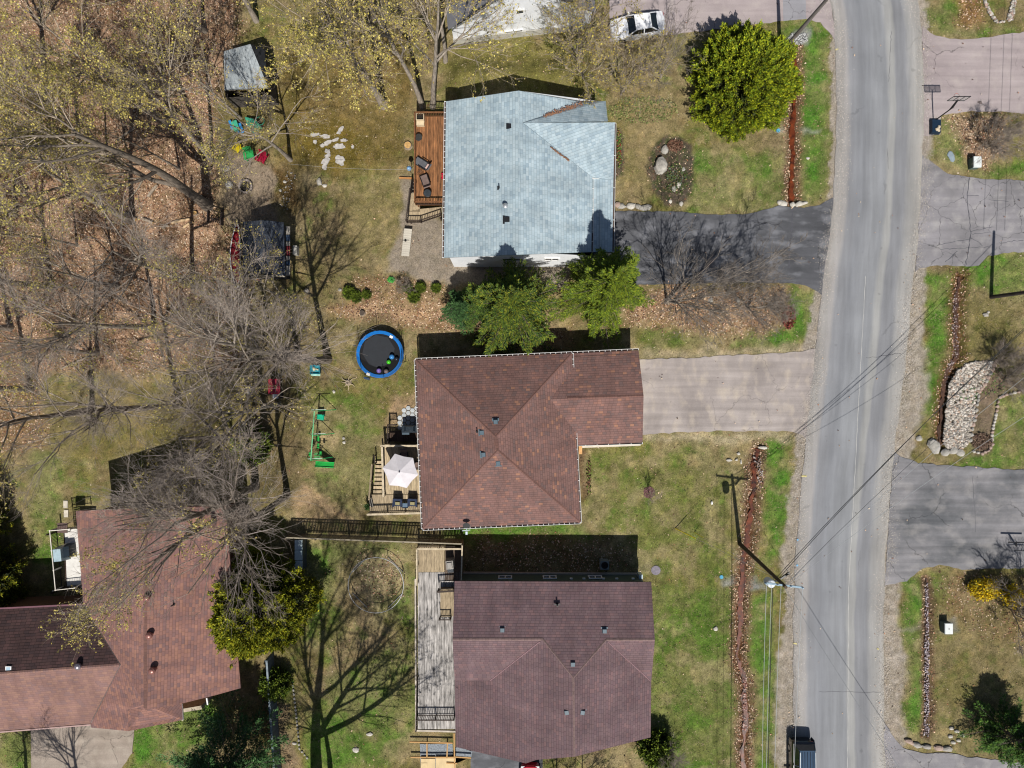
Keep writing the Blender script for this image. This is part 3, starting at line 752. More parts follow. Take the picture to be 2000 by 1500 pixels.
for q in ([A, R1], [B_, R1], [R1, R2], [R2, C_], [R2, D_]): cap_strip('ridge_cap', q, browncap, ro_)
g1, g2, g3, g4 = (1116, 690, 2.85), (1247, 684, 2.85), (1257, 773, 4.15), (1100, 778, 4.15)
ro2 = plane_part('roof', [g1, g2, g3, (1074, 780, 4.15)], brown, h2)
plane_part('roof', [(1074, 780, 4.15), g3, (1255, 864, 2.95), (1122, 870, 2.95)], brown, h2)
cap_strip('ridge_cap', [(1108, 778, 4.17), g3], browncap, ro2)
gutter(h2, [A, B_], (0.04, 1)); gutter(h2, [D_, C_], (0.04, -1)); gutter(h2, [A, D_], (-1, .04)); gutter(h2, [B_, (1119, 757, 3.3)], (1, 0))
gutter(h2, [(1122, 816, 3.3), C_], (1, 0), .8); gutter(h2, [(1117, 690, 2.86), g2], (0, 1)); gutter(h2, [(1122, 868, 2.95), (1255, 864, 2.95)], (0, -1), .9)
for x, y, h in ((968, 824, 5.62), (941, 845, 5.55), (944, 888, 5.6), (973, 905, 5.6)): roof_vent(ro_, x, y, h, blue_vent)
pipe(ro_, 932, 843, 5.4, .5)
mb = MB(); a = P(1131, 876, 1.2); mb.box((a.x, a.y, 1.2), (.28, .7, 2.4)); mb.build('door_post', M('new_pine', C('c99a63'), .7, .15), h2)
mb = MB(); a = P(1128, 870.5, .25); b = P(1250, 866, .25); mb.beam((a.x, a.y, .25), (b.x, b.y, .25), .35, .5); mb.build('foundation_ledge', M('pale_concrete', C('c0b9aa'), .9, .1), h2)
window(h2, P(845, 1011.5)[:2], P(880, 1010)[:2], 1.2, 2.3, (0, -1)); window(h2, P(1111, 900)[:2], P(1113, 960)[:2], 1.0, 2.3, (1, 0))

# --- blue grey roof house
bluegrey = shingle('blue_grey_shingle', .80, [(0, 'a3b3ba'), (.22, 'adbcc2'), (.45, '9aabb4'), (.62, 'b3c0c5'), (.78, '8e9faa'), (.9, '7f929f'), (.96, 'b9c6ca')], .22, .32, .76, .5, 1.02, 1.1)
h1 = thing('house', 'house with pale blue grey shingle roof and white gable wall beside the orange cedar deck', 'house', P(1010, 350))
whitew = siding('white_siding', 'eceff2', .2)
walls('wall', [(887, 243), (1158, 243), (1158, 521), (887, 521)], 4.9, whitew, h1, gables=[(0, [(.5, 6.75)]), (2, [(.5, 6.75)])])
walls('wall', [(1150, 300), (1180, 300), (1180, 512), (1150, 512)], 4.2, whitew, h1)
RN, RS = (1013, 177, 6.95), (1018, 497, 6.95)
r1 = plane_part('roof', [(871, 198, 5.0), RN, RS, (867, 503, 5.0)], bluegrey, h1)
plane_part('roof', [RN, (1141, 200, 5.2), (1157, 210, 5.03), (1157, 345, 5.0), (1155, 492, 5.0), RS], bluegrey, h1)
plane_part('roof', [(1022, 240, 6.95), (1187, 236, 6.15), (1183, 197, 5.25), (1141, 200, 5.28)], bluegrey, h1)
plane_part('roof', [(1022, 240, 6.95), (1201, 239, 6.15), (1198, 352, 4.9), (1157, 346, 5.06)], bluegrey, h1)
plane_part('roof', [(1157, 345, 4.84), (1198, 350, 4.84), (1196, 492, 4.5), (1156, 492, 4.8)], bluegrey, h1, eave=(0, 1, -.001))
gutter(h1, [(871, 198, 5.0), (867, 503, 5.0)], (-1, 0)); gutter(h1, [(1200, 240, 4.9), (1196, 492, 4.5)], (1, 0), 2.5)
gutter(h1, [(1157, 347, 4.95), (1155, 492, 4.95)], (1, 0), .8); gutter(h1, [(1157, 345, 4.98), (1180, 345, 4.9)], (0, -1), .5)
for x, y, h in ((994, 246, 6.6), (990, 428, 6.6)): roof_vent(r1, x, y, h, black_metal, .42, 0)
pipe(r1, 975, 368, 6.35, .6); mb = MB(); a = P(975, 367, 6.4); mb.box((a.x, a.y, 6.4), (.3, .3, .05)); mb.build('pipe_flashing', black_metal, r1)
mb = MB(); a = P(987, 405, 6.5); mb.lathe((a.x, a.y, 6.3), [(.11, 0), (.11, .6), (.2, .62), (.2, .74), (.05, .84)], 12); mb.build('chimney', M('galvanised_metal', C('b5b9bb'), .35, .1, metal=.6), r1)
mb = MB(); a, b = P(888, 503, 4.9), P(1110, 503, 4.9)
window(h1, (P(985, 521)[0], P(985, 521)[1] - .01), (P(1020, 521)[0], P(1020, 521)[1] - .01), 3.3, 4.4, (0, -1)); window(h1, P(1060, 521)[:2], P(1085, 521)[:2], 3.3, 4.4, (0, -1))
# wind-blown leaves lying in the roof valleys
mb = MB()
for (x0, y0, h0), (x1, y1, h1_), n in (((1062, 227, 6.45), (1138, 203, 5.5), 260), ((1076, 288, 6.2), (1112, 314, 5.6), 90)):
    for _ in range(n):
        t = random.random(); t2 = random.gauss(0, 2.6 if n > 100 else 1.1) * (.5 + t); x = x0 + (x1 - x0) * t + t2 * .4; y = y0 + (y1 - y0) * t + t2
        c = P(x, y, h0 + (h1_ - h0) * t + .10); r = random.uniform(.04, .08); an = random.uniform(0, 6.3)
        mb.face([(c.x + r * math.cos(an + k * 2.1), c.y + r * math.sin(an + k * 2.1), c.z + random.uniform(0, .05)) for k in range(3)])
tag(mb.build('valley_leaves', M('orange_dead_leaves', C('7d5a44'), .9, .4, 9), r1), kind='stuff')

# --- lower centre house
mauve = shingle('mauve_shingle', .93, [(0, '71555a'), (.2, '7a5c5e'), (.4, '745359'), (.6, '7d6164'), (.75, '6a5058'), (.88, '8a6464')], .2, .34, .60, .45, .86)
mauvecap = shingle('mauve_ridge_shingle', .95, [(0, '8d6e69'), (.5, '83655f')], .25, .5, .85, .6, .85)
green_s = siding('dark_green_siding', '4c5a52', .12)
h3 = thing('house', 'house with mauve brown cross gable roof and green siding at bottom centre', 'house', P(1075, 1280))
walls('wall', [(905, 1119), (1247, 1121), (1247, 1212), (905, 1210)], 4.1, green_s, h3)
walls('wall', [(918, 1210), (1240, 1212), (1240, 1374), (918, 1374)], 2.9, green_s, h3)
walls('wall', [(916, 1374), (1030, 1374), (1030, 1380), (1240, 1376), (1240, 1380), (1030, 1384), (1030, 1404), (916, 1404)], 2.85, green_s, h3)
V = {}
pk = (1120, 1324, 6.7)
r3 = plane_part('roof', [(888, 1135, 4.2), (1272, 1137, 4.2), (1279, 1250, 5.75), (1184, 1250, 5.75), pk, (1060, 1249, 5.75), (884, 1249, 5.75)], mauve, h3)
plane_part('roof', [(884, 1249, 5.76), (1060, 1249, 5.76), (957, 1329, 4.3), (888, 1329, 4.3)], mauve, h3)
plane_part('roof', [(1184, 1250, 5.76), (1279, 1250, 5.76), (1272, 1331, 4.4)], mauve, h3)
plane_part('roof', [(1060, 1249, 5.77), pk, (1122, 1478, 6.7), (1048, 1484, 5.6), (1027, 1491, 5.3), (890, 1459, 3.2), (888, 1329, 3.2), (957, 1329, 4.27)], mauve, h3)
plane_part('roof', [(1184, 1250, 5.77), (1272, 1331, 4.4), (1271, 1440, 4.35), (1122, 1478, 6.7), pk], mauve, h3)
for q in ([(884, 1249, 5.77), (1060, 1249, 5.77)], [(1060, 1249, 5.77), pk], [(1184, 1250, 5.77), pk], [pk, (1122, 1478, 6.7)], [(1184, 1250, 5.77), (1279, 1250, 5.77)]): cap_strip('ridge_cap', q, mauvecap, r3, .22)
vf = M('valley_flashing', C('93777a'), .5, .1)
for q in ([(1054, 1253, 5.72), (957, 1329, 4.3)], [(1187, 1253, 5.72), (1271, 1330, 4.43)]): cap_strip('valley_flashing', q, vf, r3, .16, .05)
for x, y, h in ((981, 1231, 5.45), (1181, 1233, 5.5), (1119, 1298, 6.3), (1107, 1392, 6.4), (1138, 1392, 6.4)): roof_vent(r3, x, y, h, blue_vent, .36, 0 if y < 1300 else (.2 if x < 1120 else -.2))
pipe(r3, 1088, 1180, 4.8, .55, .06)
mb = MB(); a = P(1088, 1180, 4.9); mb.box((a.x, a.y, 4.98), (.5, .10, .08)); mb.build('pipe_bracket', black_metal, r3)
for x in (987, 1072, 1159):
    window(h3, (P(x - 12, 1119)[0], P(x, 1119.6)[1]), (P(x + 12, 1119)[0], P(x, 1119.6)[1]), 1.0, 1.75, (0, 1))
mb = MB(); a = P(905, 1117.5); b = P(1247, 1119.5); mb.beam((a.x, a.y, .15), (b.x, b.y, .15), .10, .35); mb.build('foundation_ledge', M('foundation_concrete', C('9b968c'), .9, .1), h3)
for x in (1112, 1136, 1173, 1198, 1229):
    mb = MB(); a = P(x, 1119); mb.box((a.x, a.y + .05, 1.9), (.22, .1, .16)); mb.build('wall_vent', white_metal, h3)
mb = MB(); a = P(1245, 1117); mb.box((a.x, a.y, 1.1), (.3, .35, .9)); mb.build('meter_box', M('meter_box_grey', C('9fb0b8'), .4, .1, metal=.3), h3)

# --- lower left house
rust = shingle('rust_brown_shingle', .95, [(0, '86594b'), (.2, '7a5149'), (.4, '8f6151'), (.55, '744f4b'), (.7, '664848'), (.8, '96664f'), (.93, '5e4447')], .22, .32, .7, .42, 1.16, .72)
rustd = shingle('shaded_brown_shingle', .78, [(0, '553a39'), (.3, '5d403d'), (.6, '4e3637'), (.8, '644442')], .22, .4, .42, .7, .85)  # north slope's shade put into the colour; the sunlit copy follows
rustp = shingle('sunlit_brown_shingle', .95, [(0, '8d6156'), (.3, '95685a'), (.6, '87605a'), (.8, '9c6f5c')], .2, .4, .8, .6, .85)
h4 = thing('house', 'large house with rust brown gable roof partly under bare branches, lower left', 'house', P(280, 1180))
brick4 = M('brown_brick_wall', C('7a5a48'), .9, .2, 6)
walls('wall', [(222, 988), (470, 982), (470, 1290), (460, 1300), (240, 1310)], 4.9, brick4, h4)
walls('wall', [(-60, 1170), (230, 1160), (235, 1350), (-60, 1360)], 3.6, brick4, h4)
walls('wall', [(235, 1310), (400, 1310), (400, 1322), (340, 1340), (240, 1345)], 3.4, brick4, h4)
rw = plane_part('roof', [(148, 998, 5.0), (284, 993, 7.0), (283, 1376, 7.0), (236, 1298, 6.3), (163, 1181, 5.2)], rust, h4)
plane_part('roof', [(284, 993, 7.0), (440, 988, 5.0), (470, 1344, 4.6), (420, 1358, 5.0), (356, 1374, 5.9), (283, 1388, 7.0)], rust, h4)
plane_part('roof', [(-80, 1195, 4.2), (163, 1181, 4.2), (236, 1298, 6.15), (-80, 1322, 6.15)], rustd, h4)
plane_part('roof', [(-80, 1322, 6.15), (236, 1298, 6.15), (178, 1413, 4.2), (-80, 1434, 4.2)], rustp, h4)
plane_part('roof', [(283, 1376, 6.98), (236, 1298, 6.3), (178, 1413, 5.0), (178, 1421, 5.0), (251, 1428, 6.1), (249, 1386, 6.2)], rust, h4)
plane_part('roof', [(249, 1384, 6.2), (283, 1376, 6.9), (356, 1373, 5.0), (357, 1406, 4.9), (251, 1428, 6.15)], rust, h4)
cap_strip('ridge_cap', [(284, 993, 7.0), (283, 1384, 7.0)], browncap, rw, .25)
cap_strip('ridge_cap', [(-80, 1322, 6.17), (233, 1299, 6.17)], rustp, rw, .25)
vf2 = M('grey_valley_flashing', C('8f8580'), .5, .1)
cap_strip('valley_flashing', [(164, 1184, 4.35), (236, 1299, 6.25)], vf2, rw, .16, .06); cap_strip('valley_flashing', [(236, 1299, 6.25), (179, 1411, 4.6)], vf2, rw, .16, .06)
gm = M('purple_brown_gutter', C('6b4a52'), .5, .1)
mb = MB(); mb.beam(P(-80, 1192, 4.15), P(162, 1180, 4.15), .12, .12); mb.build('gutter', gm, h4)
mb = MB(); mb.beam(P(-80, 1436, 4.15), P(178, 1415, 4.15), .10, .12); mb.build('gutter', M('pale_gutter', C('a58b85'), .5, .1), h4)
mb = MB(); mb.beam(P(355, 1374, 4.95), P(357, 1406, 4.8), .12, .12); mb.beam(P(404, 1363, 4.7), P(406, 1376, 4.6), .10, .12); mb.build('fascia_board', white_metal, h4)
mb = MB(); mb.beam(P(358, 1378, 1.2), P(405, 1370, 1.2), .3, 2.2); mb.build('porch_wall', M('beige_board', C('a59a86'), .8, .15), h4)
def whirly(parent, px, py, h, mat):
    c = P(px, py, h); mb = MB()
    mb.lathe((c.x, c.y, h - .15), [(.16, 0), (.16, .35), (.22, .38), (.26, .5), (.24, .62), (.14, .72), (.03, .75)], 16)
    return mb.build('turbine_vent', mat, parent)
tv = M('copper_brown_vent', C('8a6058'), .35, .15, metal=.3); tv2 = M('steel_vent', C('9a9298'), .3, .1, metal=.7)
whirly(rw, 296, 1238, 6.75, tv); whirly(rw, 302, 1306, 6.75, tv); whirly(rw, 158, 1298, 5.9, tv2); whirly(rw, 291, 1165, 6.8, tv)
pipe(rw, 139, 1232, 5.1, .9, .045); pipe(rw, 340, 1180, 6.2, .5, .05)
mb = MB(); c = P(18, 1307, 5.95); mb.box((c.x, c.y, 6.0), (.45, .5, .12)); sk = mb.build('skylight', white_metal, rw)
mb = MB(); mb.face([(c.x - .16, c.y - .19, 6.064), (c.x + .16, c.y - .19, 6.064), (c.x + .16, c.y + .19, 6.064), (c.x - .16, c.y + .19, 6.064)]); mb.build('skylight_glass', M('sky_glass', C('9fb6c4'), .1, .1, spec=.7), rw)
window(h4, P(222.0, 1010)[:2], P(222.4, 1050)[:2], 1.0, 3.0, (-1, 0))

# --- white house at the top edge
h5 = thing('house', 'white sided house with tall gable wall and grey block foundation at the top edge', 'house', P(1015, 30))
q = [(887, 84), (1150, 54), (1130, -160), (867, -130)]
w5 = siding('bright_white_siding', 'e3e6ea', .15)
walls('wall', q, 2.5, w5, h5, gables=[(0, [(.12, 3.6), (.5, 7.6), (.88, 3.6)]), (2, [(.5, 7.6)])])
A5, B5, C5, D5 = [P(x, y) for x, y in ((880, 86), (1157, 54), (1135, -170), (860, -140))]
for k in (0, 1):
    e0, e1 = (A5, D5) if k == 0 else (B5, C5); m0 = (A5 + B5) / 2; m1 = (C5 + D5) / 2
    e0, e1, m0, m1 = [v.copy() for v in (e0, e1, m0, m1)]; e0.z = e1.z = 2.5; m0.z = m1.z = 7.8
    plane_part('roof', [e0, m0, m1, e1], M('grey_metal_roof', C('6a6b70'), .5, .1), h5)
mb = MB(); a, b = P(886, 85.5), P(1151, 55.5); mb.beam((a.x, a.y, .35), (b.x, b.y, .35), .1, .9); mb.build('foundation_wall', M('grey_block_foundation', C('a8a69e'), .9, .12), h5)
d5 = (P(1150, 54) - P(887, 84)).normalized(); o5 = (d5.y, -d5.x)
def on5(px): a = P(887, 84); b = P(1150, 54); return a.lerp(b, (px - 887) / 263)
for x0, x1, z0, z1, pn in ((987, 1002, .65, 1.05, 1), (1003, 1020, .65, 1.05, 1), (1008, 1021, 3.6, 4.2, 1)):
    window(h5, on5(x0)[:2], on5(x1)[:2], z0, z1, o5, panes=pn)
# ------------------------------------------------------------------ trees
bark = M('grey_bark', C('8f8579'), .9, .35, 3.0, .5, stretch=(3, 3, .6))
barkd = M('dark_bark', C('766c61'), .9, .35, 3.0, .5, stretch=(3, 3, .6))
twigm = M('twig_bark', C('9c8f7e'), .85, .3, 2.0)
twigp = M('bare_twig_bark', C('91867c'), .85, .3, 2.0)
budm = M('spring_buds', (1, 1, 1), .7, .2, 3, tint=True)
birchm = M('white_birch_bark', C('cfcbc4'), .7, .2, 6)
def tubes(PT, RD, n):
    """PT (B,K,3) polylines, RD (B,K) radii -> verts, quads"""
    B, K, _ = PT.shape
    T = np.empty_like(PT); T[:, 1:-1] = PT[:, 2:] - PT[:, :-2]; T[:, 0] = PT[:, 1] - PT[:, 0]; T[:, -1] = PT[:, -1] - PT[:, -2]
    T /= np.linalg.norm(T, axis=2, keepdims=True) + 1e-9
    A = np.where(np.abs(T[..., 2:3]) < .9, np.array([0, 0, 1.0]), np.array([1.0, 0, 0]))
    X = np.cross(T, A); X /= np.linalg.norm(X, axis=2, keepdims=True) + 1e-9; Y = np.cross(T, X)
    an = np.arange(n) * 2 * np.pi / n
    V = PT[:, :, None, :] + RD[:, :, None, None] * (X[:, :, None, :] * np.cos(an)[None, None, :, None] + Y[:, :, None, :] * np.sin(an)[None, None, :, None])
    ix = np.arange(B * K * n).reshape(B, K, n)
    a = ix[:, :-1]; b = ix[:, 1:]; F = np.stack([a, np.roll(a, -1, 2), np.roll(b, -1, 2), b], -1).reshape(-1, 4)
    return V.reshape(-1, 3), F
def unitv(v): return v / (np.linalg.norm(v, axis=-1, keepdims=True) + 1e-9)
def grow(R, starts, dirs, L, r, K, wob, up, taper):
    """grow B branches of K points"""
    B = len(starts); PT = np.empty((B, K, 3)); PT[:, 0] = starts; d = unitv(dirs)
    for k in range(1, K):
        PT[:, k] = PT[:, k - 1] + d * (L / (K - 1))[:, None]
        d = unitv(d + R.normal(0, wob, (B, 3)) + np.array([0, 0, up]))
    RD = r[:, None] * (1 - (1 - taper) * np.linspace(0, 1, K)[None, :])
    return PT, RD
def children(R, PT, RD, m, ang, t0, t1, lk, Lpar):
    """m children per branch"""
    B, K, _ = PT.shape
    t = np.sort(R.uniform(t0, t1, (B, m)), 1); t[:, -1] = 1.0 - 1e-4
    f = t * (K - 1); i = f.astype(int); fr = (f - i)[..., None]; bi = np.arange(B)[:, None]
    p = PT[bi, i] * (1 - fr) + PT[bi, i + 1] * fr; d = unitv(PT[bi, i + 1] - PT[bi, i]); rr = RD[bi, i] * (1 - fr[..., 0]) + RD[bi, i + 1] * fr[..., 0]
    rv = unitv(R.normal(0, 1, (B, m, 3))); side = unitv(np.cross(d, rv)); a = np.radians(R.uniform(ang[0], ang[1], (B, m, 1)))
    nd = unitv(d * np.cos(a) + side * np.sin(a)); L = lk * Lpar[:, None] * (1.15 - .55 * t) * R.uniform(.7, 1.2, (B, m))
    return p.reshape(-1, 3), nd.reshape(-1, 3), L.ravel(), rr.ravel()
def bare_tree(seed, h, r0, limbs=7, fork=.35, spread=(22, 48), m=(6, 6, 6), buds=0, stems=1, rt=.0085, lean=0.04, budcol=('b3a552', '9a9344', 'c2b468', 'a08c4c'), fine=1.0, lk1=.60):
    R = np.random.default_rng(seed)
    st = np.zeros((stems, 3)); dr = np.array([[0, 0, 1.0]]) + R.normal(0, lean if stems == 1 else .28, (stems, 3)) * np.array([1, 1, 0])
    if stems > 1: st[:, :2] = R.normal(0, .18, (stems, 2))
    L0 = h * .93 * R.uniform(.85, 1, stems) if stems > 1 else np.array([h * .8])
    PT, RD = grow(R, st, dr, L0, np.full(stems, r0), 9, .035, .02, .28)
    RD[:, 0] *= 1.25
    thick = [tubes(PT, RD, 10)]
    p, d, L, rr = children(R, PT, RD, limbs, spread, fork, .92, lk1, L0)
    PT1, RD1 = grow(R, p, d, L, np.minimum(rr * .62, r0 * .55), 6, .09, .045, .3)
    thick.append(tubes(PT1, RD1, 7))
    p, d, L, rr = children(R, PT1, RD1, m[0], (18, 45), .2, .95, .58, L)
    PT2, RD2 = grow(R, p, d, L, np.maximum(rr * .55, rt * 2), 5, .09, .06, .4)
    fineL = [tubes(PT2, RD2, 5)]
    p, d, L, rr = children(R, PT2, RD2, m[1], (20, 48), .12, .97, .60, L)
    PT3, RD3 = grow(R, p, d, L, np.maximum(rr * .45, rt * 1.2), 4, .10, .04, .5)
    fineL.append(tubes(PT3, RD3, 3))
    p, d, L, rr = children(R, PT3, RD3, m[2], (18, 50), .1, .98, .62, L)
    PT4, RD4 = grow(R, p, d, np.maximum(L, .35), np.full(len(p), rt), 3, .12, .04, .4)
    fineL.append(tubes(PT4, RD4, 3))
    def cat(lst):
        V = []; F = []; o = 0
        for v, f in lst: V.append(v); F.append(f + o); o += len(v)
        return np.concatenate(V), np.concatenate(F)
    tv_, tf = cat(thick); fv, ff = cat(fineL)
    bd = None
    if buds:
        t = R.uniform(0, 1, (buds, 1)); bi = R.integers(0, len(PT4), buds); k = R.integers(0, 2, buds)
        c = PT4[bi, k] * (1 - t) + PT4[bi, k + 1] * t + R.normal(0, .04, (buds, 3))
        bd = quads(R, c, .048 * R.uniform(.4, 1.0, buds) ** 2 * 1.75, budcol)
    return (tv_, tf), (fv, ff), bd
def quads(R, c, s, cols, flat=0.0):
    n = len(c); a = unitv(R.normal(0, 1, (n, 3)) * np.array([1, 1, 1 - flat])); b = unitv(np.cross(a, R.normal(0, 1, (n, 3)) + np.array([0, 0, 4.0 * flat])))
    s = s[:, None]
    V = np.stack([c - a * s, c + b * s * .7, c + a * s, c - b * s * .7], 1).reshape(-1, 3)
    F = np.arange(n * 4).reshape(n, 4)
    pal = np.array([C(x) for x in cols]); tc = pal[R.integers(0, len(pal), n)] * R.uniform(.7, 1.25, (n, 1))
    return V, F, np.repeat(tc, 4, 0)
def tree_proto(name, data, bk, tw):
    (a, b), (c, d), bd = data
    ms = [('trunk', npmesh('trunk', a, b, bk, 'mesh', smooth=True)), ('branches', npmesh('branches', c, d, tw, 'mesh'))]
    if bd is not None: ms.append(('buds', npmesh('buds', bd[0], bd[1], budm, 'mesh', bd[2])))
    return ms
def plant(name, label, cat, ms, px, py, rz=0.0, sc=1.0, group=None, szz=None, lean=(0, 0), z=-0.05):
    b = P(px, py); o = thing(name, label, cat, (b.x, b.y, z), group)
    for nm, me in ms:
        link(nm, me, o)
    o.rotation_euler = (lean[0], lean[1], rz); o.scale = (sc, sc, szz or sc)
    return o
PR = {}
PR['bud1'] = tree_proto('t', bare_tree(11, 20, .32, 8, .5, m=(7, 6, 5), buds=11500), bark, twigm)
PR['bud2'] = tree_proto('t', bare_tree(12, 19, .28, 7, .52, m=(7, 6, 5), buds=10000), barkd, twigm)
PR['bud3'] = tree_proto('t', bare_tree(13, 18, .22, 8, .48, (18, 40), m=(6, 6, 6), buds=8500), bark, twigm)
PR['big'] = tree_proto('t', bare_tree(27, 20, .42, 8, .30, (25, 52), m=(8, 7, 6), buds=13000), barkd, twigm)
PR['bare1'] = tree_proto('t', bare_tree(21, 20, .32, 8, .42, (25, 55), m=(8, 6, 6), rt=.0085), barkd, twigp)
PR['bare2'] = tree_proto('t', bare_tree(22, 18, .27, 8, .45, (25, 55), m=(7, 6, 6), rt=.0085), bark, twigp)
PR['bare3'] = tree_proto('t', bare_tree(23, 15, .19, 9, .30, (25, 58), m=(6, 6, 6), rt=.0085, buds=5000), bark, twigp)
PR['thin'] = tree_proto('t', bare_tree(31, 12, .10, 8, .4, (18, 40), m=(5, 5, 5), rt=.011, buds=1800), bark, twigm)
PR['multi'] = tree_proto('t', bare_tree(41, 8.5, .075, 6, .2, (15, 38), m=(4, 4, 5), stems=6, rt=.010), bark, M('silver_twig', C('766e66'), .85, .25, 2))
PR['multib'] = tree_proto('t', bare_tree(43, 9, .085, 6, .25, (18, 42), m=(5, 4, 5), stems=5, rt=.010, buds=6500, budcol=('b0a14a', 'a08a3a', '8f8a3c')), bark, twigm)
PR['bush'] = tree_proto('t', bare_tree(51, 3.2, .03, 5, .1, (20, 50), m=(4, 4, 4), stems=8, rt=.008), twigm, M('grey_shrub_twig', C('8a7f74'), .85, .2, 2))
PR['sap'] = tree_proto('t', bare_tree(61, 3.4, .035, 8, .25, (18, 40), m=(3, 3, 3), rt=.008), twigm, twigm)
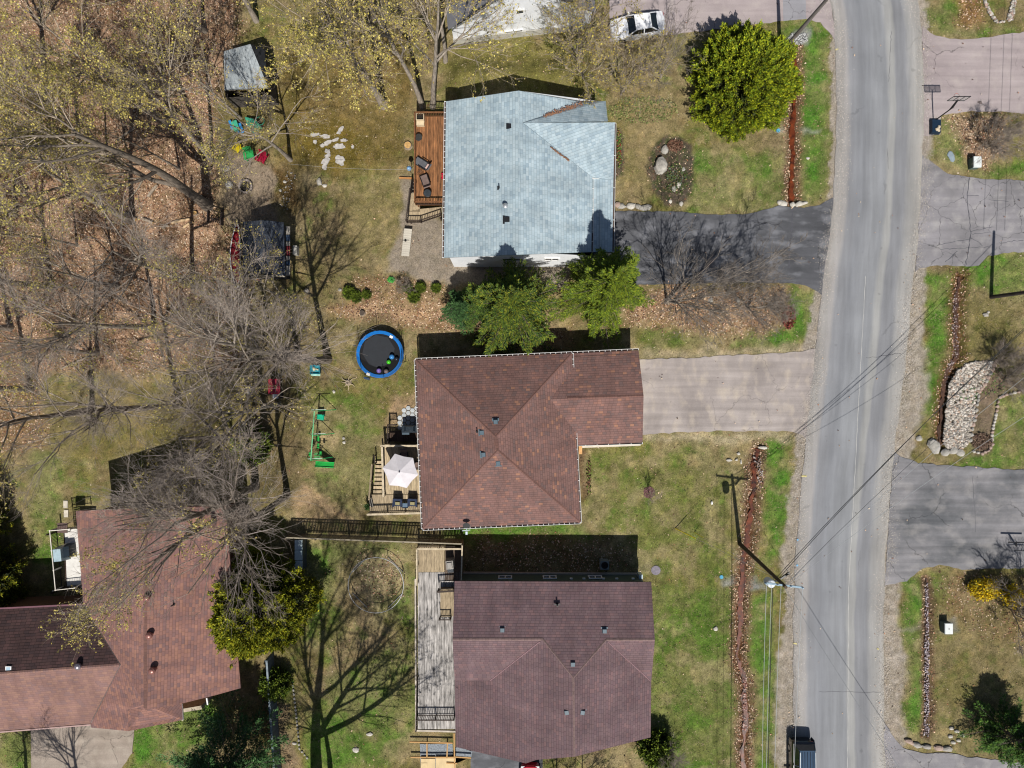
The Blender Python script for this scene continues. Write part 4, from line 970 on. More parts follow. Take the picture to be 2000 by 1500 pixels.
T = [
 # proto, base px, rot, scale, label
 ('big', 405, 402, .4, 1.0, 'massive forked grey tree rising beside the broken bench left of the fire pit'),
 ('bud1', 750, 206, 2.2, 1.0, 'tall bare grey tree standing alone on the mossy lawn left of the cedar deck'),
 ('bare3', 567, 312, 2.4, .9, 'grey tree with the clothes line tied to it, right of the coloured lawn chairs'),
 ('bud3', 825, 208, 3.0, 1.0, 'left one of the twin trunks just above the cedar deck corner'),
 ('bud3', 845, 208, .7, 1.05, 'right one of the twin trunks just above the cedar deck corner'),
 ('bare1', 640, 702, 2.9, 1.0, 'bare pale tree leaning out left of the blue trampoline, nearest to it'),
 ('bare2', 582, 692, .5, 1.03, 'bare grey tree just left of the one beside the trampoline'),
 ('bare3', 577, 588, 4.0, .78, 'bare grey tree below the dark roofed shed'),
 ('bare3', 528, 660, 1.2, .85, 'slim white barked tree left of the bare trees, crossing the shed corner'),
 ('bud1', 258, 432, 5.0, .88, 'tree by the log pile in the brown leaf litter of the wood'),
 ('bud3', 412, 312, 1.9, .9, 'tree with yellow green buds on the wood edge above the fire pit'),
 ('bare1', 560, 968, 3.7, .85, 'bare tree at the left end of the wooden fence, twigs over the rust brown roof'),
 ('bare1', 520, 850, .9, .95, 'bare dark tree between the swing set and the lower left roof shadow'),
 ('bare3', 545, 790, 2.4, .95, 'bare small tree left of the red barrow'),
 ('bud2', 100, 560, 3.1, .95, 'budding tree at the left edge of the wood, halfway down'),
 ('bare2', 300, 640, 2.0, .9, 'bare tree deep in the leaf litter left of the dark roofed shed'),
 ('bare3', 190, 690, 5.1, .95, 'bare thin tree near the lower edge of the wood'),
 ('bud2', 60, 760, 1.4, .95, 'bushy budding tree at the left edge above the dark evergreen shade'),
 ('bud1', 330, 240, 2.7, .85, 'budding tree in the middle of the upper wood'),
 ('bud2', 160, 330, .2, .9, 'budding tree at the left of the upper wood'),
 ('bud3', 400, 60, 5.7, .95, 'budding tree just left of the pale roofed shed at the top'),
 ('bud1', 640, 60, 4.9, .8, 'budding tree at the top edge above the mossy lawn'),
 ('bud3', 730, 40, 1.7, .9, 'budding tree at the top edge left of the white house'),
 ('bud3', 870, 120, 2.1, .8, 'budding tree beside the lower left corner of the white house'),
 ('bare3', 230, 560, 1.0, .8, 'thin bare tree in the centre of the leaf litter'),
 ('bare3', 420, 730, 4.5, .8, 'bare tree with low twigs above the shaded lower left lawn'),
 ('thin', 350, 330, 1.0, 1.0, 'thin dark sapling leaning over the leaf litter near the massive forked tree'),
 ('thin', 480, 560, 2.0, 1.1, 'thin grey sapling beside the red canoe'),
 ('thin', 150, 480, 2.6, 1.1, 'thin sapling at the left of the log pile'),
 ('thin', 470, 230, .6, 1.1, 'thin budding sapling above the yellow lawn chair'),
 ('thin', 690, 110, 4.2, 1.1, 'thin budding sapling left of the tall lone grey tree'),
 ('thin', 210, 300, 5.2, 1.1, 'thin budding sapling in the upper wood'),
 ('multib', 1128, 128, .3, 1.0, 'many stemmed budding tree in front of the white house gable'),
 ('multib', 1215, 180, 2.5, .7, 'budding tall shrub between the pale blue roof and the white car'),
 ('multi', 1290, 150, 4.0, .62, 'bare spreading shrub tree left of the big golden cedar'),
 ('multi', 1460, 600, 1.0, .6, 'small bare shrub tree near the road end of the leafy bed'),
 ('multi', 1420, 575, 3.4, .55, 'low bare shrub on the dark driveway edge'),
 ('bush', 1930, 285, 0, 1.0, 'low grey twiggy bush above the small white utility box on the right'),
 ('bush', 1965, 740, 1, .9, 'bare bush beside the river stone bed on the right'),
 ('bush', 1990, 1190, 2, 1.7, 'bare tall shrub beside the yellow flowering bush'),
 ('bush', 1945, 700, 3, .8, 'small bare bush above the river stone bed'),
 ('bush', 1520, 610, 4, .6, 'reddish low twig bush at the end of the leafy bed'),
 ('sap', 1267, 962, 0, .8, 'young thin sapling in a reddish mulch ring on the front lawn'),
 ('bush', 790, 560, 2, .4, 'tiny bare twig bush between the small green shrubs'),
 ('bush', 1300, 1470, 1, .8, 'pale leafless bush at the bottom edge right of the mauve roof'),
 ('bare2', 380, 560, 4.4, .95, 'bare tree in the litter left of the red canoe'),
 ('bud2', 470, 985, 3.3, .9, 'budding tree in the dark house shade whose yellow twigs reach over the rust brown roof'),
 ('bare1', 350, 790, 2.6, .9, 'bare tree at the lower border of the wood above the rust brown roof'),
 ('bare1', 498, 952, 5.5, 1.02, 'bare tree in the dark house shade above the rust brown roof'),
 ('bud2', 180, 800, 4.2, .85, 'budding tree above the balcony of the rust brown house'),
 ('bud1', 90, 200, 5.6, 1.0, 'tall budding tree near the left edge of the upper wood'),
 ('bud3', 500, 40, 2.5, 1.0, 'budding tree at the top edge above the pale roofed shed'),
 ('bare2', 20, 640, .5, .9, 'bare tree at the left picture edge in the middle'),
 ('bud3', 30, 420, 2.0, .95, 'budding tree at the left picture edge beside the log litter'),
 # stand south of the picture edge; their shadows reach the lower lawns
 ('big', 622, 1535, 4.1, 1.3, 'tree below the bottom edge whose shadow forks over the ring frame lawn'),
 ('bare2', 645, 1530, 2.0, .95, 'smaller tree below the bottom edge beside the shadow casting trunk'),
 ('bare2', 50, 1540, 3.0, .7, 'tree below the bottom edge that shades the beige concrete drive'),
 ('bare2', 170, 1610, 1.0, .85, 'tree below the bottom edge whose branch shadows cross the concrete drive'),
 ('bare3', 1090, 1580, 4.0, .7, 'tree below the bottom edge behind the mauve roofed house'),
 ('bare3', 1140, 1575, 5.0, .55, 'lower tree below the bottom edge beside the red car'),
]
for pr, x, y, rz, sc, lab in T:
    nm = {'bush': 'bare_bush', 'sap': 'sapling', 'thin': 'sapling', 'multi': 'bare_shrub_tree', 'multib': 'budding_shrub_tree'}.get(pr, 'deciduous_tree')
    plant(nm, lab, 'bush' if pr == 'bush' else 'tree', PR[pr], x, y, rz, sc)
plant('bare_shrub_tree', 'bare many stemmed tree leaning right from the leafy bed between two driveways', 'tree', PR['multi'], 1302, 590, 0.0, 1.12, lean=(-.10, .30))
# ---- evergreens
folm = M('evergreen_foliage', (1, 1, 1), .75, .25, 2.0, tint=True)
def blades(R, c, d, l, w, cols, br):
    n = len(c); d = unitv(d); s = unitv(np.cross(d, R.normal(0, .7, (n, 3)) + np.array([0, 0, 1.0])))
    l = l[:, None]; w = w[:, None]
    V = np.stack([c, c + d * l * .45 + s * w, c + d * l, c + d * l * .45 - s * w], 1).reshape(-1, 3)
    F = np.arange(n * 4).reshape(n, 4)
    pal = np.array([C(x) for x in cols]); tc = pal[R.integers(0, len(pal), n)] * br[:, None] * R.uniform(.75, 1.25, (n, 1))
    return V, F, np.repeat(tc, 4, 0)
def spruce(seed, h, Rm, nb=420, J=40, cols=('35521a', '456322', '2b461a', '587026'), shape=.85, droop=-.12):
    R = np.random.default_rng(seed)
    t = R.uniform(0.04, 1, nb) ** .8; z = h * t; az = R.uniform(0, 6.283, nb)
    lump = 1 + .22 * np.sin(az * 5 + 3 * t) + R.normal(0, .16, nb)
    Lb = Rm * np.clip(1 - t, 0.03, 1) ** shape * lump
    d = unitv(np.stack([np.cos(az), np.sin(az), droop + .5 * t + R.normal(0, .07, nb)], -1))
    st = np.stack([np.zeros(nb), np.zeros(nb), z], -1)
    s = R.uniform(.22, 1, (nb, J)) ** .7
    c = st[:, None] + d[:, None] * (Lb[:, None] * s)[..., None]; c[..., 2] -= .10 * (s * Lb[:, None]) ** 1.3 * .4
    side = np.stack([-np.sin(az), np.cos(az), np.zeros(nb)], -1)
    sg = R.uniform(-1, 1, (nb, J)); wid = .20 * Lb[:, None] * (1.05 - s) + .08
    c = c + side[:, None] * (sg * wid)[..., None] + R.normal(0, .05, (nb, J, 3))
    dd = d[:, None] + side[:, None] * (np.sign(sg) * .8)[..., None] + R.normal(0, .22, (nb, J, 3)) + np.array([0, 0, .12])
    br = .30 + 1.12 * s  # lighter new tips; shade of the crown's inside put into the tint
    n = nb * J
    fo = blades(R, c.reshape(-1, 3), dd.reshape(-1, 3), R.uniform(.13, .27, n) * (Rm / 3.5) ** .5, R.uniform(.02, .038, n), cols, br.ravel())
    K = np.stack([st, st + d * Lb[:, None] * .5, st + d * Lb[:, None] * .93], 1)
    bv = tubes(K, np.tile([.035, .02, .01], (nb, 1)), 3)
    tr = tubes(np.array([[[0, 0, -.1], [0, 0, h * .5], [0, 0, h * .97]]]), np.array([[h * .02, h * .013, .02]]), 8)
    return [('trunk', npmesh('trunk', tr[0], tr[1], barkd, 'mesh')), ('boughs', npmesh('boughs', bv[0], bv[1], barkd, 'mesh')), ('foliage', npmesh('foliage', fo[0], fo[1], folm, 'mesh', fo[2]))]
def cedar(seed, h, Rm, nc=520, J=52, cols=('5a6512', '6b7414', '3f5214', '7c7f1a', '4c5c14'), low=.04, lob=.16, pt=1.6):
    """dense dome of upright scale-leaf sprays in clumps"""
    R = np.random.default_rng(seed)
    u = R.uniform(0, 1, nc); z = h * (low + (1 - low) * u ** 1.05); az = R.uniform(0, 6.283, nc)
    prof = np.clip(1 - (u ** pt), 0.02, 1) ** .62 * (0.82 + .18 * np.sin(np.clip(u * 4, 0, 1.57)))
    rad = Rm * prof * (1 + lob * np.sin(az * 3 + 1.3) * .6 + lob * np.sin(az * 7 + 5 * u) * .6 + R.normal(0, .07, nc))
    inn = R.uniform(.66, 1, nc) ** .5
    c0 = np.stack([np.cos(az) * rad * inn, np.sin(az) * rad * inn, z], -1)
    out = unitv(np.stack([np.cos(az), np.sin(az), .55 + .9 * u], -1))
    j = R.uniform(0, 1, (nc, J)); sp = (.42 * (1 - j * .8)) * np.repeat(R.uniform(.7, 1.35, (nc, 1)), J, 1)
    c = c0[:, None] + out[:, None] * (j * .85 - .25)[..., None] + R.normal(0, 1, (nc, J, 3)) * sp[..., None] * .55
    dd = out[:, None] + R.normal(0, .5, (nc, J, 3)) + np.array([0, 0, .1])
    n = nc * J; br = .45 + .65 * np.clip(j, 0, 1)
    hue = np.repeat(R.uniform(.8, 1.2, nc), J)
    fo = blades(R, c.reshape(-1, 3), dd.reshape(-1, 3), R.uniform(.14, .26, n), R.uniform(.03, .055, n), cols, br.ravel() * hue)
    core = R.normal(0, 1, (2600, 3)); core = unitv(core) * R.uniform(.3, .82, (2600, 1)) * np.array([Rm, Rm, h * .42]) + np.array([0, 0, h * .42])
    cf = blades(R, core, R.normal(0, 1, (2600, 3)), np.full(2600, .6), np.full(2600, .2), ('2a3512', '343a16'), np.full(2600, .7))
    V = np.concatenate([fo[0], cf[0]]); F_ = np.concatenate([fo[1], cf[1] + len(fo[0])]); tc = np.concatenate([fo[2], cf[2]])
    tr = tubes(np.array([[[0, 0, -.1], [.05, 0, h * .4], [0, .05, h * .8]]]), np.array([[.16, .11, .03]]), 8)
    m_ = min(160, nc); K = np.stack([np.stack([np.zeros(m_), np.zeros(m_), z[:m_] * .7], -1), c0[:m_] * np.array([.6, .6, .95]), c0[:m_] * .97], 1)
    bv = tubes(K, np.tile([.03, .02, .01], (m_, 1)), 3)
    return [('trunk', npmesh('trunk', tr[0], tr[1], barkd, 'mesh')), ('boughs', npmesh('boughs', bv[0], bv[1], barkd, 'mesh')), ('foliage', npmesh('foliage', V, F_, folm, 'mesh', tc))]
sp1 = spruce(1, 12.8, 4.3, 250, 290, ('34481a', '46581a', '2a3c18', '566418', '6a6c1c'))
sp2 = spruce(2, 8, 2.8, 220, 170, ('31461a', '43581c', '28401a', '505f1c'))
spb = spruce(3, 4.8, 1.9, 150, 140, ('2f4a26', '3c5a2c', '264020'))
spd = spruce(4, 9, 4.4, 260, 180, ('3c5a34', '31501f', '4a6a3a', '2c4a24'), .7)
sp3 = spruce(6, 5.6, 2.9, 200, 170, ('30501a', '3e5c1e', '284418', '4a6420'), .75)
sp4 = spruce(5, 13.6, 3.9, 240, 280, ('4a5c16', '5e6c18', '526216', '6c7618', '3d4f18'), .88)
plant('spruce_tree', 'tallest green spruce below the pale blue roof, shading its white gable wall', 'tree', sp1, 1000, 610, .3)
plant('spruce_tree', 'mid green spruce left of the tallest spruce under the gable wall', 'tree', sp2, 948, 600, 1.3, .85)
plant('spruce_tree', 'small bluish spruce at the left end of the evergreen row', 'tree', spb, 905, 608, 2.0)
plant('cedar_tree', 'tall yellow green evergreen at the dark driveway by the pale blue roof corner', 'tree', sp4, 1168, 580, .8)
plant('cedar_tree', 'big golden green cedar near the road at the top', 'tree', cedar(7, 6.2, 4.15, 760, 105, ('788416', '8e9618', '556c18', '9ca01c', '687a18'), .03, .11, 2.2), 1437, 182, 0)
plant('cedar_tree', 'olive cedar overhanging the rust brown roof at the lower left', 'tree', cedar(8, 8.4, 4.0, 640, 115, ('808216', '94921a', '606e18', 'a09a20', '6c7618'), .04, .2, 1.7), 532, 1160, 0)
plant('spruce_tree', 'dark shaded spruce at the bottom between two lawns', 'tree', spd, 478, 1455, .5, 1.15)
plant('spruce_tree', 'round dark spruce in the lower right corner', 'tree', sp3, 1940, 1412, .9)
cb = cedar(9, 7.5, 2.6, 420, 50, ('6b6c12', '4f5a14', '3f5014', '858018'), .04, .2, 1.5)
plant('cedar_tree', 'dark evergreen at the left edge above the shaded path', 'tree', cb, 5, 1115, 0, 1.0)
plant('cedar_tree', 'evergreen at the left edge right beside the lower left roof', 'tree', cb, 8, 1172, 2.0, .8)
plant('cedar_tree', 'evergreen at the left edge, highest of the three there', 'tree', cb, -35, 1010, 4.0, 1.05)
sh = cedar(10, 1.7, 1.0, 130, 40, ('5a6a1a', '6b7a20', '3f5418'), .1)
plant('cedar_shrub', 'small dark green shrub beside the fence below the olive cedar', 'shrub', sh, 543, 1330, 0, 1.0)
for i, (x, y, s, lab) in enumerate([(683, 573, .85, 'left green shrub of three in the bed above the trampoline'), (697, 581, .75, 'middle yellow green shrub of three in the bed above the trampoline'),
    (717, 576, .6, 'right small shrub of three in the bed above the trampoline'), (797, 563, .65, 'leftmost small green shrub of four near the blue spruce'), (822, 562, .7, 'upper middle small green shrub of four near the blue spruce'),
    (852, 563, .65, 'small green shrub nearest to the blue spruce'), (809, 581, .8, 'lowest small green shrub of four near the blue spruce')]):
    plant('cedar_shrub', lab, 'shrub', sh, x, y, i, s * .5)
plant('cedar_shrub', 'shrub with dark green leaves in the shade at the lower middle beside the dirt', 'shrub', sh, 500, 870, 1, 1.2)
plant('cedar_shrub', 'low dark shrub right of the mauve roof near the bottom edge', 'shrub', sh, 1278, 1452, 1, 1.15)
# yellow flowering bush
R = np.random.default_rng(77); n = 5200
def flower_bush(label, px, py, rx, ry, hh, n, seed):
    R = np.random.default_rng(seed); a = unitv(R.normal(0, 1, (n, 3))) * R.uniform(.35, 1, (n, 1)) ** .4 * np.array([rx, ry, hh * .5]) + np.array([0, 0, hh * .5])
    a += R.normal(0, .12, (n, 3)); a[:, 2] = np.abs(a[:, 2]); v, f, tc = quads(R, a, .075 * R.uniform(.6, 1.3, n), ('c9a80c', 'd8b80f', 'b0921a', '8f8a2a'))
    b = P(px, py); o = thing('flowering_bush', label, 'bush', (b.x, b.y, -.03)); link('flowers', npmesh('flowers', v, f, budm, 'mesh', tc), o)
    K = np.zeros((60, 3, 3)); e = a[:60]; K[:, 1] = e * np.array([.5, .5, .7]); K[:, 2] = e; bv = tubes(K, np.tile([.02, .012, .006], (60, 1)), 3)
    link('stems', npmesh('stems', bv[0], bv[1], twigm, 'mesh'), o)
flower_bush('large yellow flowering bush at the edge of the mottled right driveway', 1912, 1146, 1.25, .85, 1.5, 2600, 77)
flower_bush('smaller yellow flowering bush nearest to the right picture edge', 1967, 1160, .75, .9, 1.4, 1300, 78)
# ------------------------------------------------------------------ decks
cedarw = M('cedar_deck_board', C('7f5737'), .7, .38, 1.2, .15, rnd=.32, stretch=(6, 1, 1))
cedarw2 = M('cedar_rail', C('6e4a2e'), .75, .25, 3)
darkrail = M('dark_brown_rail', C('352a24'), .7, .2, 3)
tanboard = M('tan_deck_board', C('a8977a'), .8, .3, 1.5, .15, rnd=.18, stretch=(6, 1, 1))
palerail = M('pale_wood_rail', C('b5a78e'), .8, .2, 3)
greyboard = M('weathered_white_board', C('989490'), .85, .5, .9, .2, rnd=.16, stretch=(7, 1, 1))
tan2 = M('weathered_tan_board', C('9a8a70'), .85, .3, 1.6, .2, rnd=.12, stretch=(7, 1, 1))
fencew = M('fence_board', C('6f6454'), .85, .3, 2, .2, rnd=.2)
bluefence = M('blue_grey_fence_board', C('5d666c'), .8, .25, 2, .15, rnd=.15)
stonem = M('grey_stone', C('98948c'), .9, .25, 2.5, .5)
stonep = M('pinkish_stone', C('a08c80'), .9, .25, 2.5, .5)
stonew = M('pale_stone', C('b3aea4'), .9, .22, 2.5, .5)
soilm = M('charcoal', C('26231f'), .95, .4, 9, .6)
def boards(parent, x0, x1, y0, y1, z, wid, mat, along='y', gap=.012, th=.035, name='board'):
    """deck boards over the world rectangle"""
    a0, a1 = (x0, x1) if along == 'y' else (y0, y1); a0, a1 = min(a0, a1), max(a0, a1)
    b0, b1 = (y0, y1) if along == 'y' else (x0, x1); b0, b1 = min(b0, b1), max(b0, b1)
    n = max(1, round((a1 - a0) / wid)); w = (a1 - a0) / n
    for i in range(n):
        c = a0 + (i + .5) * w; m = (b0 + b1) / 2
        if along == 'y': box(name, mat, parent, (c, m, z - th / 2 + random.uniform(-.002, .002)), (w - gap, b1 - b0, th))
        else: box(name, mat, parent, (m, c, z - th / 2 + random.uniform(-.002, .002)), (b1 - b0, w - gap, th))
def railing(parent, p0, p1, z, hgt, top, bal, step=.16, w=.12, post=1.8, bw=.035):
    p0 = Vector((p0[0], p0[1], 0)); p1 = Vector((p1[0], p1[1], 0)); d = p1 - p0; L_ = d.length; ang = math.atan2(d.y, d.x)
    za = z if not isinstance(z, tuple) else z[0]; zb = z if not isinstance(z, tuple) else z[1]
    U = Vector((0, 0, 1))
    beam('top_rail', top, parent, p0 + U * (za + hgt), p1 + U * (zb + hgt), .04, w) if False else None
    mb = MB(); mb.beam(p0 + U * (za + hgt), p1 + U * (zb + hgt), w, .04); mb.build('top_rail', top, parent)
    mb = MB(); mb.beam(p0 + U * (za + .12), p1 + U * (zb + .12), .05, .05); mb.build('bottom_rail', bal, parent)
    n = max(2, int(L_ / step))
    for i in range(1, n):
        q = p0 + d * i / n; zz = za + (zb - za) * i / n
        box('baluster', bal, parent, (q.x, q.y, zz + hgt / 2 + .05), (bw, bw, hgt - .12), ang)
    n = max(1, round(L_ / post))
    for i in range(n + 1):
        q = p0 + d * i / n; zz = za + (zb - za) * i / n
        box('post', top, parent, (q.x, q.y, zz + hgt / 2 + .01), (.1, .1, hgt + .06), ang)
def legs(parent, pts, z, mat, s=.12):
    for p in pts: box('deck_post', mat, parent, (p[0], p[1], z / 2 - .1), (s, s, z + .1))

# cedar deck, upper left of the blue roof
z = 2.3; d1 = thing('deck', 'raised orange cedar deck with dark rails along the pale blue roofed house', 'deck', P(842, 320))
a, b = P(813, 228, z), P(878, 400, z)
boards(d1, a.x, b.x, a.y, b.y, z, .14, cedarw)
mb = MB()
for k in range(5):
    yy = a.y + (b.y - a.y) * (k + .02) / 4.04; mb.beam((a.x + .06, yy, z - .14), (b.x - .06, yy, z - .14), .05, .2)
mb.build('joists', cedarw2, d1)
railing(d1, (a.x, a.y), (a.x, b.y), z, .95, cedarw2, cedarw2, .13); railing(d1, (a.x, a.y), (b.x - .3, a.y), z, .95, cedarw2, cedarw2, .13)
railing(d1, (a.x, b.y), (b.x - .3, b.y), z, .95, cedarw2, darkrail, .13)
legs(d1, [(a.x + .1, a.y - .1), (a.x + .1, b.y + .1), (a.x + .1, (a.y + b.y) / 2)], z - .25, cedarw2)
# its stair
s1 = thing('deck_stairs', 'turning wooden stair with black baluster rails below the cedar deck', 'stairs', P(825, 415))
zl = 1.3; l0, l1 = P(797, 410, zl), P(862, 437, zl)
ld = [P(800, 412, 1.2), P(822, 408, 1.2), P(863, 404, 1.2), P(863, 422, 1.2), P(823, 434, 1.2), P(797, 434, 1.2)]
mb = MB(); mb.prism([(p.x, p.y) for p in ld], 1.10, 1.2); mb.build('landing', tan2, s1)
for k in range(7):
    q = P(799 + 0, 408 - k * 3.2, 1.1 + 0); zz = 1.2 - .0 + k * .16
    p0 = P(800, 410 - k * 5.2, zz); p1 = P(820, 412 - k * 5.2, zz); beam('step', tan2, s1, (p0.x, p0.y, zz - .02), (p1.x, p1.y, zz - .02), .24, .04) if k < 0 else box('step', tan2, s1, ((p0.x + p1.x) / 2, (p0.y + p1.y) / 2, zz - .02), (.85, .21, .04))
railing(s1, P(796, 434, 1.2)[:2], P(803, 374, 2.3)[:2], (1.2, 2.2), .9, darkrail, darkrail, .14, .08)
railing(s1, P(796, 435, 1.2)[:2], P(823, 435, 1.2)[:2], 1.2, .9, darkrail, darkrail, .14, .08)
railing(s1, P(823, 435, 1.2)[:2], P(862, 422, 1.2)[:2], 1.2, .9, darkrail, darkrail, .14, .08)
legs(s1, [P(800, 430, 1)[:2], P(860, 424, 1)[:2], P(800, 412, 1)[:2]], 1.1, darkrail)

# things on the cedar deck
ch = M('charcoal_fabric', C('55565a'), .8, .15); brf = M('brown_cushion', C('6d5d57'), .85, .15)
def place(o, px, py, z, rz=0, sc=1.0):
    p = P(px, py, z); o.location = (p.x, p.y, z); o.rotation_euler = (0, 0, rz); o.scale = (sc,) * 3
def lounge(label, px, py, z, rz, cm, long=1.35, pillow=None):
    t = thing('patio_chair', label, 'chair')
    mb = MB()
    for x in (-.3, .3): mb.beam((x, -.3, .33), (x, long - .75, .33), .05, .05); mb.beam((x, -.28, 0), (x, -.28, .55), .04, .04); mb.beam((x, .3, 0), (x, .3, .55), .04, .04); mb.beam((x, -.3, .56), (x, .35, .56), .06, .04)
    mb.beam((-.32, -.28, .33), (.32, -.28, .33), .04, .04); mb.beam((-.32, .3, .33), (.32, .3, .33), .04, .04)
    mb.build('frame', black_metal, t)
    mb = MB(); mb.box((0, .1 + (long - 1.35) / 2, .38), (.56, .85 + long - 1.35, .09)); mb.build('seat', cm, t)
    mb = MB(); mb.beam((0, -.3, .4), (0, -.62, .88), .56, .09); mb.build('backrest', cm, t)
    if pillow: mb = MB(); mb.beam((-.2, -.38, .60), (.2, -.38, .60), .2, .10); mb.build('pillow', pillow, t)
    place(t, px, py, z, rz); return t
lounge('grey lounge chair with pinkish pillow on the cedar deck', 829, 325, 2.3, 1.0, ch, 1.6, M('pink_pillow', C('b59a92'), .8, .1))
lounge('brown cushioned armchair on the cedar deck below the grey lounge chair', 832, 357, 2.3, .35, brf)
t = thing('fire_table', 'round black drum table at the foot of the cedar deck', 'table'); mb = MB(); mb.lathe((0, 0, 0), [(.25, 0), (.27, .4), (.33, .42), (.33, .47), (.3, .48)], 20); mb.build('drum', black_metal, t)
mb = MB(); mb.lathe((0, 0, .48), [(.29, 0), (.29, .02), (.05, .025)], 20); mb.build('table_top', M('dark_slate', C('30363b'), .5, .2), t); place(t, 836, 380, 2.3)
t = thing('folding_table', 'small round glass side table by the deck rail', 'table'); mb = MB(); mb.lathe((0, 0, .45), [(.28, 0), (.3, .02), (.28, .04)], 20); mb.build('table_top', M('smoked_glass', C('3a3a38'), .15, .1, spec=.6), t)
mb = MB()
for k in range(3): mb.tube([(.22 * math.cos(k * 2.1), .22 * math.sin(k * 2.1), 0), (.1 * math.cos(k * 2.1), .1 * math.sin(k * 2.1), .45)], .015, 6)
mb.build('table_legs', black_metal, t); place(t, 819, 272, 2.3)
t = thing('side_table', 'small round wire table between the two deck chairs', 'table'); mb = MB()
for r in (.24, .16): mb.tube([(r * math.cos(k * .4), r * math.sin(k * .4), .42) for k in range(17)], .012, 5, caps=False)
for k in range(3): mb.tube([(.22 * math.cos(k * 2.1), .22 * math.sin(k * 2.1), 0), (.2 * math.cos(k * 2.1), .2 * math.sin(k * 2.1), .42)], .012, 5)
mb.build('wire_frame', black_metal, t); place(t, 822, 342, 2.3)
t = thing('planter_box', 'cream box with dark inside at the top left corner of the cedar deck', 'box'); cr_ = M('cream_board', C('c2b294'), .7, .1)
for x, y, sx, sy in ((0, .3, .62, .05), (0, -.3, .62, .05), (.3, 0, .05, .55), (-.3, 0, .05, .55)): box('side_panel', cr_, t, (x, y, .3), (sx, sy, .6))
mb = MB(); mb.box((0, 0, .2), (.54, .54, .3)); mb.build('soil', soilm, t); mb = MB(); mb.box((0, -.5, .2), (.62, .32, .4)); mb.build('bench_ledge', cr_, t); place(t, 822, 232, 2.3)
t = thing('toy_car', 'bright red toy at the wall edge of the cedar deck', 'toy'); redp = M('red_plastic', C('b0122e'), .35, .05)
mb = MB(); mb.box((0, 0, .2), (.3, .5, .2), 0, .85); mb.box((0, -.05, .34), (.24, .25, .12), 0, .7); mb.build('body', redp, t)
mb = MB(); 
for x in (-.15, .15):
    for y in (-.17, .17): mb.tube([(x - .03, y, .09), (x + .03, y, .09)], .09, 10)
mb.build('wheels', black_metal, t); place(t, 866, 345, 2.3)
t = thing('gazing_ball', 'blue and white ball lamp fixed outside the cedar deck rail', 'lamp'); mb = MB(); mb.lathe((0, 0, 0), [(.03, 0), (.03, .9), (.16, 1.0), (.21, 1.15), (.16, 1.32), (.03, 1.38)], 14); mb.build('globe', M('blue_glaze', C('6f93b5'), .15, .15), t, True); place(t, 803, 337, 1.0)
mb = MB(); p0, p1 = P(562, 320, 2.0), P(803, 331, 3.1); mb.tube([p0.lerp(p1, k / 20) - Vector((0, 0, .5 * math.sin(math.pi * k / 20))) for k in range(21)], .012, 4)
tag(mb.build('clothes_line', M('pale_rope', C('8c8880'), .8, .1)), 'thin clothes line from the grey tree to the cedar deck', 'rope')

# pale bench table on the gravel
t = thing('long_bench', 'long pale plank bench with a small black lamp, standing on the gravel', 'bench', P(795, 474)); pp = M('pale_plank', C('b5afa2'), .75, .12, 2, rnd=.06)
for k in range(12):
    y = 449 + k * 4.45; p = P(797.0 - k * .48, y, .55); box('plank', pp, t, (p.x, p.y, .55), (.66, .185, .05), -.08)
mb = MB()
for y in (455, 495): p = P(795, y); mb.box((p.x, p.y, .26), (.5, .1, .52))
mb.build('trestles', M('grey_trestle', C('77736a'), .8, .1), t)
mb = MB(); p = P(792, 470, .6); mb.lathe((p.x, p.y, .58), [(.09, 0), (.09, .12), (.03, .2)], 12); mb.beam((p.x - .25, p.y + .03, .62), (p.x + .3, p.y + .03, .62), .03, .03); mb.build('lamp', black_metal, t)
mb = MB(); p, q = P(780, 348), P(806, 349); mb.beam((p.x, p.y, .08), (q.x, q.y, .08), .12, .18); tag(mb.build('timber_edging', M('orange_timber', C('a9794a'), .8, .15)), 'orange timber edging at the top of the gravel strip', 'timber')

# ------------------------------------------------------------------ decks of the centre house
z = 1.1; d2 = thing('deck', 'small tan deck with patio parasol left of the centre brown roof', 'deck', P(780, 930))
a, b = P(748, 868, z), P(846, 965, z); boards(d2, a.x, b.x, a.y, b.y, z, .14, tanboard)
a2, b2 = P(722, 960, z), P(848, 1000, z)
boards(d2, P(722, 968, z).x, b2.x, P(0, 966, z).y, b2.y, z - .003, .14, tan2)
railing(d2, P(748, 869, z)[:2], P(822, 869, z)[:2], z, .95, palerail, darkrail, .16, .16)
railing(d2, P(750, 869, z)[:2], P(753, 966, z)[:2], z, .95, palerail, darkrail, .16, .16)
railing(d2, P(722, 1001, z)[:2], P(828, 998, z)[:2], z, .95, palerail, darkrail, .16, .16)
mb = MB()
for yy in (880, 920, 960, 998): p, q = P(748, yy, z), P(846, yy, z); mb.beam((p.x, p.y, z - .14), (q.x, q.y, z - .14), .05, .2)
mb.build('joists', palerail, d2); legs(d2, [P(748, 870)[:2], P(752, 960)[:2], P(726, 998)[:2], P(846, 998)[:2]], z - .25, palerail)
st = thing('deck_stairs', 'open tread wooden stair on the left side of the parasol deck', 'stairs', P(740, 930))
for k in range(8):
    zz = .14 + k * .13; p = P(741.5 - k * .6, 903 + k * 8.2, zz); box('step', tanboard, st, (p.x, p.y, zz), (.72, .24, .04))
railing(st, P(731, 905)[:2], P(725, 972, 1)[:2], (.15, 1.05), .9, tan2, darkrail, .3, .14)
railing(st, P(735, 888)[:2], P(736, 903)[:2], 0, .9, darkrail, darkrail, .2, .08)
para = M('off_white_canvas', C('c3bfc2'), .85, .05)
um = thing('parasol', 'off white six sided patio parasol over the small tan deck', 'parasol', P(783, 920, 1.1))
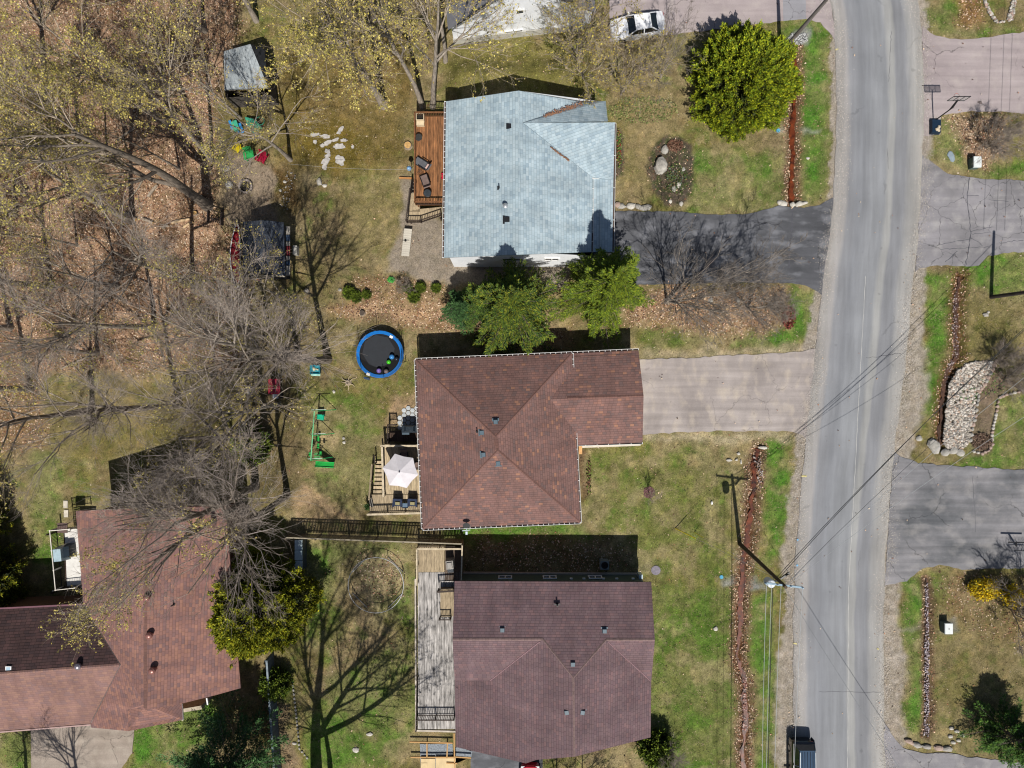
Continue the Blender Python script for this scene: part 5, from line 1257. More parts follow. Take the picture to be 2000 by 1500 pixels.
cx, cy = P(782, 920, 3.2)[:2]; mb = MB(); rr = 1.46; n = 6; top = (cx - .02, cy + .0, 3.75)
rim = [(cx + rr * math.cos(math.radians(a_)), cy + rr * math.sin(math.radians(a_)), 3.15) for a_ in (108, 46, -12, -70, -128, 170)]
for i in range(6):
    q0, q1 = Vector(rim[i]), Vector(rim[(i + 1) % 6]); m_ = (q0 + q1) / 2; m_ = m_ + (Vector((cx, cy, 3.2)) - m_) * .05; T_ = Vector(top)
    mb.face([q1, q0, m_][::-1]) if False else None
    mb.face([T_, q0, m_]); mb.face([T_, m_, q1])
mb.build('canopy', para, um)
mb = MB(); mb.tube([(cx, cy, 1.1), (cx, cy, 3.85)], .025, 8); mb.lathe((cx, cy, 3.74), [(.06, 0), (.05, .1), (.02, .14)], 8); mb.build('pole', black_metal, um)
for q in rim: rod('rib', M('rib_metal', C('8a8a8c'), .4, .1), um, (cx, cy, 3.70), (q[0], q[1], 3.14), .01)
mb = MB(); mb.lathe((cx, cy, 1.1), [(.25, 0), (.25, .06), (.05, .1)], 14); mb.build('base', black_metal, um)
t = thing('patio_table', 'square dark patio table under the parasol', 'table'); mb = MB(); mb.box((0, 0, .7), (1.1, 1.1, .04)); mb.build('table_top', M('brown_table', C('5a4a44'), .5, .1), t)
for x in (-.45, .45):
    for y in (-.45, .45): box('leg', black_metal, t, (x, y, .35), (.05, .05, .68))
place(t, 786, 925, 1.1)
lounge('brown patio chair above the parasol on the shaded deck boards', 791, 890, 1.1, 3.14, brf, 1.35); lounge('brown patio chair right of the parasol against the house', 815, 908, 1.1, 1.6, brf)
navy = M('navy_wicker', C('1d2a44'), .7, .2); bei = M('beige_pillow', C('8f8865'), .85, .1)
for x, lab in ((778, 'left navy armchair with beige pillow on the lower part of the parasol deck'), (807, 'right navy armchair with beige pillow on the lower part of the parasol deck')):
    t = thing('armchair', lab, 'chair', group='navy armchairs on the parasol deck'); mb = MB(); mb.box((0, 0, .3), (.62, .6, .2)); mb.build('seat', navy, t)
    mb = MB(); mb.box((0, .3, .5), (.7, .14, .7)); mb.build('backrest', navy, t)
    for s_ in (-.34, .34): mb = MB(); mb.box((s_, 0, .35), (.1, .7, .5)); mb.build('armrest', navy, t)
    mb = MB(); mb.box((0, -.06, .46), (.42, .3, .12), 0, .8); mb.build('pillow', bei, t); place(t, x, 980, 1.1, -.05)
t = thing('side_table', 'small blue grey table between the two navy armchairs', 'table'); mb = MB(); mb.box((0, 0, .42), (.45, .4, .04)); mb.build('table_top', M('blue_top', C('5a6e80'), .3, .1), t)
for x in (-.18, .18): box('leg', black_metal, t, (x, 0, .2), (.04, .3, .4))
place(t, 793, 986, 1.1)
t = thing('potted_plant', 'small potted evergreen at the lower left corner of the parasol deck', 'plant'); mb = MB(); mb.lathe((0, 0, 0), [(.14, 0), (.2, .35), (.22, .36)], 12); mb.build('pot', black_metal, t)
Rr = np.random.default_rng(5); cc = Rr.normal(0, .13, (260, 3)) + np.array([0, 0, .55]); v, f, tc = quads(Rr, cc, np.full(260, .06), ('2f4a22', '3d5a28')); link('leaves', npmesh('leaves', v, f, folm, 'mesh', tc), t); place(t, 720, 988, .2)
t = thing('planter', 'narrow white edged planter by the stair rail of the parasol deck', 'planter', P(724, 978, .9)); mb = MB(); p, q = P(723, 972, 1.3), P(727, 990, 1.3); mb.beam(p, q, .2, .25); mb.build('trough', M('planter_white', C('8d8a84'), .6, .2), t); mb = MB(); mb.beam(p + Vector((0, 0, .10)), q + Vector((0, 0, .10)), .12, .1); mb.build('soil', soilm, t)
# sunk barbecue corner and hexagonal pavers
bk = thing('side_deck', 'low dark deck with rail between pavers and the parasol deck', 'deck', P(790, 850)); z = .45
a, b = P(760, 842, z), P(826, 862, z); boards(bk, a.x, b.x, a.y, b.y, z, .14, M('dark_board', C('4a3a30'), .8, .25, 2, rnd=.15), 'y')
railing(bk, P(761, 829, z)[:2], P(775, 829, z)[:2], z, .9, darkrail, darkrail, .1, .1); railing(bk, P(761, 829, z)[:2], P(761, 862, z)[:2], z, .9, darkrail, darkrail, .13, .1)
bb = thing('barbecue', 'black covered barbecue with blue grey shelf beside the centre house', 'barbecue', P(800, 835, .3)); bcov = M('black_vinyl_cover', C('1c262e'), .35, .2, 3, .3)
p = P(801, 838, .9); mb = MB(); mb.box((p.x, p.y, .7), (1.5, .65, .8), 0, .9); mb.box((p.x, p.y + .05, 1.2), (.9, .5, .22), 0, .7); mb.build('cover', bcov, bb)
mb = MB(); mb.box((p.x - .35, p.y - .36, 1.02), (.6, .2, .05)); mb.build('side_shelf', M('steel_shelf', C('52606a'), .35, .1, metal=.4), bb)
for sx_ in (-.6, .6): rod('leg', black_metal, bb, (p.x + sx_, p.y, 0), (p.x + sx_, p.y, .35), .03)
hx = thing('paver_patio', 'hexagonal pale grey pavers against the centre house wall', 'paving', P(800, 810)); hm = M('pale_paver', C('a9aeb0'), .9, .12, 4, .2, rnd=.10)
hmesh = MB(); hmesh.prism([(.205 * math.cos(k * math.pi / 3), .205 * math.sin(k * math.pi / 3)) for k in range(6)], -.04, .0); hb = None
for r_ in range(7):
    for c_ in range(6):
        x = 781 + c_ * 8.2; y = 797 + r_ * 9.5 + (4.75 if c_ % 2 else 0)
        if (x - 808) ** 2 / 900 + (y - 826) ** 2 / 1000 > 1.05 or x > 826: continue
        if hb is None: hb = hmesh.build('paver', hm, hx, world=False); o = hb
        else: o = hb.copy(); COL.objects.link(o)
        p = P(x, y); o.location = Vector((p.x, p.y, .045 + random.uniform(-.004, .004))) - ORG[hx.name]; o.rotation_euler = (0, 0, random.uniform(-.05, .05))

# ------------------------------------------------------------------ long deck of the mauve house
z = .9; d3 = thing('deck', 'long weathered grey white deck with dark end rail left of the mauve roof', 'deck', P(850, 1240))
a, b = P(816, 1110, z), P(898, 1424, z); boards(d3, a.x, b.x, P(0, 1118, z).y, b.y, z, .14, greyboard)
a, b = P(817, 1066, z), P(905, 1117.5, z); boards(d3, a.x, P(868, 0, z).x, a.y, b.y, z, .14, tan2)
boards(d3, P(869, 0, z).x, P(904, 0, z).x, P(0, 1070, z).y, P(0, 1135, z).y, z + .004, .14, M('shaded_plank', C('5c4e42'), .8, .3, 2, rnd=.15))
sd = thing('deck_step', 'raised tan platform with short rail on the long grey deck', 'platform', P(875, 1172)); zz = 1.5
a, b = P(860, 1150, zz), P(900, 1204, zz); boards(sd, a.x, b.x, a.y, b.y, zz, .14, tan2)
mb = MB(); mb.box(((a.x + b.x) / 2, (a.y + b.y) / 2, 1.18), (b.x - a.x - .04, a.y - b.y - .04, .53)); mb.build('platform_skirt', M('brown_skirt', C('6e5a46'), .8, .2, 3), sd)
railing(sd, P(860, 1204, zz)[:2], P(881, 1204, zz)[:2], zz, .85, darkrail, darkrail, .11, .08); railing(sd, P(857, 1150, zz)[:2], P(890, 1148, zz)[:2], zz, .9, darkrail, darkrail, .09, .14)
railing(d3, P(817, 1067, z)[:2], P(902, 1067, z)[:2], z, .95, palerail, darkrail, .18, .14)
railing(d3, P(817, 1067, z)[:2], P(817, 1136, z)[:2], z, .95, palerail, palerail, .18, .12)
railing(d3, P(817, 1320, z)[:2], P(815, 1418, z)[:2], z, .9, darkrail, darkrail, .2, .06)
railing(d3, P(816, 1396, z)[:2], P(888, 1396, z)[:2], z, .95, darkrail, darkrail, .14, .10)
mb = MB(); p, q = P(813, 1426, .8), P(890, 1428, .8); mb.beam(p, q, .14, .2); p, q = P(811.5, 1130, .75), P(812.5, 1426, .75); mb.beam(p, q, .12, .22); mb.build('deck_fascia', M('pale_fascia', C('b0a698'), .8, .2, 2), d3)
mb = MB()
for yy in range(1075, 1420, 40): p, q = P(818, yy, z), P(895, yy, z); mb.beam((p.x, p.y, z - .14), (q.x, q.y, z - .14), .05, .2)
mb.build('joists', tan2, d3); legs(d3, [P(818, y)[:2] for y in (1070, 1180, 1290, 1420)], z - .25, tan2)
t = thing('barbecue', 'grey covered barbecue in the top corner of the long grey deck', 'barbecue'); mb = MB(); mb.box((0, 0, .5), (.7, .8, 1.0), 0, .85); mb.box((0, .0, 1.05), (.5, .6, .12), 0, .7); mb.build('cover', M('silver_grey_cover', C('8a8680'), .6, .25, 5, .4), t)
mb = MB(); mb.box((0, -.55, .45), (.5, .3, .5)); mb.build('tank_cover', bcov, t); place(t, 880, 1098, .9, .1)
# scaffold planks, grey mat and plywood below the deck
t = thing('plywood_ramp', 'pale plywood sheets on timber bearers at the bottom left of the mauve roof', 'ramp', P(850, 1480)); ply = M('fresh_plywood', C('c5ae84'), .75, .12, 2, rnd=.08)
for x0, x1, y0, y1 in ((822, 850, 1482, 1600), (851, 890, 1481, 1600), (822, 835, 1490, 1500)):
    p, q = P(x0, y0, .3), P(x1, y1, .3); box('plywood_sheet', ply, t, ((p.x + q.x) / 2, (p.y + q.y) / 2, .3 + (.03 if x1 == 835 else 0)), (q.x - p.x, p.y - q.y, .02))
for (x0, y0, x1, y1) in ((800, 1449, 884, 1451), (802, 1479, 886, 1479), (872, 1490, 893, 1491), (887, 1432, 888, 1500), (834, 1452, 834, 1480), (874, 1452, 873, 1480), (886, 1478, 920, 1480)):
    beam('bearer', M('pine_bearer', C('b08a58'), .75, .15, 3), t, P(x0, y0, .35), P(x1, y1, .35), .1, .1)
sheet('gravel_mat', [(820, 1453), (884, 1453), (885, 1478), (921, 1478), (922, 1468), (900, 1460), (890, 1460), (890, 1500), (822, 1500)], M('grey_gravel_mat', C('7b8288'), .95, .3, 9, .4), .02, .5)

# ------------------------------------------------------------------ lower left deck
z = 2.2; d4 = thing('balcony_deck', 'white topped balcony with thin white rails left of the rust brown roof', 'deck', P(135, 1085))
p = [P(126, 1033, z), P(160, 1033, z), P(160, 1146, z), P(131, 1146, z)]; mb = MB(); mb.prism([(q.x, q.y) for q in p][::-1], z - .12, z); mb.build('floor', M('white_vinyl_floor', C('c9c6c0'), .6, .08), d4)
mb = MB(); mb.beam(P(126, 1030, z - .2), P(131, 1146, z - .2), .05, .25); mb.build('fascia', M('brown_fascia', C('5a463c'), .7, .15), d4)
wr = M('white_rail', C('cfc8bd'), .5, .1)
railing(d4, P(112, 1032, z)[:2], P(150, 1029, z)[:2], z, .95, wr, darkrail, .14, .06, bw=.025)
railing(d4, P(112, 1032, z)[:2], P(123, 1146, z)[:2], z, .95, wr, darkrail, .11, .06, bw=.03)
railing(d4, P(123, 1146, z)[:2], P(160, 1142, z)[:2], z, .95, wr, darkrail, .14, .05, bw=.025)
sp_ = P(119, 1090, z - .02)
for k in range(26):
    p = P(114.5 + k * .42, 1036 + k * 4.3, z - .05); q = P(127 + k * .16, 1033 + k * 4.3, z - .05); beam('slat', darkrail, d4, p, q, .03, .1)
legs(d4, [P(120, 1035)[:2], P(130, 1145)[:2]], z - .2, darkrail)
t = thing('barbecue', 'barbecue under a blue grey and black cover on the white balcony', 'barbecue'); mb = MB(); mb.box((-.2, 0, .55), (.75, 1.2, 1.1), 0, .82); mb.build('cover', M('pale_blue_cover', C('93a7ae'), .5, .15, 3, .3), t)
mb = MB(); mb.box((.35, .15, .42), (.7, 1.1, .84), 0, .8); mb.build('black_cover', bcov, t); place(t, 133, 1078, z, .1)
t = thing('wicker_table', 'brown square wicker table on the white balcony', 'table'); mb = MB(); mb.box((0, 0, .45), (.8, .8, .06)); mb.build('table_top', M('brown_wicker', C('5c4b46'), .8, .2, 12, .4), t)
for x in (-.35, .35):
    for y in (-.35, .35): box('leg', darkrail, t, (x, y, .22), (.05, .05, .42))
place(t, 129, 1028 + 1, z, 0)
for k, (x, y) in enumerate(((128.5, 985), (129.5, 1003))):
    mb = MB(); p = P(x, y); mb.box((p.x, p.y, .02), (.36, .62, .06)); tag(mb.build('stepping_slab', M('pale_slab', C('b8b0a2'), .9, .15, 3)), ('upper' if k == 0 else 'lower') + ' pale stepping slab on the grass above the white balcony', 'slab')
t = thing('garden_lamp', 'small garden lamp on a bent stake in the dark shade left of the balcony', 'lamp', P(105, 1155)); p, q = P(104, 1155, 1.2), P(117, 1150, 1.4); mb = MB(); mb.tube([p, q], .02, 5); mb.tube([(p.x, p.y, 0), p], .02, 5); mb.build('stake', wr, t); mb = MB(); mb.lathe((p.x, p.y, 1.15), [(.04, 0), (.09, .06), (.05, .14)], 10); mb.build('globe', white_metal, t)

# ------------------------------------------------------------------ fences
f1 = thing('wooden_fence', 'long brown slatted wooden fence with pale top rail below the centre house', 'fence', P(740, 1048))
a, b = P(572, 1041), P(905, 1053); n = 112; d = b - a; ang = math.atan2(d.y, d.x); nr = Vector((d.y, -d.x, 0)).normalized()
for i in range(n):
    q = a + d * (i + .5) / n; box('slat', fencew, f1, (q.x, q.y, .93 + random.uniform(-.01, .01)), (.088, .02, 1.72), ang)
for i in range(7):
    q = a + d * i / 6 + nr * .08; box('post', fencew, f1, (q.x, q.y, .95), (.1, .1, 1.9), ang)
for zz in (.4, 1.5): mb = MB(); o_ = nr * .035; mb.beam(a + o_ + Vector((0, 0, zz)), b + o_ + Vector((0, 0, zz)), .04, .09); mb.build('cross_rail', fencew, f1)
mb = MB(); mb.beam(a + Vector((0, 0, 1.83)), b + Vector((0, 0, 1.83)), .10, .04); mb.build('top_rail', M('grey_tan_rail', C('8d8472'), .8, .2, 3), f1)
f3 = thing('deck_screen', 'short slatted wooden screen at the right side of the long deck corner', 'fence', P(905, 1090)); a, b = P(906, 1055), P(904, 1125)
for i in range(14):
    q = a.lerp(b, (i + .5) / 14); box('slat', fencew, f3, (q.x, q.y, 1.0), (.02, .15, 1.9))
mb = MB(); mb.beam(a + Vector((0, 0, 1.98)), b + Vector((0, 0, 1.98)), .1, .05); mb.build('top_rail', palerail, f3)
f2 = thing('wooden_fence', 'blue grey board fence running down to the bottom edge below the olive cedar', 'fence', P(538, 1400)); a, b = P(534, 1275), P(556, 1600); n = 60; d = b - a; ang = math.atan2(d.y, d.x); nr = Vector((-d.y, d.x, 0)).normalized()
for i in range(n):
    q = a + d * (i + .5) / n; box('fence_board', bluefence, f2, (q.x, q.y, .85), (d.length / n - .012, .025, 1.6), ang)
for i in range(8):
    q = a + d * i / 7; box('post', bluefence, f2, (q.x - nr.x * .06, q.y, .9), (.1, .1, 1.8), ang)
mb = MB(); mb.beam(a + Vector((0, 0, 1.68)), b + Vector((0, 0, 1.68)), .16, .04); mb.build('top_rail', M('blue_grey_rail', C('78838a'), .8, .15), f2)

# ------------------------------------------------------------------ fire pit yard
fp = thing('fire_pit', 'round stone ring fire pit with ashes on the bare gravel', 'fire pit', P(481, 365)); fs = M('fire_ring_stone', C('8a8078'), .9, .2, 5, .4, rnd=.2); p = P(481, 365)
for k in range(14):
    an = k * 2 * math.pi / 14; o = box('ring_stone', fs, fp, (p.x + .52 * math.cos(an), p.y + .52 * math.sin(an), .12), (.14, .2, .26), an)
mb = MB(); mb.lathe((p.x, p.y, .0), [(.42, 0), (.44, .07), (.25, .10), (.02, .12)], 16); mb.build('ash', soilm, fp)
def blob(mb, c, s, seed, n=1):
    r = random.Random(seed); V_ = []; K, J = 5, 9
    f = [1 + r.uniform(-.18, .18) for _ in range(J)]
    for i in range(K):
        a_ = math.pi * (i + .5) / K
        for j in range(J):
            t_ = 2 * math.pi * j / J; q = f[j] * r.uniform(.88, 1.1)
            V_.append((c[0] + s[0] * q * math.sin(a_) * math.cos(t_), c[1] + s[1] * q * math.sin(a_) * math.sin(t_), c[2] + s[2] * math.cos(a_)))
    F_ = [(i * J + j, i * J + (j + 1) % J, (i + 1) * J + (j + 1) % J, (i + 1) * J + j)[::-1] for i in range(K - 1) for j in range(J)]
    F_ += [tuple(range(J)), tuple((K - 1) * J + j for j in range(J))[::-1]]
    mb.mesh(V_, F_)
def rock(px, py, sx, sy, sz, mat, label=None, seed=None, group=None, rz=0, parent=None, name='rock'):
    mb = MB(); blob(mb, (0, 0, 0), (sx, sy, sz), seed if seed is not None else int(px * 7 + py))
    c = P(px, py); o = mb.build(name, mat, parent, world=False); o.location = Vector((c.x, c.y, sz * .25)) - (ORG[parent.name] if parent is not None else Vector((0, 0, 0))); o.rotation_euler = (0, 0, rz)
    if parent is None: tag(o, label, 'rock', group)
    return o
rock(448, 361, .34, .30, .3, stonew, 'pale round boulder left of the fire pit')
rock(442, 329, .36, .33, .22, stonem, 'flat tan boulder above left of the fire pit')
rock(382, 383, .2, .2, .15, stonew, 'left pale rock of two by the massive tree base'); rock(392, 384, .18, .16, .15, stonew, 'right pale rock of two by the massive tree base')
rock(624, 356, .26, .34, .25, stonem, 'grey oval rock below the white rock outcrop'); rock(634, 363, .22, .15, .1, stonew, 'small pale rock beside the grey oval rock')
rock(556, 355, .15, .13, .1, stonew, 'small pale rock right of the fire pit gravel'); rock(548, 372, .14, .12, .1, stonew, 'tiny pale rock on the rusty soil right of the fire pit')
# bare rock outcrop with moss
ob = thing('rock_outcrop', 'flat whitish bedrock patches showing through yellow moss', 'rock outcrop', P(650, 280)); orock = M('white_bedrock', C('a5a19c'), .95, .2, 4, .5)
for k, (x, y, rx, ry, an) in enumerate([(666, 252, 8, 5, .8), (662, 259, 6, 4, .5), (614, 263, 11, 5, .1), (635, 266, 14, 5, -.1), (616, 277, 5, 6, 0), (640, 279, 12, 5, .4), (655, 273, 9, 4, .4), (662, 286, 16, 8, .1),
        (630, 284, 6, 5, .3), (640, 296, 8, 6, -.5), (664, 313, 13, 12, 0), (636, 315, 8, 13, -.6), (634, 326, 6, 8, .4), (640, 304, 8, 4, 0), (689, 287, 4, 4, 0), (672, 274, 8, 4, 0)]):
    n = 14; r_ = random.Random(k); mb = MB(); c = P(x, y); pts = []
    for j in range(n):
        t_ = 2 * math.pi * j / n; q = 1 + r_.uniform(-.3, .25); X = rx * q * math.cos(t_) * S * .78; Y = ry * q * math.sin(t_) * S * .78
        pts.append((c.x + X * math.cos(an) - Y * math.sin(an), c.y + X * math.sin(an) + Y * math.cos(an)))
    mb.prism(pts, -.06, .03 + k * .0015); mb.build('bedrock_patch', orock, ob)
def adirondack(label, px, py, rz, col, sc=1.0):
    t = thing('adirondack_chair', label, 'chair', group='bright plastic lawn chairs by the fire pit'); m = M('plastic_' + col, C(col), .4, .05)
    for k in range(6): beam('back_slat', m, t, ((k - 2.5) * .095, .22, .3), ((k - 2.5) * .125, .55, .95 - abs(k - 2.5) * .03), .08, .02)
    for k in range(5): box('seat_slat', m, t, (0, .15 - k * .105, .3 + k * .02), (.54, .085, .02))
    for s_ in (-.36, .36):
        mb = MB(); mb.box((s_, -.03, .56), (.13, .72, .025)); mb.build('armrest', m, t)
        beam('leg', m, t, (s_ * .85, -.32, 0), (s_ * .85, -.32, .55), .09, .03); beam('leg', m, t, (s_ * .8, -.35, .38), (s_ * .8, .6, .02), .03, .1)
    place(t, px, py, 0, rz, sc); return t
adirondack('yellow plastic lawn chair, leftmost of the three by the fire pit', 466, 292, -.6, 'b5a216', .78)
adirondack('bright green plastic lawn chair in the middle of the three by the fire pit', 490, 306, .18, '2f9650')
adirondack('dark red plastic lawn chair, rightmost of the three by the fire pit', 514, 312, -.42, '8c1230')
# play furniture under the tree
t = thing('toy_picnic_table', 'blue and green plastic children picnic table under the twigs above the yellow chair', 'toy table', P(462, 245)); bl = M('plastic_blue', C('2f7fb8'), .4, .05); gr_ = M('plastic_teal', C('3f9a7c'), .4, .05)
p = P(464, 250); 
mb = MB(); mb.box((p.x, p.y, .5), (.5, .9, .05), .35); mb.build('table_top', gr_, t)
for dx, dy in ((-.42, .12), (.42, -.1)): mb = MB(); mb.box((p.x + dx, p.y + dy, .3), (.22, .85, .05), .35); mb.build('bench', bl, t)
mb = MB(); mb.box((p.x, p.y, .25), (.12, .8, .48), .35); mb.build('support', bl, t)
t = thing('play_tent', 'teal cloth canopy lying behind the grey tree with the clothes line', 'canopy', P(500, 240)); p = P(500, 240); mb = MB()
q = [P(478, 228, .5), P(498, 233, .8), P(512, 250, .4), P(498, 262, .5), P(484, 250, .3)]; mb.face([P(496, 244, 1.0), q[0], q[1]]); mb.face([P(496, 244, 1.0), q[1], q[2]]); mb.face([P(496, 244, 1.0), q[2], q[3]]); mb.face([P(496, 244, 1.0), q[3], q[4]]); mb.face([P(496, 244, 1.0), q[4], q[0]]); mb.build('cloth', gr_, t)
mb = MB(); mb.tube([P(508 + 8 * math.cos(k * .5), 236 + 8 * math.sin(k * .5), .5) for k in range(14)], .03, 6); mb.build('hoop', gr_, t)
# sheds
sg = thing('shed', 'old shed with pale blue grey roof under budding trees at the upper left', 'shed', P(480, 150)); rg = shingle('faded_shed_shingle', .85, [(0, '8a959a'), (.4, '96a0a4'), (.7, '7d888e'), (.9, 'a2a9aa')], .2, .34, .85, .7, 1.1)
walls('wall', [(455, 140), (530, 130), (545, 205), (460, 210)], 2.1, M('weathered_board_wall', C('4a4540'), .9, .3, 4), sg)
pr_ = plane_part('roof', [(437, 100, 2.2), (489, 86, 3.5), (524, 171, 3.2), (438, 175, 2.2)], rg, sg); plane_part('roof', [(489, 86, 3.5), (516, 95, 2.3), (530, 165, 2.2), (525, 171, 3.2)], M('black_tar_roof', C('2e3034'), .8, .3, 3), sg)
mb = MB(); mb.beam(P(487, 178, 2.4), P(520, 170, 2.6), .06, .1); mb.build('barge_board', M('grey_barge', C('a29c90'), .8, .2), sg)
sk_ = thing('shed', 'dark shingled gambrel shed with grey and red side boards left of the middle lawn', 'shed', P(512, 480)); blk = M('black_slate_roof', C('3c424c'), .75, .4, 1.5, .3, stretch=(2, .6, 1))
walls('wall', [(495, 447), (566, 447), (566, 545), (495, 545)], 1.9, M('charcoal_wall', C('2c2d30'), .85, .2, 4), sk_, gables=[(0, [(.5, 3.1)]), (2, [(.5, 3.1)])])
q0 = plane_part('roof', [(474, 433, 2.3), (514, 430, 3.5), (516, 535, 3.5), (474, 528, 2.3)], blk, sk_)
plane_part('roof', [(514, 430, 3.5), (554, 434, 2.5), (557, 538, 2.5), (516, 535, 3.5)], blk, sk_)
for i, (y0, y1, c) in enumerate([(442, 458, '9a948a'), (459, 471, '2f3f55'), (472, 480, 'a09a90'), (481, 499, '6e1f26'), (500, 508, '9a948a'), (509, 518, '33465c'), (519, 538, 'a09a90')]):
    p, q = P(559, y0, 1.9), P(566, y1, 1.9); box('side_board', M('panel_' + c, C(c), .7, .15), sk_, ((p.x + q.x) / 2, (p.y + q.y) / 2, 1.9), (.34, p.y - q.y - .01, .05))
mb = MB(); q = [P(482, 536, 2.0), P(500, 530, 2.3), P(520, 529, 2.4), P(545, 534, 2.3), P(558, 541, 2.0), P(540, 541, 2.0), P(500, 538, 2.0)]; mb.face(q[::-1]); mb.build('canvas_flap', M('cream_canvas', C('a79f90'), .85, .15), sk_)
mb = MB(); p = P(577, 489, .5); mb.box((p.x, p.y, .35), (.34, .75, .7)); tag(mb.build('storage_bin', M('bin_white', C('a9a69e'), .6, .2, 3)), 'small off white bin against the right side of the dark shed', 'bin')
t = thing('lawn_light', 'tiny red ball lamp below the dark shed', 'lamp', P(505, 546)); p = P(505, 546, .6); mb = MB(); mb.lathe((p.x, p.y, .5), [(.03, 0), (.11, .06), (.11, .14), (.03, .2)], 10); mb.build('globe', redp, t); mb = MB(); mb.tube([(p.x, p.y, 0), (p.x, p.y, .5)], .02, 5); mb.build('stake', black_metal, t)
# canoe
cn = thing('canoe', 'red canoe with white gunwale lying against the dark shed', 'canoe', P(466, 495)); mb = MB(); K = 14; V_ = []; cm = M('canoe_red', C('8e2430'), .5, .2, 2)
for k in range(K + 1):
    u = k / K; w = .42 * math.sin(math.pi * min(max(u, .02), .98)) ** .6; hgt = .35 + .18 * (2 * u - 1) ** 4; y = 440 + (563 - 440) * u; c = P(466 - 5 * math.sin(math.pi * u) + 0, y, .5)
    V_.append([(c.x - w, c.y, .35 + hgt), (c.x - w * .8, c.y, .35 + .12), (c.x, c.y, .30), (c.x + w * .8, c.y, .47), (c.x + w, c.y, .35 + hgt)])
for k in range(K):
    for j in range(4): mb.face([V_[k][j], V_[k][j + 1], V_[k + 1][j + 1], V_[k + 1][j]][::-1])
mb.build('hull', cm, cn)
mb = MB(); mb.tube([v[0] for v in V_], .035, 6); mb.tube([v[4] for v in V_], .035, 6); mb.build('gunwale', white_metal, cn)
for k in (4, 10): rod('thwart', palerail, cn, V_[k][0], V_[k][4], .025)
# broken bench, logs, woodpile
t = thing('broken_bench', 'dark slatted bench leaning by the massive tree', 'bench', P(418, 425)); bw_ = M('dark_bench_wood', C('3a3230'), .8, .3, 4)
for k in range(6): beam('slat', bw_, t, P(408 + k * 3.5, 424 + k * .5, .45), P(411 + k * 3.5, 434 + k * .3, .45), .07, .03)
beam('leg', bw_, t, P(434, 408, .3), P(433, 440, .3), .08, .5); beam('leg', bw_, t, P(407, 412, .3), P(406, 436, .3), .06, .4); beam('backrest_rail', bw_, t, P(408, 408, .7), P(433, 416, .7), .06, .1)
lg = M('old_log_bark', C('8f8272'), .9, .3, 4, .4); cutw = M('cut_wood', C('b8935c'), .8, .2, 5)
def log(label, x0, y0, x1, y1, r, mat=lg, z=None):
    t = thing('log', label, 'log', P((x0 + x1) / 2, (y0 + y1) / 2)); z = r * .8 if z is None else z; a, b = P(x0, y0), P(x1, y1); a.z = b.z = z; mb = MB(); mb.tube([a, a.lerp(b, .5) + Vector((0, .03, .02)), b], r, 9, r * .8, False); mb.build('trunk', mat, t)
    for e, s_, rr in ((a, a - b, r), (b, b - a, r * .8)): mb = MB(); u_ = s_.normalized() * .01; mb.tube([e - u_, e + u_], rr * .97, 9); mb.build('cut_end', cutw, t)
log('thick fallen log pointing at the wood pile', 245, 418, 268, 430, .2); log('upper pale split log in the leaf litter', 337, 436, 372, 428, .13, M('split_wood', C('b39a78'), .8, .2, 4)); log('lower pale split log in the leaf litter', 360, 444, 378, 434, .12, M('split_wood', C('b39a78'), .8, .2, 4))
log('fallen branch lying diagonally in the upper wood', 230, 275, 265, 250, .1); log('mossy fallen log left of the massive tree', 290, 385, 308, 362, .13); log('pale log right of the wood pile', 280, 428, 300, 436, .14); log('short pale log at the wood pile', 318, 446, 330, 440, .13)
log('long fallen pole in the lower wood', 120, 720, 190, 690, .08); log('fallen birch pole lying across the leaf litter', 178, 522, 215, 515, .06)
def stump(label, px, py, r, top=cutw, h=.3):
    t = thing('tree_stump', label, 'stump', P(px, py)); p = P(px, py); mb = MB(); mb.lathe((p.x, p.y, -.05), [(r * 1.25, 0), (r * 1.05, .12), (r, h)], 14); mb.build('bark', lg, t); mb = MB(); mb.lathe((p.x, p.y, h - .052), [(r * .93, 0), (r * .93, .012), (r * .1, .016)], 14); mb.build('cut_face', top, t)
stump('orange topped fresh cut stump left of the cedar deck rail', 797, 285, .3); stump('small round pale stump by the massive tree', 383, 417, .17); stump('pale round stump on the lawn right of the shed', 600, 569, .2, M('grey_cut', C('9c958a'), .9, .2)); stump('old grey stump in the bed above the trampoline', 708, 612, .22, M('dark_cut', C('4c423a'), .9, .2)); stump('yellow sawn stump beside the birch', 434, 546, .22)
t = thing('root_stump', 'cut stump with splayed pale roots between toy box and trampoline', 'stump', P(679, 746)); p = P(680, 747); mb = MB(); mb.lathe((p.x, p.y, -.05), [(.3, 0), (.2, .15), (.17, .3), (.1, .3), (.08, .15)], 12); mb.build('bark', lg, t); rootm = M('pale_root', C('a39478'), .85, .2, 5)
for an, L_ in ((-1.6, .75), (-.6, .7), (.5, .8), (1.2, .7), (2.4, .8), (3.0, .6), (-2.4, .5)): mb = MB(); mb.tube([(p.x + .15 * math.cos(an), p.y + .15 * math.sin(an), .1), (p.x + L_ * .6 * math.cos(an + .2), p.y + L_ * .6 * math.sin(an + .2), .06), (p.x + L_ * math.cos(an), p.y + L_ * math.sin(an), .0)], .06, 6, .015); mb.build('root', rootm, t)
rock(652, 765, .13, .17, .08, stonew, 'small white rock below the root stump'); rock(672, 864, .16, .12, .08, stonew, 'white rock on the bare soil right of the swing set'); rock(671, 856, .14, .12, .06, stonem, 'flat grey rock just above the white one right of the swing set')
rock(664, 566, .16, .14, .1, stonem, 'small grey rock left of the three green shrubs'); rock(487, 762, .34, .44, .2, stonem, 'large tan boulder below left of the red barrow')

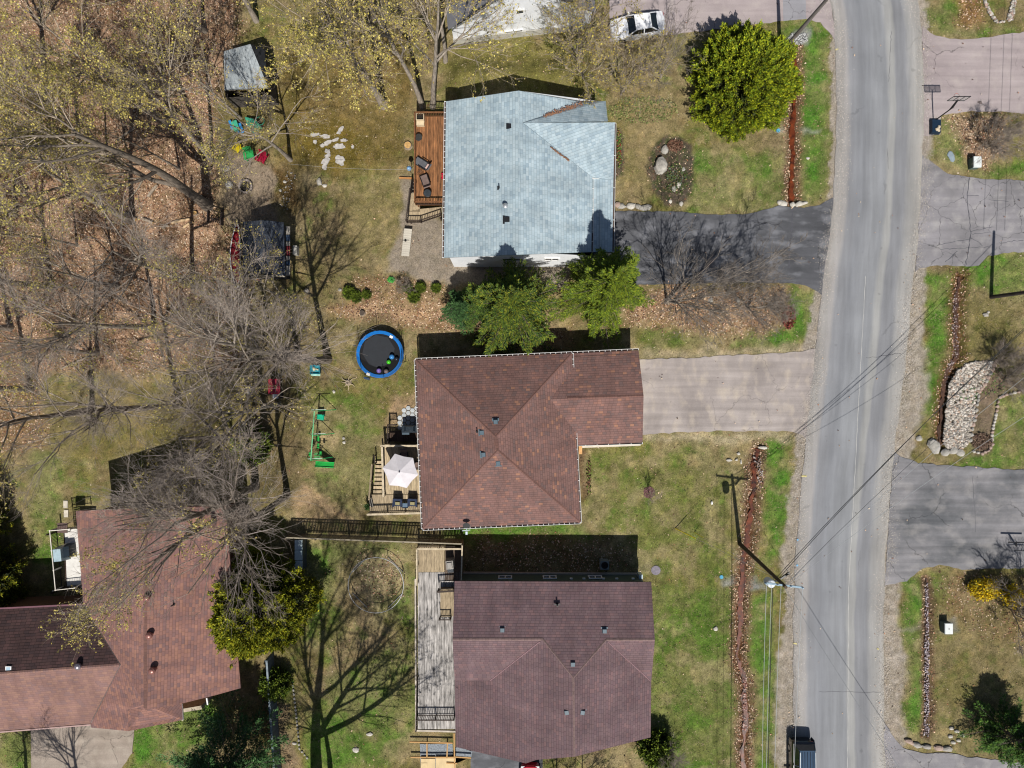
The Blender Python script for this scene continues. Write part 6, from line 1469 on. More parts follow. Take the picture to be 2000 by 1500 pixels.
# ------------------------------------------------------------------ trampoline
tr = thing('trampoline', 'round trampoline with blue edge pad, black mat and leaning net', 'trampoline', P(742, 690)); c = P(742, 692, .85); Rt = 1.98
bp_ = M('blue_pad', C('0f66b0'), .45, .1); matm = M('black_mat', C('24272c'), .7, .08); netm = M('black_net', C('0c0c0d'), .9, .1, alpha=.35)
mb = MB(); n = 36
def ringpt(r, k, n_, z): t_ = 2 * math.pi * k / n_; return (c.x + r * math.cos(t_), c.y + r * math.sin(t_), z)
for k in range(n):
    mb.face([ringpt(Rt, k, n, .88), ringpt(Rt, k + 1, n, .88), ringpt(Rt - .27, k + 1, n, .90), ringpt(Rt - .27, k, n, .90)]); mb.face([ringpt(Rt, k, n, .72), ringpt(Rt, k + 1, n, .72), ringpt(Rt, k + 1, n, .88), ringpt(Rt, k, n, .88)])
mb.build('edge_pad', bp_, tr)
mb = MB(); mb.face([ringpt(Rt - .2, k, n, .82) for k in range(n)]); mb.build('under_net', M('dark_spring_cover', C('121316'), .8, .1), tr)
mo = MB(); mo.face([(c.x - .12 + 1.38 * math.cos(a_) , c.y + .28 + 1.38 * math.sin(a_), .84) for a_ in [math.radians(x) for x in (10, 55, 100, 145, 190, 235, 262, 300, 330)]]); mo.build('jumping_mat', matm, tr)
for k in range(6):
    an = math.radians(100 + k * 60); ln = 1.0; b0 = Vector((c.x + Rt * 1.02 * math.cos(an), c.y + Rt * 1.02 * math.sin(an), 0)); t0 = b0 + Vector((0, 0, 2.65))
    o = rod('net_pole', M('pole_grey', C('7d8488'), .4, .1, metal=.5), tr, b0, t0, .022); rod('leg', black_metal, tr, b0 + Vector((.15, .1, 0)), b0 + Vector((.15, .1, .8)), .03)
mb = MB()
for k in range(24):
    q = [ringpt(Rt * 1.0, k, 24, .95), ringpt(Rt * 1.0, k + 1, 24, .95), ringpt(Rt * 1.03, k + 1, 24, 2.55 - (.35 if (k + 1) % 4 == 2 else .15 * ((k + 1) % 2))), ringpt(Rt * 1.03, k, 24, 2.55 - (.35 if k % 4 == 2 else .15 * (k % 2)))]
    mb.face(q)
mb.build('safety_net', netm, tr)
mb = MB(); q = [P(696, 715, .8), P(705, 728, .8)]; p = P(719, 731, .95); mb.box((p.x, p.y, .93), (.3, .22, .02), -.4); p = P(764, 658, .95); mb.box((p.x, p.y, .93), (.28, .2, .02), -.5); mb.build('label_patch', white_metal, tr)
mb = MB(); p = P(716, 738, .3); mb.box((p.x, p.y, .4), (.5, .08, .04), -.2); mb.box((p.x, p.y - .1, .15), (.5, .08, .04), -.2); mb.build('ladder', M('ladder_blue', C('28405f'), .4, .1), tr)
def ball(label, px, py, r, col, z=.86):
    mb = MB(); p = P(px, py, z); K_ = 8; prof = [(max(.01, r * math.sin(math.pi * k / K_)), r - r * math.cos(math.pi * k / K_)) for k in range(K_ + 1)]; mb.lathe((p.x, p.y, z), prof, 14); tag(mb.build('ball', M('ball_' + col, C(col), .35, .05), None, True), label, 'ball')
ball('light blue ball on the trampoline', 766, 697, .22, '3a78b0'); ball('bright green ball on the trampoline', 760, 707, .19, '3fae22'); ball('purple ball on the trampoline', 741, 724, .21, '7e68ae'); ball('grey patterned ball on the trampoline', 755, 725, .2, '7a6c6a'); ball('dark ball on the edge of the trampoline mat', 775, 701, .18, '22252a')
# teal sand table
t = thing('sand_table', 'teal and white plastic water table on the lawn by the tree roots', 'toy table', P(615, 722)); p = P(615, 722, .5); teal = M('teal_plastic', C('1f7f90'), .4, .1)
for dx, dy, sx_, sy_ in ((0, .36, .8, .06), (0, -.36, .8, .06), (.38, 0, .06, .7), (-.38, 0, .06, .7)): box('side_panel', teal, t, (p.x + dx, p.y + dy, .4), (sx_, sy_, .3))
mb = MB(); mb.box((p.x, p.y, .3), (.74, .7, .05)); mb.build('tray', M('teal_tray', C('2b93a3'), .4, .1), t); mb = MB(); mb.box((p.x + .05, p.y - .42, .38), (.75, .2, .06)); mb.build('ledge', M('mint_plastic', C('9fc8b8'), .5, .1), t)
mb = MB(); mb.box((p.x - .1, p.y + .05, .42), (.18, .3, .1), .4); mb.box((p.x + .15, p.y + .02, .40), (.25, .1, .08), -.4); mb.build('toys', M('toy_white', C('c9c4a0'), .5, .3, 12), t)
for dx in (-.3, .3):
    for dy in (-.28, .28): box('leg', teal, t, (p.x + dx, p.y + dy, .13), (.06, .06, .3))
# red wheelbarrow / toy car
t = thing('wheelbarrow', 'red wheelbarrow with white front standing in the shade', 'wheelbarrow', P(538, 760)); p = P(537, 755, .5); mb = MB(); mb.box((p.x, p.y, .55), (.85, 1.15, .35), 0, 1.12); mb.build('tray', M('barrow_red', C('9a2038'), .5, .15, 4), t)
mb = MB(); mb.box((p.x, p.y, .725), (.78, 1.06, .01)); mb.build('tray_load', M('barrow_red_inside', C('8a2436'), .6, .15, 4), t)
mb = MB(); mb.box((p.x + .03, p.y - .8, .45), (.4, .38, .25)); mb.build('front_guard', white_metal, t); mb = MB(); mb.tube([(p.x + .42, p.y - .75, .25), (p.x + .56, p.y - .75, .25)], .24, 14); mb.build('wheel', black_metal, t)
for s_ in (-.3, .3): rod('handle', black_metal, t, (p.x + s_, p.y + .3, .4), (p.x + s_ * 1.2, p.y + 1.0, .55), .025); rod('leg', black_metal, t, (p.x + s_, p.y + .3, 0), (p.x + s_, p.y + .3, .5), .02)
# swing set
sw = thing('swing_set', 'green metal swing set with slide on the centre lawn', 'swing set', P(618, 865)); gm_ = M('green_paint', C('24a05a'), .4, .08); gp = M('green_plastic', C('24943e'), .35, .05)
top0, top1 = P(614, 803, 2.1), P(607, 899, 2.1); rod('top_bar', M('mint_tube', C('6fc08a'), .4, .1), sw, top0, top1, .045)
for t0 in (top0, top1):
    gy_ = t0.y
    for s_ in (-1.15, 1.0): rod('leg', gm_, sw, t0, (t0.x + 0.25 + s_, gy_ + .05, 0), .03)
mid = top0.lerp(top1, .5)
for s_ in (-1.15, 1.0): rod('leg', gm_, sw, mid, (mid.x + .25 + s_, mid.y + .05, 0), .03)
for q, z_ in ((top0, 1.9), (mid, 1.5), (top1, 1.9)): mb = MB(); mb.tube([(q.x - .3 , q.y + .1, z_), (q.x + .9, q.y + .14, z_)], .03, 6); mb.build('cross_bar', M('pale_tube', C('b3c4b4'), .4, .1), sw)
p = P(625, 815, .6); mb = MB(); mb.box((p.x, p.y, .5), (.62, .5, .12), -.06, .8); mb.box((p.x, p.y + .2, .7), (.5, .08, .4)); st_ = mb.build('glider_seat', M('glider_green', C('15a07a'), .35, .05), sw)
rod('chain', black_metal, sw, (p.x - .25, p.y, .55), (top0.x + .0, p.y, 2.1), .012)
for yy in (857, 871): p = P(621, yy, .6); mb = MB(); mb.box((p.x, p.y, .55), (.2, .42, .04)); mb.build('swing_seat', gp, sw); rod('chain', black_metal, sw, (p.x, p.y + .18, .57), (mid.x - .02, p.y + .18, 2.1), .012); rod('chain', black_metal, sw, (p.x, p.y - .18, .57), (mid.x - .02, p.y - .18, 2.1), .012)
a, b = P(616, 906, 1.3), P(652, 908, .25); mb = MB(); mb.beam(a, b, .42, .05); mb.build('slide', gp, sw); mb = MB(); sl = (b - a).normalized(); sd = sl.cross(Vector((0, 0, 1))).normalized() * .22
for s_ in (1, -1): mb.beam(a + sd * s_ + Vector((0, 0, .07)), b + sd * s_ + Vector((0, 0, .07)), .04, .14)
mb.build('slide_sides', M('green_plastic_light', C('35b45a'), .35, .05), sw)
for k in range(4): q = P(614, 885 + k * 3, .3 + k * .32); box('ladder_rung', gm_, sw, (q.x + .25, q.y, .3 + k * .32), (.5, .05, .04))
for q in (P(606, 887, 1.3), P(627, 885, 1.3)): box('handle_block', gp, sw, (q.x, q.y, 1.35), (.16, .3, .2))
# ring frame on the lower lawn
rf = thing('bare_trampoline', 'bare metal ring frame of a trampoline on the lower left lawn', 'trampoline frame', P(735, 1135)); c = P(734, 1143, .85); Rg = 2.32; gal = M('galvanised_tube', C('a3a5a6'), .35, .1, metal=.6)
mb = MB(); mb.tube([(c.x + Rg * math.cos(k * math.pi / 24), c.y + Rg * math.sin(k * math.pi / 24), .85) for k in range(49)], .03, 6); mb.build('top_ring', gal, rf)
for k in range(8):
    an = k * math.pi / 4 + .4; q = Vector((c.x + Rg * math.cos(an), c.y + Rg * math.sin(an), .85)); rod('leg', gal, rf, q, (q.x, q.y, 0), .025)
for k in range(4):
    an = k * math.pi / 2 + .4; a_, b_ = [Vector((c.x + Rg * math.cos(x), c.y + Rg * math.sin(x), .03)) for x in (an, an + math.pi / 4)]; rod('foot_bar', gal, rf, a_, b_, .025)
# storage box by the fence
t = thing('storage_box', 'tall pale blue grey resin cabinet at the left end of the wooden fence', 'cabinet', P(582, 1083)); lid = M('resin_lid', C('9aaab0'), .5, .08); p, q = P(576, 1054, 1.3), P(590, 1115, 1.3)
mb = MB(); mb.box(((p.x + q.x) / 2, (p.y + q.y) / 2, .62), (q.x - p.x, p.y - q.y, 1.24)); mb.build('body', M('resin_body', C('3d444a'), .6, .1), t)
for k in range(3): u0 = k / 3; yc = p.y + (q.y - p.y) * (u0 + 1 / 6); box('lid_panel', lid, t, ((p.x + q.x) / 2, yc, 1.27), (q.x - p.x + .04, (p.y - q.y) / 3 - .05, .06))

# dish, AC, utility boxes
t = thing('satellite_dish', 'dark satellite dish on the lower edge of the centre brown roof', 'dish', P(911, 1035)); p = P(911, 1026, 3.9); mb = MB(); mb.lathe((p.x, p.y, 3.95), [(.02, 0), (.18, .02), (.29, .08)], 18, 1, .75); mb.build('reflector', black_metal, t); p2 = P(911, 1036, 3.4)
mb = MB(); mb.tube([p, (p2.x, p2.y, 3.2)], .03, 6); mb.beam((p2.x - .35, p2.y - .05, 3.3), (p2.x + .3, p2.y + .02, 3.3), .05, .05); mb.box((p2.x, p2.y - .25, 3.2), (.16, .25, .12)); mb.build('bracket', M('dish_bracket', C('b5c4c8'), .4, .1), t)
t = thing('air_conditioner', 'grey air conditioner unit in the shade above the mauve roof', 'air conditioner', P(1181, 1103)); p = P(1181, 1104, .8); mb = MB(); mb.box((p.x, p.y, .42), (.72, .72, .84)); mb.build('cabinet', M('ac_grey', C('6f7878'), .5, .1), t)
mb = MB()
for r in (.1, .18, .26): mb.tube([(p.x + r * math.cos(k * .4), p.y + r * math.sin(k * .4), .86) for k in range(17)], .012, 4, caps=False)
mb.build('fan_grille', black_metal, t); mb = MB(); mb.lathe((p.x, p.y, .84), [(.3, 0), (.3, .006), (.02, .007)], 18); mb.build('fan_opening', soilm, t)
for x, y, lab in ((1909, 316, 'white topped utility box beside the twiggy bush at the upper right'), (1853, 1228, 'white topped utility box in its gravel patch at the lower right')):
    t = thing('utility_box', lab, 'utility box', P(x, y)); p = P(x, y, .7); mb = MB(); mb.box((p.x, p.y, .32), (.62, .88, .66)); mb.build('cabinet', M('box_green_grey', C('4f5f5c'), .5, .1), t); mb = MB(); mb.box((p.x, p.y, .70), (.68, .94, .1), 0, .94); mb.build('lid', M('lid_white', C('c8cdcb'), .5, .06), t); mb = MB(); mb.box((p.x, p.y, .756), (.08, .16, .012)); mb.build('latch', M('latch_grey', C('8a8c8a'), .4), t)
# basketball hoop
t = thing('basketball_hoop', 'portable basketball hoop with sand bagged base at the edge of the pink driveway', 'basketball hoop', P(1823, 248)); p = P(1824, 249); mb = MB(); mb.box((p.x, p.y, .2), (.85, 1.25, .4), 0, .85); mb.build('base', M('navy_plastic', C('16283a'), .4, .1), t)
pl_ = P(1823, 237); top = P(1862, 211, 3.05); top = Vector((pl_.x + .15, pl_.y + .62, 3.0)); rod('pole', black_metal, t, (pl_.x, pl_.y, .3), (pl_.x + .08, pl_.y + .2, 2.6), .05)
bc = Vector((pl_.x + .12, pl_.y + .62, 3.25)); mb = MB(); mb.beam((pl_.x + .05, pl_.y + .15, 2.5), bc - Vector((0, .05, .1)), .08, .08); mb.beam((pl_.x + .05, pl_.y + .12, 2.0), bc - Vector((0, .05, .3)), .05, .05); mb.build('arm', black_metal, t)
mb = MB(); bwid, bh = 1.35, .85
for z_ in (-bh / 2, bh / 2): mb.beam(bc + Vector((-bwid / 2, 0, z_)), bc + Vector((bwid / 2, 0, z_)), .05, .05)
for x_ in (-bwid / 2, -.25, .25, bwid / 2): mb.beam(bc + Vector((x_, 0, -bh / 2)), bc + Vector((x_, 0, bh / 2)), .04, .04)
mb.build('board_frame', black_metal, t); mb = MB(); mb.box(bc, (bwid - .05, .02, bh - .05)); mb.build('backboard', M('clear_board', C('a8a6a6'), .2, .1, alpha=.35), t)
mb = MB(); mb.tube([(bc.x + .22 * math.cos(k * .4), bc.y + .32 + .22 * math.sin(k * .4), bc.z - .3) for k in range(17)], .012, 5); mb.build('rim', M('rim_orange', C('c05a3a'), .4), t)
for dx, dy, r in ((.05, -.3, .17), (.18, -.12, .14), (.15, -.42, .13)): mb = MB(); blob(mb, (p.x + dx, p.y + dy, .45), (r, r, .1), int(r * 100)); mb.build('ballast_stone', M('cream_stone', C('b8ab94'), .9, .1), t)
# blue paint marks and manhole
t = thing('manhole_cover', 'round grey utility cover in the lawn right of the dark house shade', 'cover', P(1281, 1114)); p = P(1281, 1114); mb = MB(); mb.lathe((p.x, p.y, -.03), [(.4, 0), (.4, .04), (.02, .045)], 18); mb.build('lid', M('cover_grey', C('77727a'), .9, .2, 5), t)
for x, y, lab in ((1409, 1127, 'blue painted valve cover at the left end of the lower gravel strip'), (1520, 255, 'blue painted valve cover beside the big golden cedar')):
    t = thing('valve_cover', lab, 'cover', P(x, y)); p = P(x, y); mb = MB(); mb.lathe((p.x, p.y, -.03), [(.16, 0), (.16, .06), (.02, .065)], 14); mb.build('cap', M('blue_marking_paint', C('4f93b0'), .8, .2, 9), t)
t = thing('marker_stone', 'small white marker on the front lawn below the pale rocks', 'marker', P(1390, 982)); p = P(1390, 982); mb = MB(); mb.lathe((p.x, p.y, -.02), [(.12, 0), (.1, .15), (.02, .2)], 8, .8, 1.4); mb.build('marker', white_metal, t)
# guy wire guards
yel = M('yellow_guard', C('c2b010'), .5, .1)
t = thing('guy_wire', 'steel guy wire with yellow guard running up to the lower utility pole', 'guy wire', P(1319, 1032)); p = P(1319, 1032); topw = P(1508, 1125, 9.2); g = MB(); g.tube([p, p.lerp(topw, .24)], .035, 6); g.build('guard', yel, t); g = MB(); g.tube([p, topw], .012, 4); g.build('cable', gal, t)
t = thing('guy_wire', 'second thinner guy wire anchored nearer to the utility pole', 'guy wire', P(1356, 1040)); p = P(1356, 1040); topw = P(1490, 1112, 7.5); g = MB(); g.tube([p, p.lerp(topw, .15)], .02, 6); g.build('guard', yel, t); g = MB(); g.tube([p, topw], .010, 4); g.build('cable', gal, t)

# ------------------------------------------------------------------ utility poles and wires
polew = M('pole_wood', C('4e4234'), .85, .25, 3, .3, stretch=(3, 3, .4)); polew2 = M('dark_pole_wood', C('3a3330'), .85, .25, 3, .3); ins = M('insulator', C('9fb3c0'), .3, .1)
def pole(label, bx, by, tx, ty, h, mat, arms=(), trafo=None, r=.18):
    t = thing('utility_pole', label, 'pole', P(bx, by)); b = P(bx, by, 0); tp = P(tx, ty, h); mb = MB(); mb.tube([(b.x, b.y, -.3), b.lerp(tp, .5), tp], r, 12, r * .66); mb.build('shaft', mat, t)
    for z_, a_, L_ in arms:
        c = b.lerp(tp, z_ / h); d = Vector((math.cos(a_), math.sin(a_), 0)); mb = MB(); mb.beam(c - d * L_ / 2, c + d * L_ / 2, .12, .12); ar = mb.build('crossarm', M('blue_grey_arm', C('7f96a4'), .6, .15), t)
        for k in (-.96, -.35, .35, .96): q = c + d * L_ / 2 * k; mb = MB(); mb.lathe((q.x, q.y, q.z + .05), [(.05, 0), (.07, .06), (.04, .1), (.07, .14), (.03, .2)], 8); mb.build('insulator', ins, ar)
    if trafo:
        q = b.lerp(tp, trafo[0] / h) + Vector((trafo[1], trafo[2], 0)); mb = MB(); mb.lathe((q.x, q.y, q.z - .55), [(.27, 0), (.30, .1), (.30, .85), (.24, .92), (.05, .96)], 18); mb.build('transformer', M('transformer_paint', C('c3cad0'), .4, .06), t)
        mb = MB(); mb.beam(q, b.lerp(tp, trafo[0] / h), .1, .1); mb.build('transformer_bracket', black_metal, t)
    return b, tp
b1, t1 = pole('leaning brown utility pole with crossarm and white transformer left of the road', 1445, 1062, 1535, 1147, 10.0, polew, [(9.6, -.12, 2.75)], (8.6, -.62, -.18))
mb = MB(); q = b1.lerp(t1, .83); mb.beam(q + Vector((.2, .05, .2)), q + Vector((.75, .55, .4)), .12, .16); mb.build('cutout_fuse', black_metal, None); bpy.data.objects['cutout_fuse'].parent = bpy.data.objects['utility_pole']; bpy.data.objects['cutout_fuse'].location = -ORG['utility_pole']
b2, t2 = pole('utility pole reaching out of the top edge by the big golden cedar', 1524, 104, 1640, -30, 10.0, M('silver_pole_wood', C('6a6460'), .8, .2, 3, stretch=(3, 3, .4)), [(9.6, -.1, 2.4)])
b3, t3 = pole('dark utility pole at the right edge of the photo', 1936, 580, 2115, 556, 8.6, polew2, (), r=.17)
p = b3.lerp(t3, .1)
t = thing('dark_bar', 'low dark bar on the mottled driveway at the right edge', 'rail', P(1990, 1075)); mb = MB(); mb.beam(P(1970, 1059, .9), P(2012, 1060, .9), .1, .1); mb.beam(P(1981, 1075, .6), P(2010, 1076, .6), .05, .05); mb.tube([P(1985, 1066, 0), P(1985, 1059, .9)], .07, 8); mb.build('arm', black_metal, t)  # black bar with a thinner, lower bar and a short post
wirem = M('black_cable', C('2b2d30'), .5, .1); wirep = M('pale_aluminium_cable', C('b9bcbc'), .35, .1, metal=.4)
t4 = Vector((t1.x + .3, t1.y - 46, 10)); t5 = Vector((t3.x + 1.5, t3.y + 42, 9.0)); t6 = P(1850, 1640, 7.0)
def wire(label, a, b, sag, r, mat, n=22, group='overhead wires'):
    mb = MB(); a = Vector(a); b = Vector(b); mb.tube([a.lerp(b, k / n) - Vector((0, 0, sag * 4 * (k / n) * (1 - k / n))) for k in range(n + 1)], r, 5); tag(mb.build('overhead_wire', mat), label, 'wire', group)
arm = Vector((math.cos(-.12), math.sin(-.12), 0)); q96 = b1.lerp(t1, .96)
south = [(-1.30, 9.75, wirep, 'pale wire hanging from the left tip of the crossarm down to the bottom edge'), (-.72, 9.2, wirep, 'pale wire from beside the transformer down to the bottom edge'), (.05, 9.0, wirep, 'pale curved wire from the pole top down to the bottom edge'), (1.30, 9.75, wirep, 'pale wire from the right tip of the crossarm down to the bottom edge')]
for dx, zz, m_, lab in south:
    a = q96 + arm * dx; a.z = zz; b = Vector((a.x - .55 - dx * .35, a.y - 44, zz)); wire(lab, a, b, .9, .016, m_)
wire('dark bundled cable from below the crossarm down to the bottom edge', b1.lerp(t1, .80) + Vector((-.15, 0, 0)), Vector((b1.lerp(t1, .8).x - .4, b1.y - 46, 7.6)), .8, .026, wirem)
for k, (fz, tx_, ty_, tz, m_, r_, lab) in enumerate([(.86, 0, 0, 7.4, wirem, .022, 'upper dark wire crossing the road towards the right pole'), (.83, .15, -.3, 7.0, wirem, .022, 'second dark wire crossing the road towards the right pole'), (.97, .9, -1.5, 8.5, wirem, .013, 'thin dark wire crossing the road towards the right edge'),
        (.97, 1.6, -2.3, 8.5, wirep, .014, 'pale wire crossing the road towards the right edge'), (.99, 3.2, -5.0, 8.5, wirep, .014, 'lowest pale wire crossing the road towards the right edge')]):
    wire(lab, b1.lerp(t1, fz) + Vector((.15 * (k > 1), .1, 0)), t3 + Vector((tx_, ty_ , tz - 8.6)), 1.0, r_, m_)
wire('dashed looking service cable crossing the road to the lower right', b1.lerp(t1, .93), t6, .7, .018, M('grey_service_cable', C('6f7274'), .5, .2), 20)
wire('dark wire from the top pole crossing the road at the top edge', t2 + Vector((0, 0, -.3)), P(2150, -280, 9), .8, .02, wirem)
for dx in (-.9, .9, .2): wire('dark wire running north from the right pole' if dx < 0 else ('second dark wire running north from the right pole' if dx > .5 else 'third dark wire running north from the right pole'), t3 + Vector((dx, 0, .1)), t5 + Vector((dx, 0, 0)), .8, .016, wirem)

# ------------------------------------------------------------------ vehicles
def car(name, label, cat, L_, W_, hood, cab, Hh, paint, gl, rails=False, seats=None, suv=False):
    """nose towards +x; hood, cab = (windscreen base, roof front, roof rear, rear glass base) along x"""
    t = thing(name, label, cat); x0, x1 = -L_ / 2, L_ / 2; ws, rf_, rr_, rb = cab
    xs = [x1, x1 - .10, x1 - .45, x1 - 1.0, ws, (ws + rr_) / 2, rb, (rb + x0) / 2 - .1, x0 + .12, x0]
    wd = [.62, .80, .93, 1, 1, 1, 1, .97, .86, .70]; hz = [hood - .22, hood - .10, hood - .04, hood, hood + .06, hood + .08, hood + .08, hood + .04, hood - .02, hood - .18]
    mb = MB(); rows = []
    for x, w, z_ in zip(xs, wd, hz):
        hw = W_ / 2 * w; rows.append([(x, -hw, .28), (x, -hw * 1.0, z_ - .22), (x, -hw * .93, z_ - .04), (x, -hw * .5, z_ + .02), (x, 0, z_ + .035), (x, hw * .5, z_ + .02), (x, hw * .93, z_ - .04), (x, hw, z_ - .22), (x, hw, .28)])
    for a, b in zip(rows[:-1], rows[1:]):
        for k in range(8): mb.face([a[k], a[k + 1], b[k + 1], b[k]])
    mb.face(rows[0][::-1]); mb.face(rows[-1]); mb.face([r[0] for r in rows] + [r[-1] for r in rows][::-1])
    mb.build('body', paint, t, True)
    hw = W_ / 2 * .90; tw = W_ / 2 * .70; zb = hood + .06
    def q(x, w, z_): return [(x, -w, z_), (x, w, z_)]
    roof = [(rf_, -tw, Hh - .04), (rf_, tw, Hh - .04), ((rf_ + rr_) / 2, tw * 1.02, Hh), (rr_, tw * .96, Hh - .05), (rr_, -tw * .96, Hh - .05), ((rf_ + rr_) / 2, -tw * 1.02, Hh)]
    mb = MB(); mb.face(roof); mb.face([(p_[0], p_[1], p_[2] - .05) for p_ in roof][::-1])
    for i in range(6): a, b = roof[i], roof[(i + 1) % 6]; mb.face([b, a, (a[0], a[1], a[2] - .05), (b[0], b[1], b[2] - .05)])
    for (xa, wa, za), (xb_, wb, zb_) in (((ws, hw, zb), (rf_, tw, Hh - .05)), ((rb, hw * .95, zb), (rr_, tw * .96, Hh - .06))):
        for s_ in (-1, 1): mb.beam((xa, wa * s_, za), (xb_, wb * s_, zb_), .07, .06)
    for s_ in (-1, 1): mb.beam(((ws + rb) / 2, hw * s_, zb), ((rf_ + rr_) / 2, tw * 1.0 * s_, Hh - .04), .08, .04)
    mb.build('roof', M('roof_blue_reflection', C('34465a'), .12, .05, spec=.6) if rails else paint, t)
    g_ = MB(); g_.face([(ws, -hw * .93, zb), (ws, hw * .93, zb), (rf_, tw * .95, Hh - .06), (rf_, -tw * .95, Hh - .06)]); g_.build('windscreen', gl, t)
    g_ = MB(); g_.face([(rb, hw * .88, zb), (rb, -hw * .88, zb), (rr_, -tw * .9, Hh - .075), (rr_, tw * .9, Hh - .075)]); g_.build('rear_window', gl, t)
    for s_ in (-1, 1): g_ = MB(); f_ = [(ws - .1, hw * s_ * .99, zb), (rb + .1, hw * s_ * .97, zb), (rr_, tw * s_ * .98, Hh - .08), (rf_, tw * s_ * .98, Hh - .08)]; g_.face(f_[::s_]); g_.build('side_window', gl, t)
    for s_ in (-1, 1):
        for x in (x1 - .85, x0 + .85):
            mb = MB(); mb.tube([(x, s_ * (W_ / 2 - .20), .33), (x, s_ * (W_ / 2 + .005), .33)], .33, 18); w_ = mb.build('wheel', M('tyre_rubber', C('1a1a1b'), .8, .1), t); mb = MB(); mb.tube([(x, s_ * (W_ / 2 + .0), .33), (x, s_ * (W_ / 2 + .012), .33)], .2, 12); mb.build('rim', M('alloy', C('8d8f92'), .3, .1, metal=.7), w_)
        mb = MB(); mb.box((ws - .25, s_ * (W_ / 2 + .08), zb + .05), (.14, .2, .12)); mb.build('wing_mirror', paint, t)
        mb = MB(); mb.box((x1 - .22, s_ * W_ / 2 * .68, hood - .16), (.3, .3, .10)); mb.build('headlight', M('lamp_clear', C('b8c0c4'), .1, .05), t); mb = MB(); mb.box((x0 + .12, s_ * W_ / 2 * .66, hood - .14), (.14, .3, .12)); mb.build('tail_light', M('lamp_red', C('7a1518'), .2, .05), t)
        if rails: mb = MB(); mb.beam((rf_ - .1, s_ * tw * .96, Hh + .05), (rr_ + .1, s_ * tw * .92, Hh + .05), .04, .05); mb.build('roof_rail', M('rail_silver', C('b0b6ba'), .3, .1, metal=.6), t)
    if rails:
        for k in range(5): mb = MB(); y_ = (k - 2) * tw * .33; mb.beam((rf_ - .15, y_, Hh - .01), (rr_ + .1, y_, Hh - .01), .03, .03); mb.build('roof_rib', paint, t)
    return t
wp = M('white_car_paint', C('d8d9dc'), .2, .02, spec=.5, coat=.5); gd = M('car_glass', C('14181b'), .06, .05, spec=.7)
t = car('parked_car', 'white parked sedan at the end of the pink driveway under budding twigs', 'car', 4.6, 1.85, .92, (.95, .35, -1.0, -1.65), 1.42, wp, gd); p = P(1245, 53, .5); t.location = (p.x, p.y, 0.01); t.rotation_euler = (0, 0, math.radians(189))
bpt = M('black_car_paint', C('0e1014'), .15, .02, spec=.5, coat=.6); bg = M('dark_blue_glass', C('10161f'), .05, .05, spec=.8)
t = car('parked_suv', 'black sport utility vehicle with roof rails entering at the bottom of the road', 'suv', 4.9, 1.95, 1.05, (1.2, .55, -2.05, -2.3), 1.78, bpt, bg, rails=True); p = P(1563, 1481, .9); t.location = (p.x, p.y, .05); t.rotation_euler = (0, 0, math.radians(-90)); t.location = (P(1560, 0).x, P(0, 1436).y - 2.45, .05)
rp = M('red_car_paint', C('a80f28'), .2, .03, spec=.5, coat=.6)
t = car('parked_car', 'red car mostly hidden at the bottom edge below the mauve roof', 'car', 4.5, 1.8, .95, (.7, .1, -1.2, -1.8), 1.45, rp, gd); p = P(1035, 1487); t.location = (p.x, p.y - 2.15, 0.02); t.rotation_euler = (0, 0, math.radians(90))

# ------------------------------------------------------------------ stones of gardens, ditches and walls
def rock_line(name, label, cat, pts, mat, sx, sy, sz, group=None, piece='stone', jit=.15):
    t = thing(name, label, cat, P(*pts[len(pts) // 2]))
    for k, (x, y) in enumerate(pts):
        nx_, ny_ = pts[min(k + 1, len(pts) - 1)]; px_, py_ = pts[max(k - 1, 0)]; an = math.atan2(-(ny_ - py_), nx_ - px_)
        rock(x, y, sx * random.uniform(1 - jit, 1 + jit), sy * random.uniform(1 - jit, 1 + jit), sz, mat if not isinstance(mat, list) else random.choice(mat), seed=k * 13 + int(x), rz=an, parent=t, name=piece)
    return t
def along(pl, step):
    out = []; 
    for a, b in zip(pl[:-1], pl[1:]):
        a, b = Vector(a), Vector(b); n = max(1, round((b - a).length / step))
        for k in range(n): out.append(tuple(a.lerp(b, k / n)))
    out.append(pl[-1]); return out
mixst = [stonem, stonew, stonep]
rock_line('garden_edging', 'curved line of pale edging stones round the mulch bed at the right', 'edging', along([(2010, 757), (1990, 765), (1965, 771), (1953, 776), (1949, 785), (1945, 810), (1940, 830), (1937, 850), (1938, 868), (1930, 880), (1918, 886), (1902, 882)], 7.5), [stonew, stonep], .17, .13, .14)
rock_line('garden_edging', 'row of stones between the river stone bed and the mulch bed', 'edging', along([(1945, 705), (1938, 722), (1922, 752), (1912, 765), (1908, 790), (1905, 812), (1898, 838), (1895, 860)], 9), [stonep, stonem], .22, .16, .16)
rock_line('stone_wall', 'row of pale rocks along the top edge of the dark driveway beside the blue roof', 'rocks', [(1207, 401), (1214, 403), (1232, 403), (1246, 404), (1255, 407), (1264, 405)], mixst, .38, .25, .2)
rock_line('culvert_headwall', 'flat headwall stones over the ditch end at the dark driveway', 'stones', [(1522, 396), (1530, 398), (1548, 400), (1560, 399), (1570, 397)], stonew, .34, .2, .16, jit=.3)
rock_line('culvert_headwall', 'headwall stones where the right ditch meets the mottled driveway', 'stones', [(1846, 884), (1862, 880), (1875, 884)], stonem, .42, .32, .2)
rock_line('culvert_headwall', 'large flat slabs along the bottom right driveway edge', 'stones', [(1776, 1448), (1790, 1455), (1810, 1458), (1832, 1460), (1850, 1462)], [stonem, stonep], .46, .24, .18)
rock(1823, 870, .5, .7, .3, stonem, 'large grey boulder left of the river stone bed end', rz=.4); rock(1795, 856, .28, .24, .12, stonem, 'flat grey stone in the grass left of the large boulder')
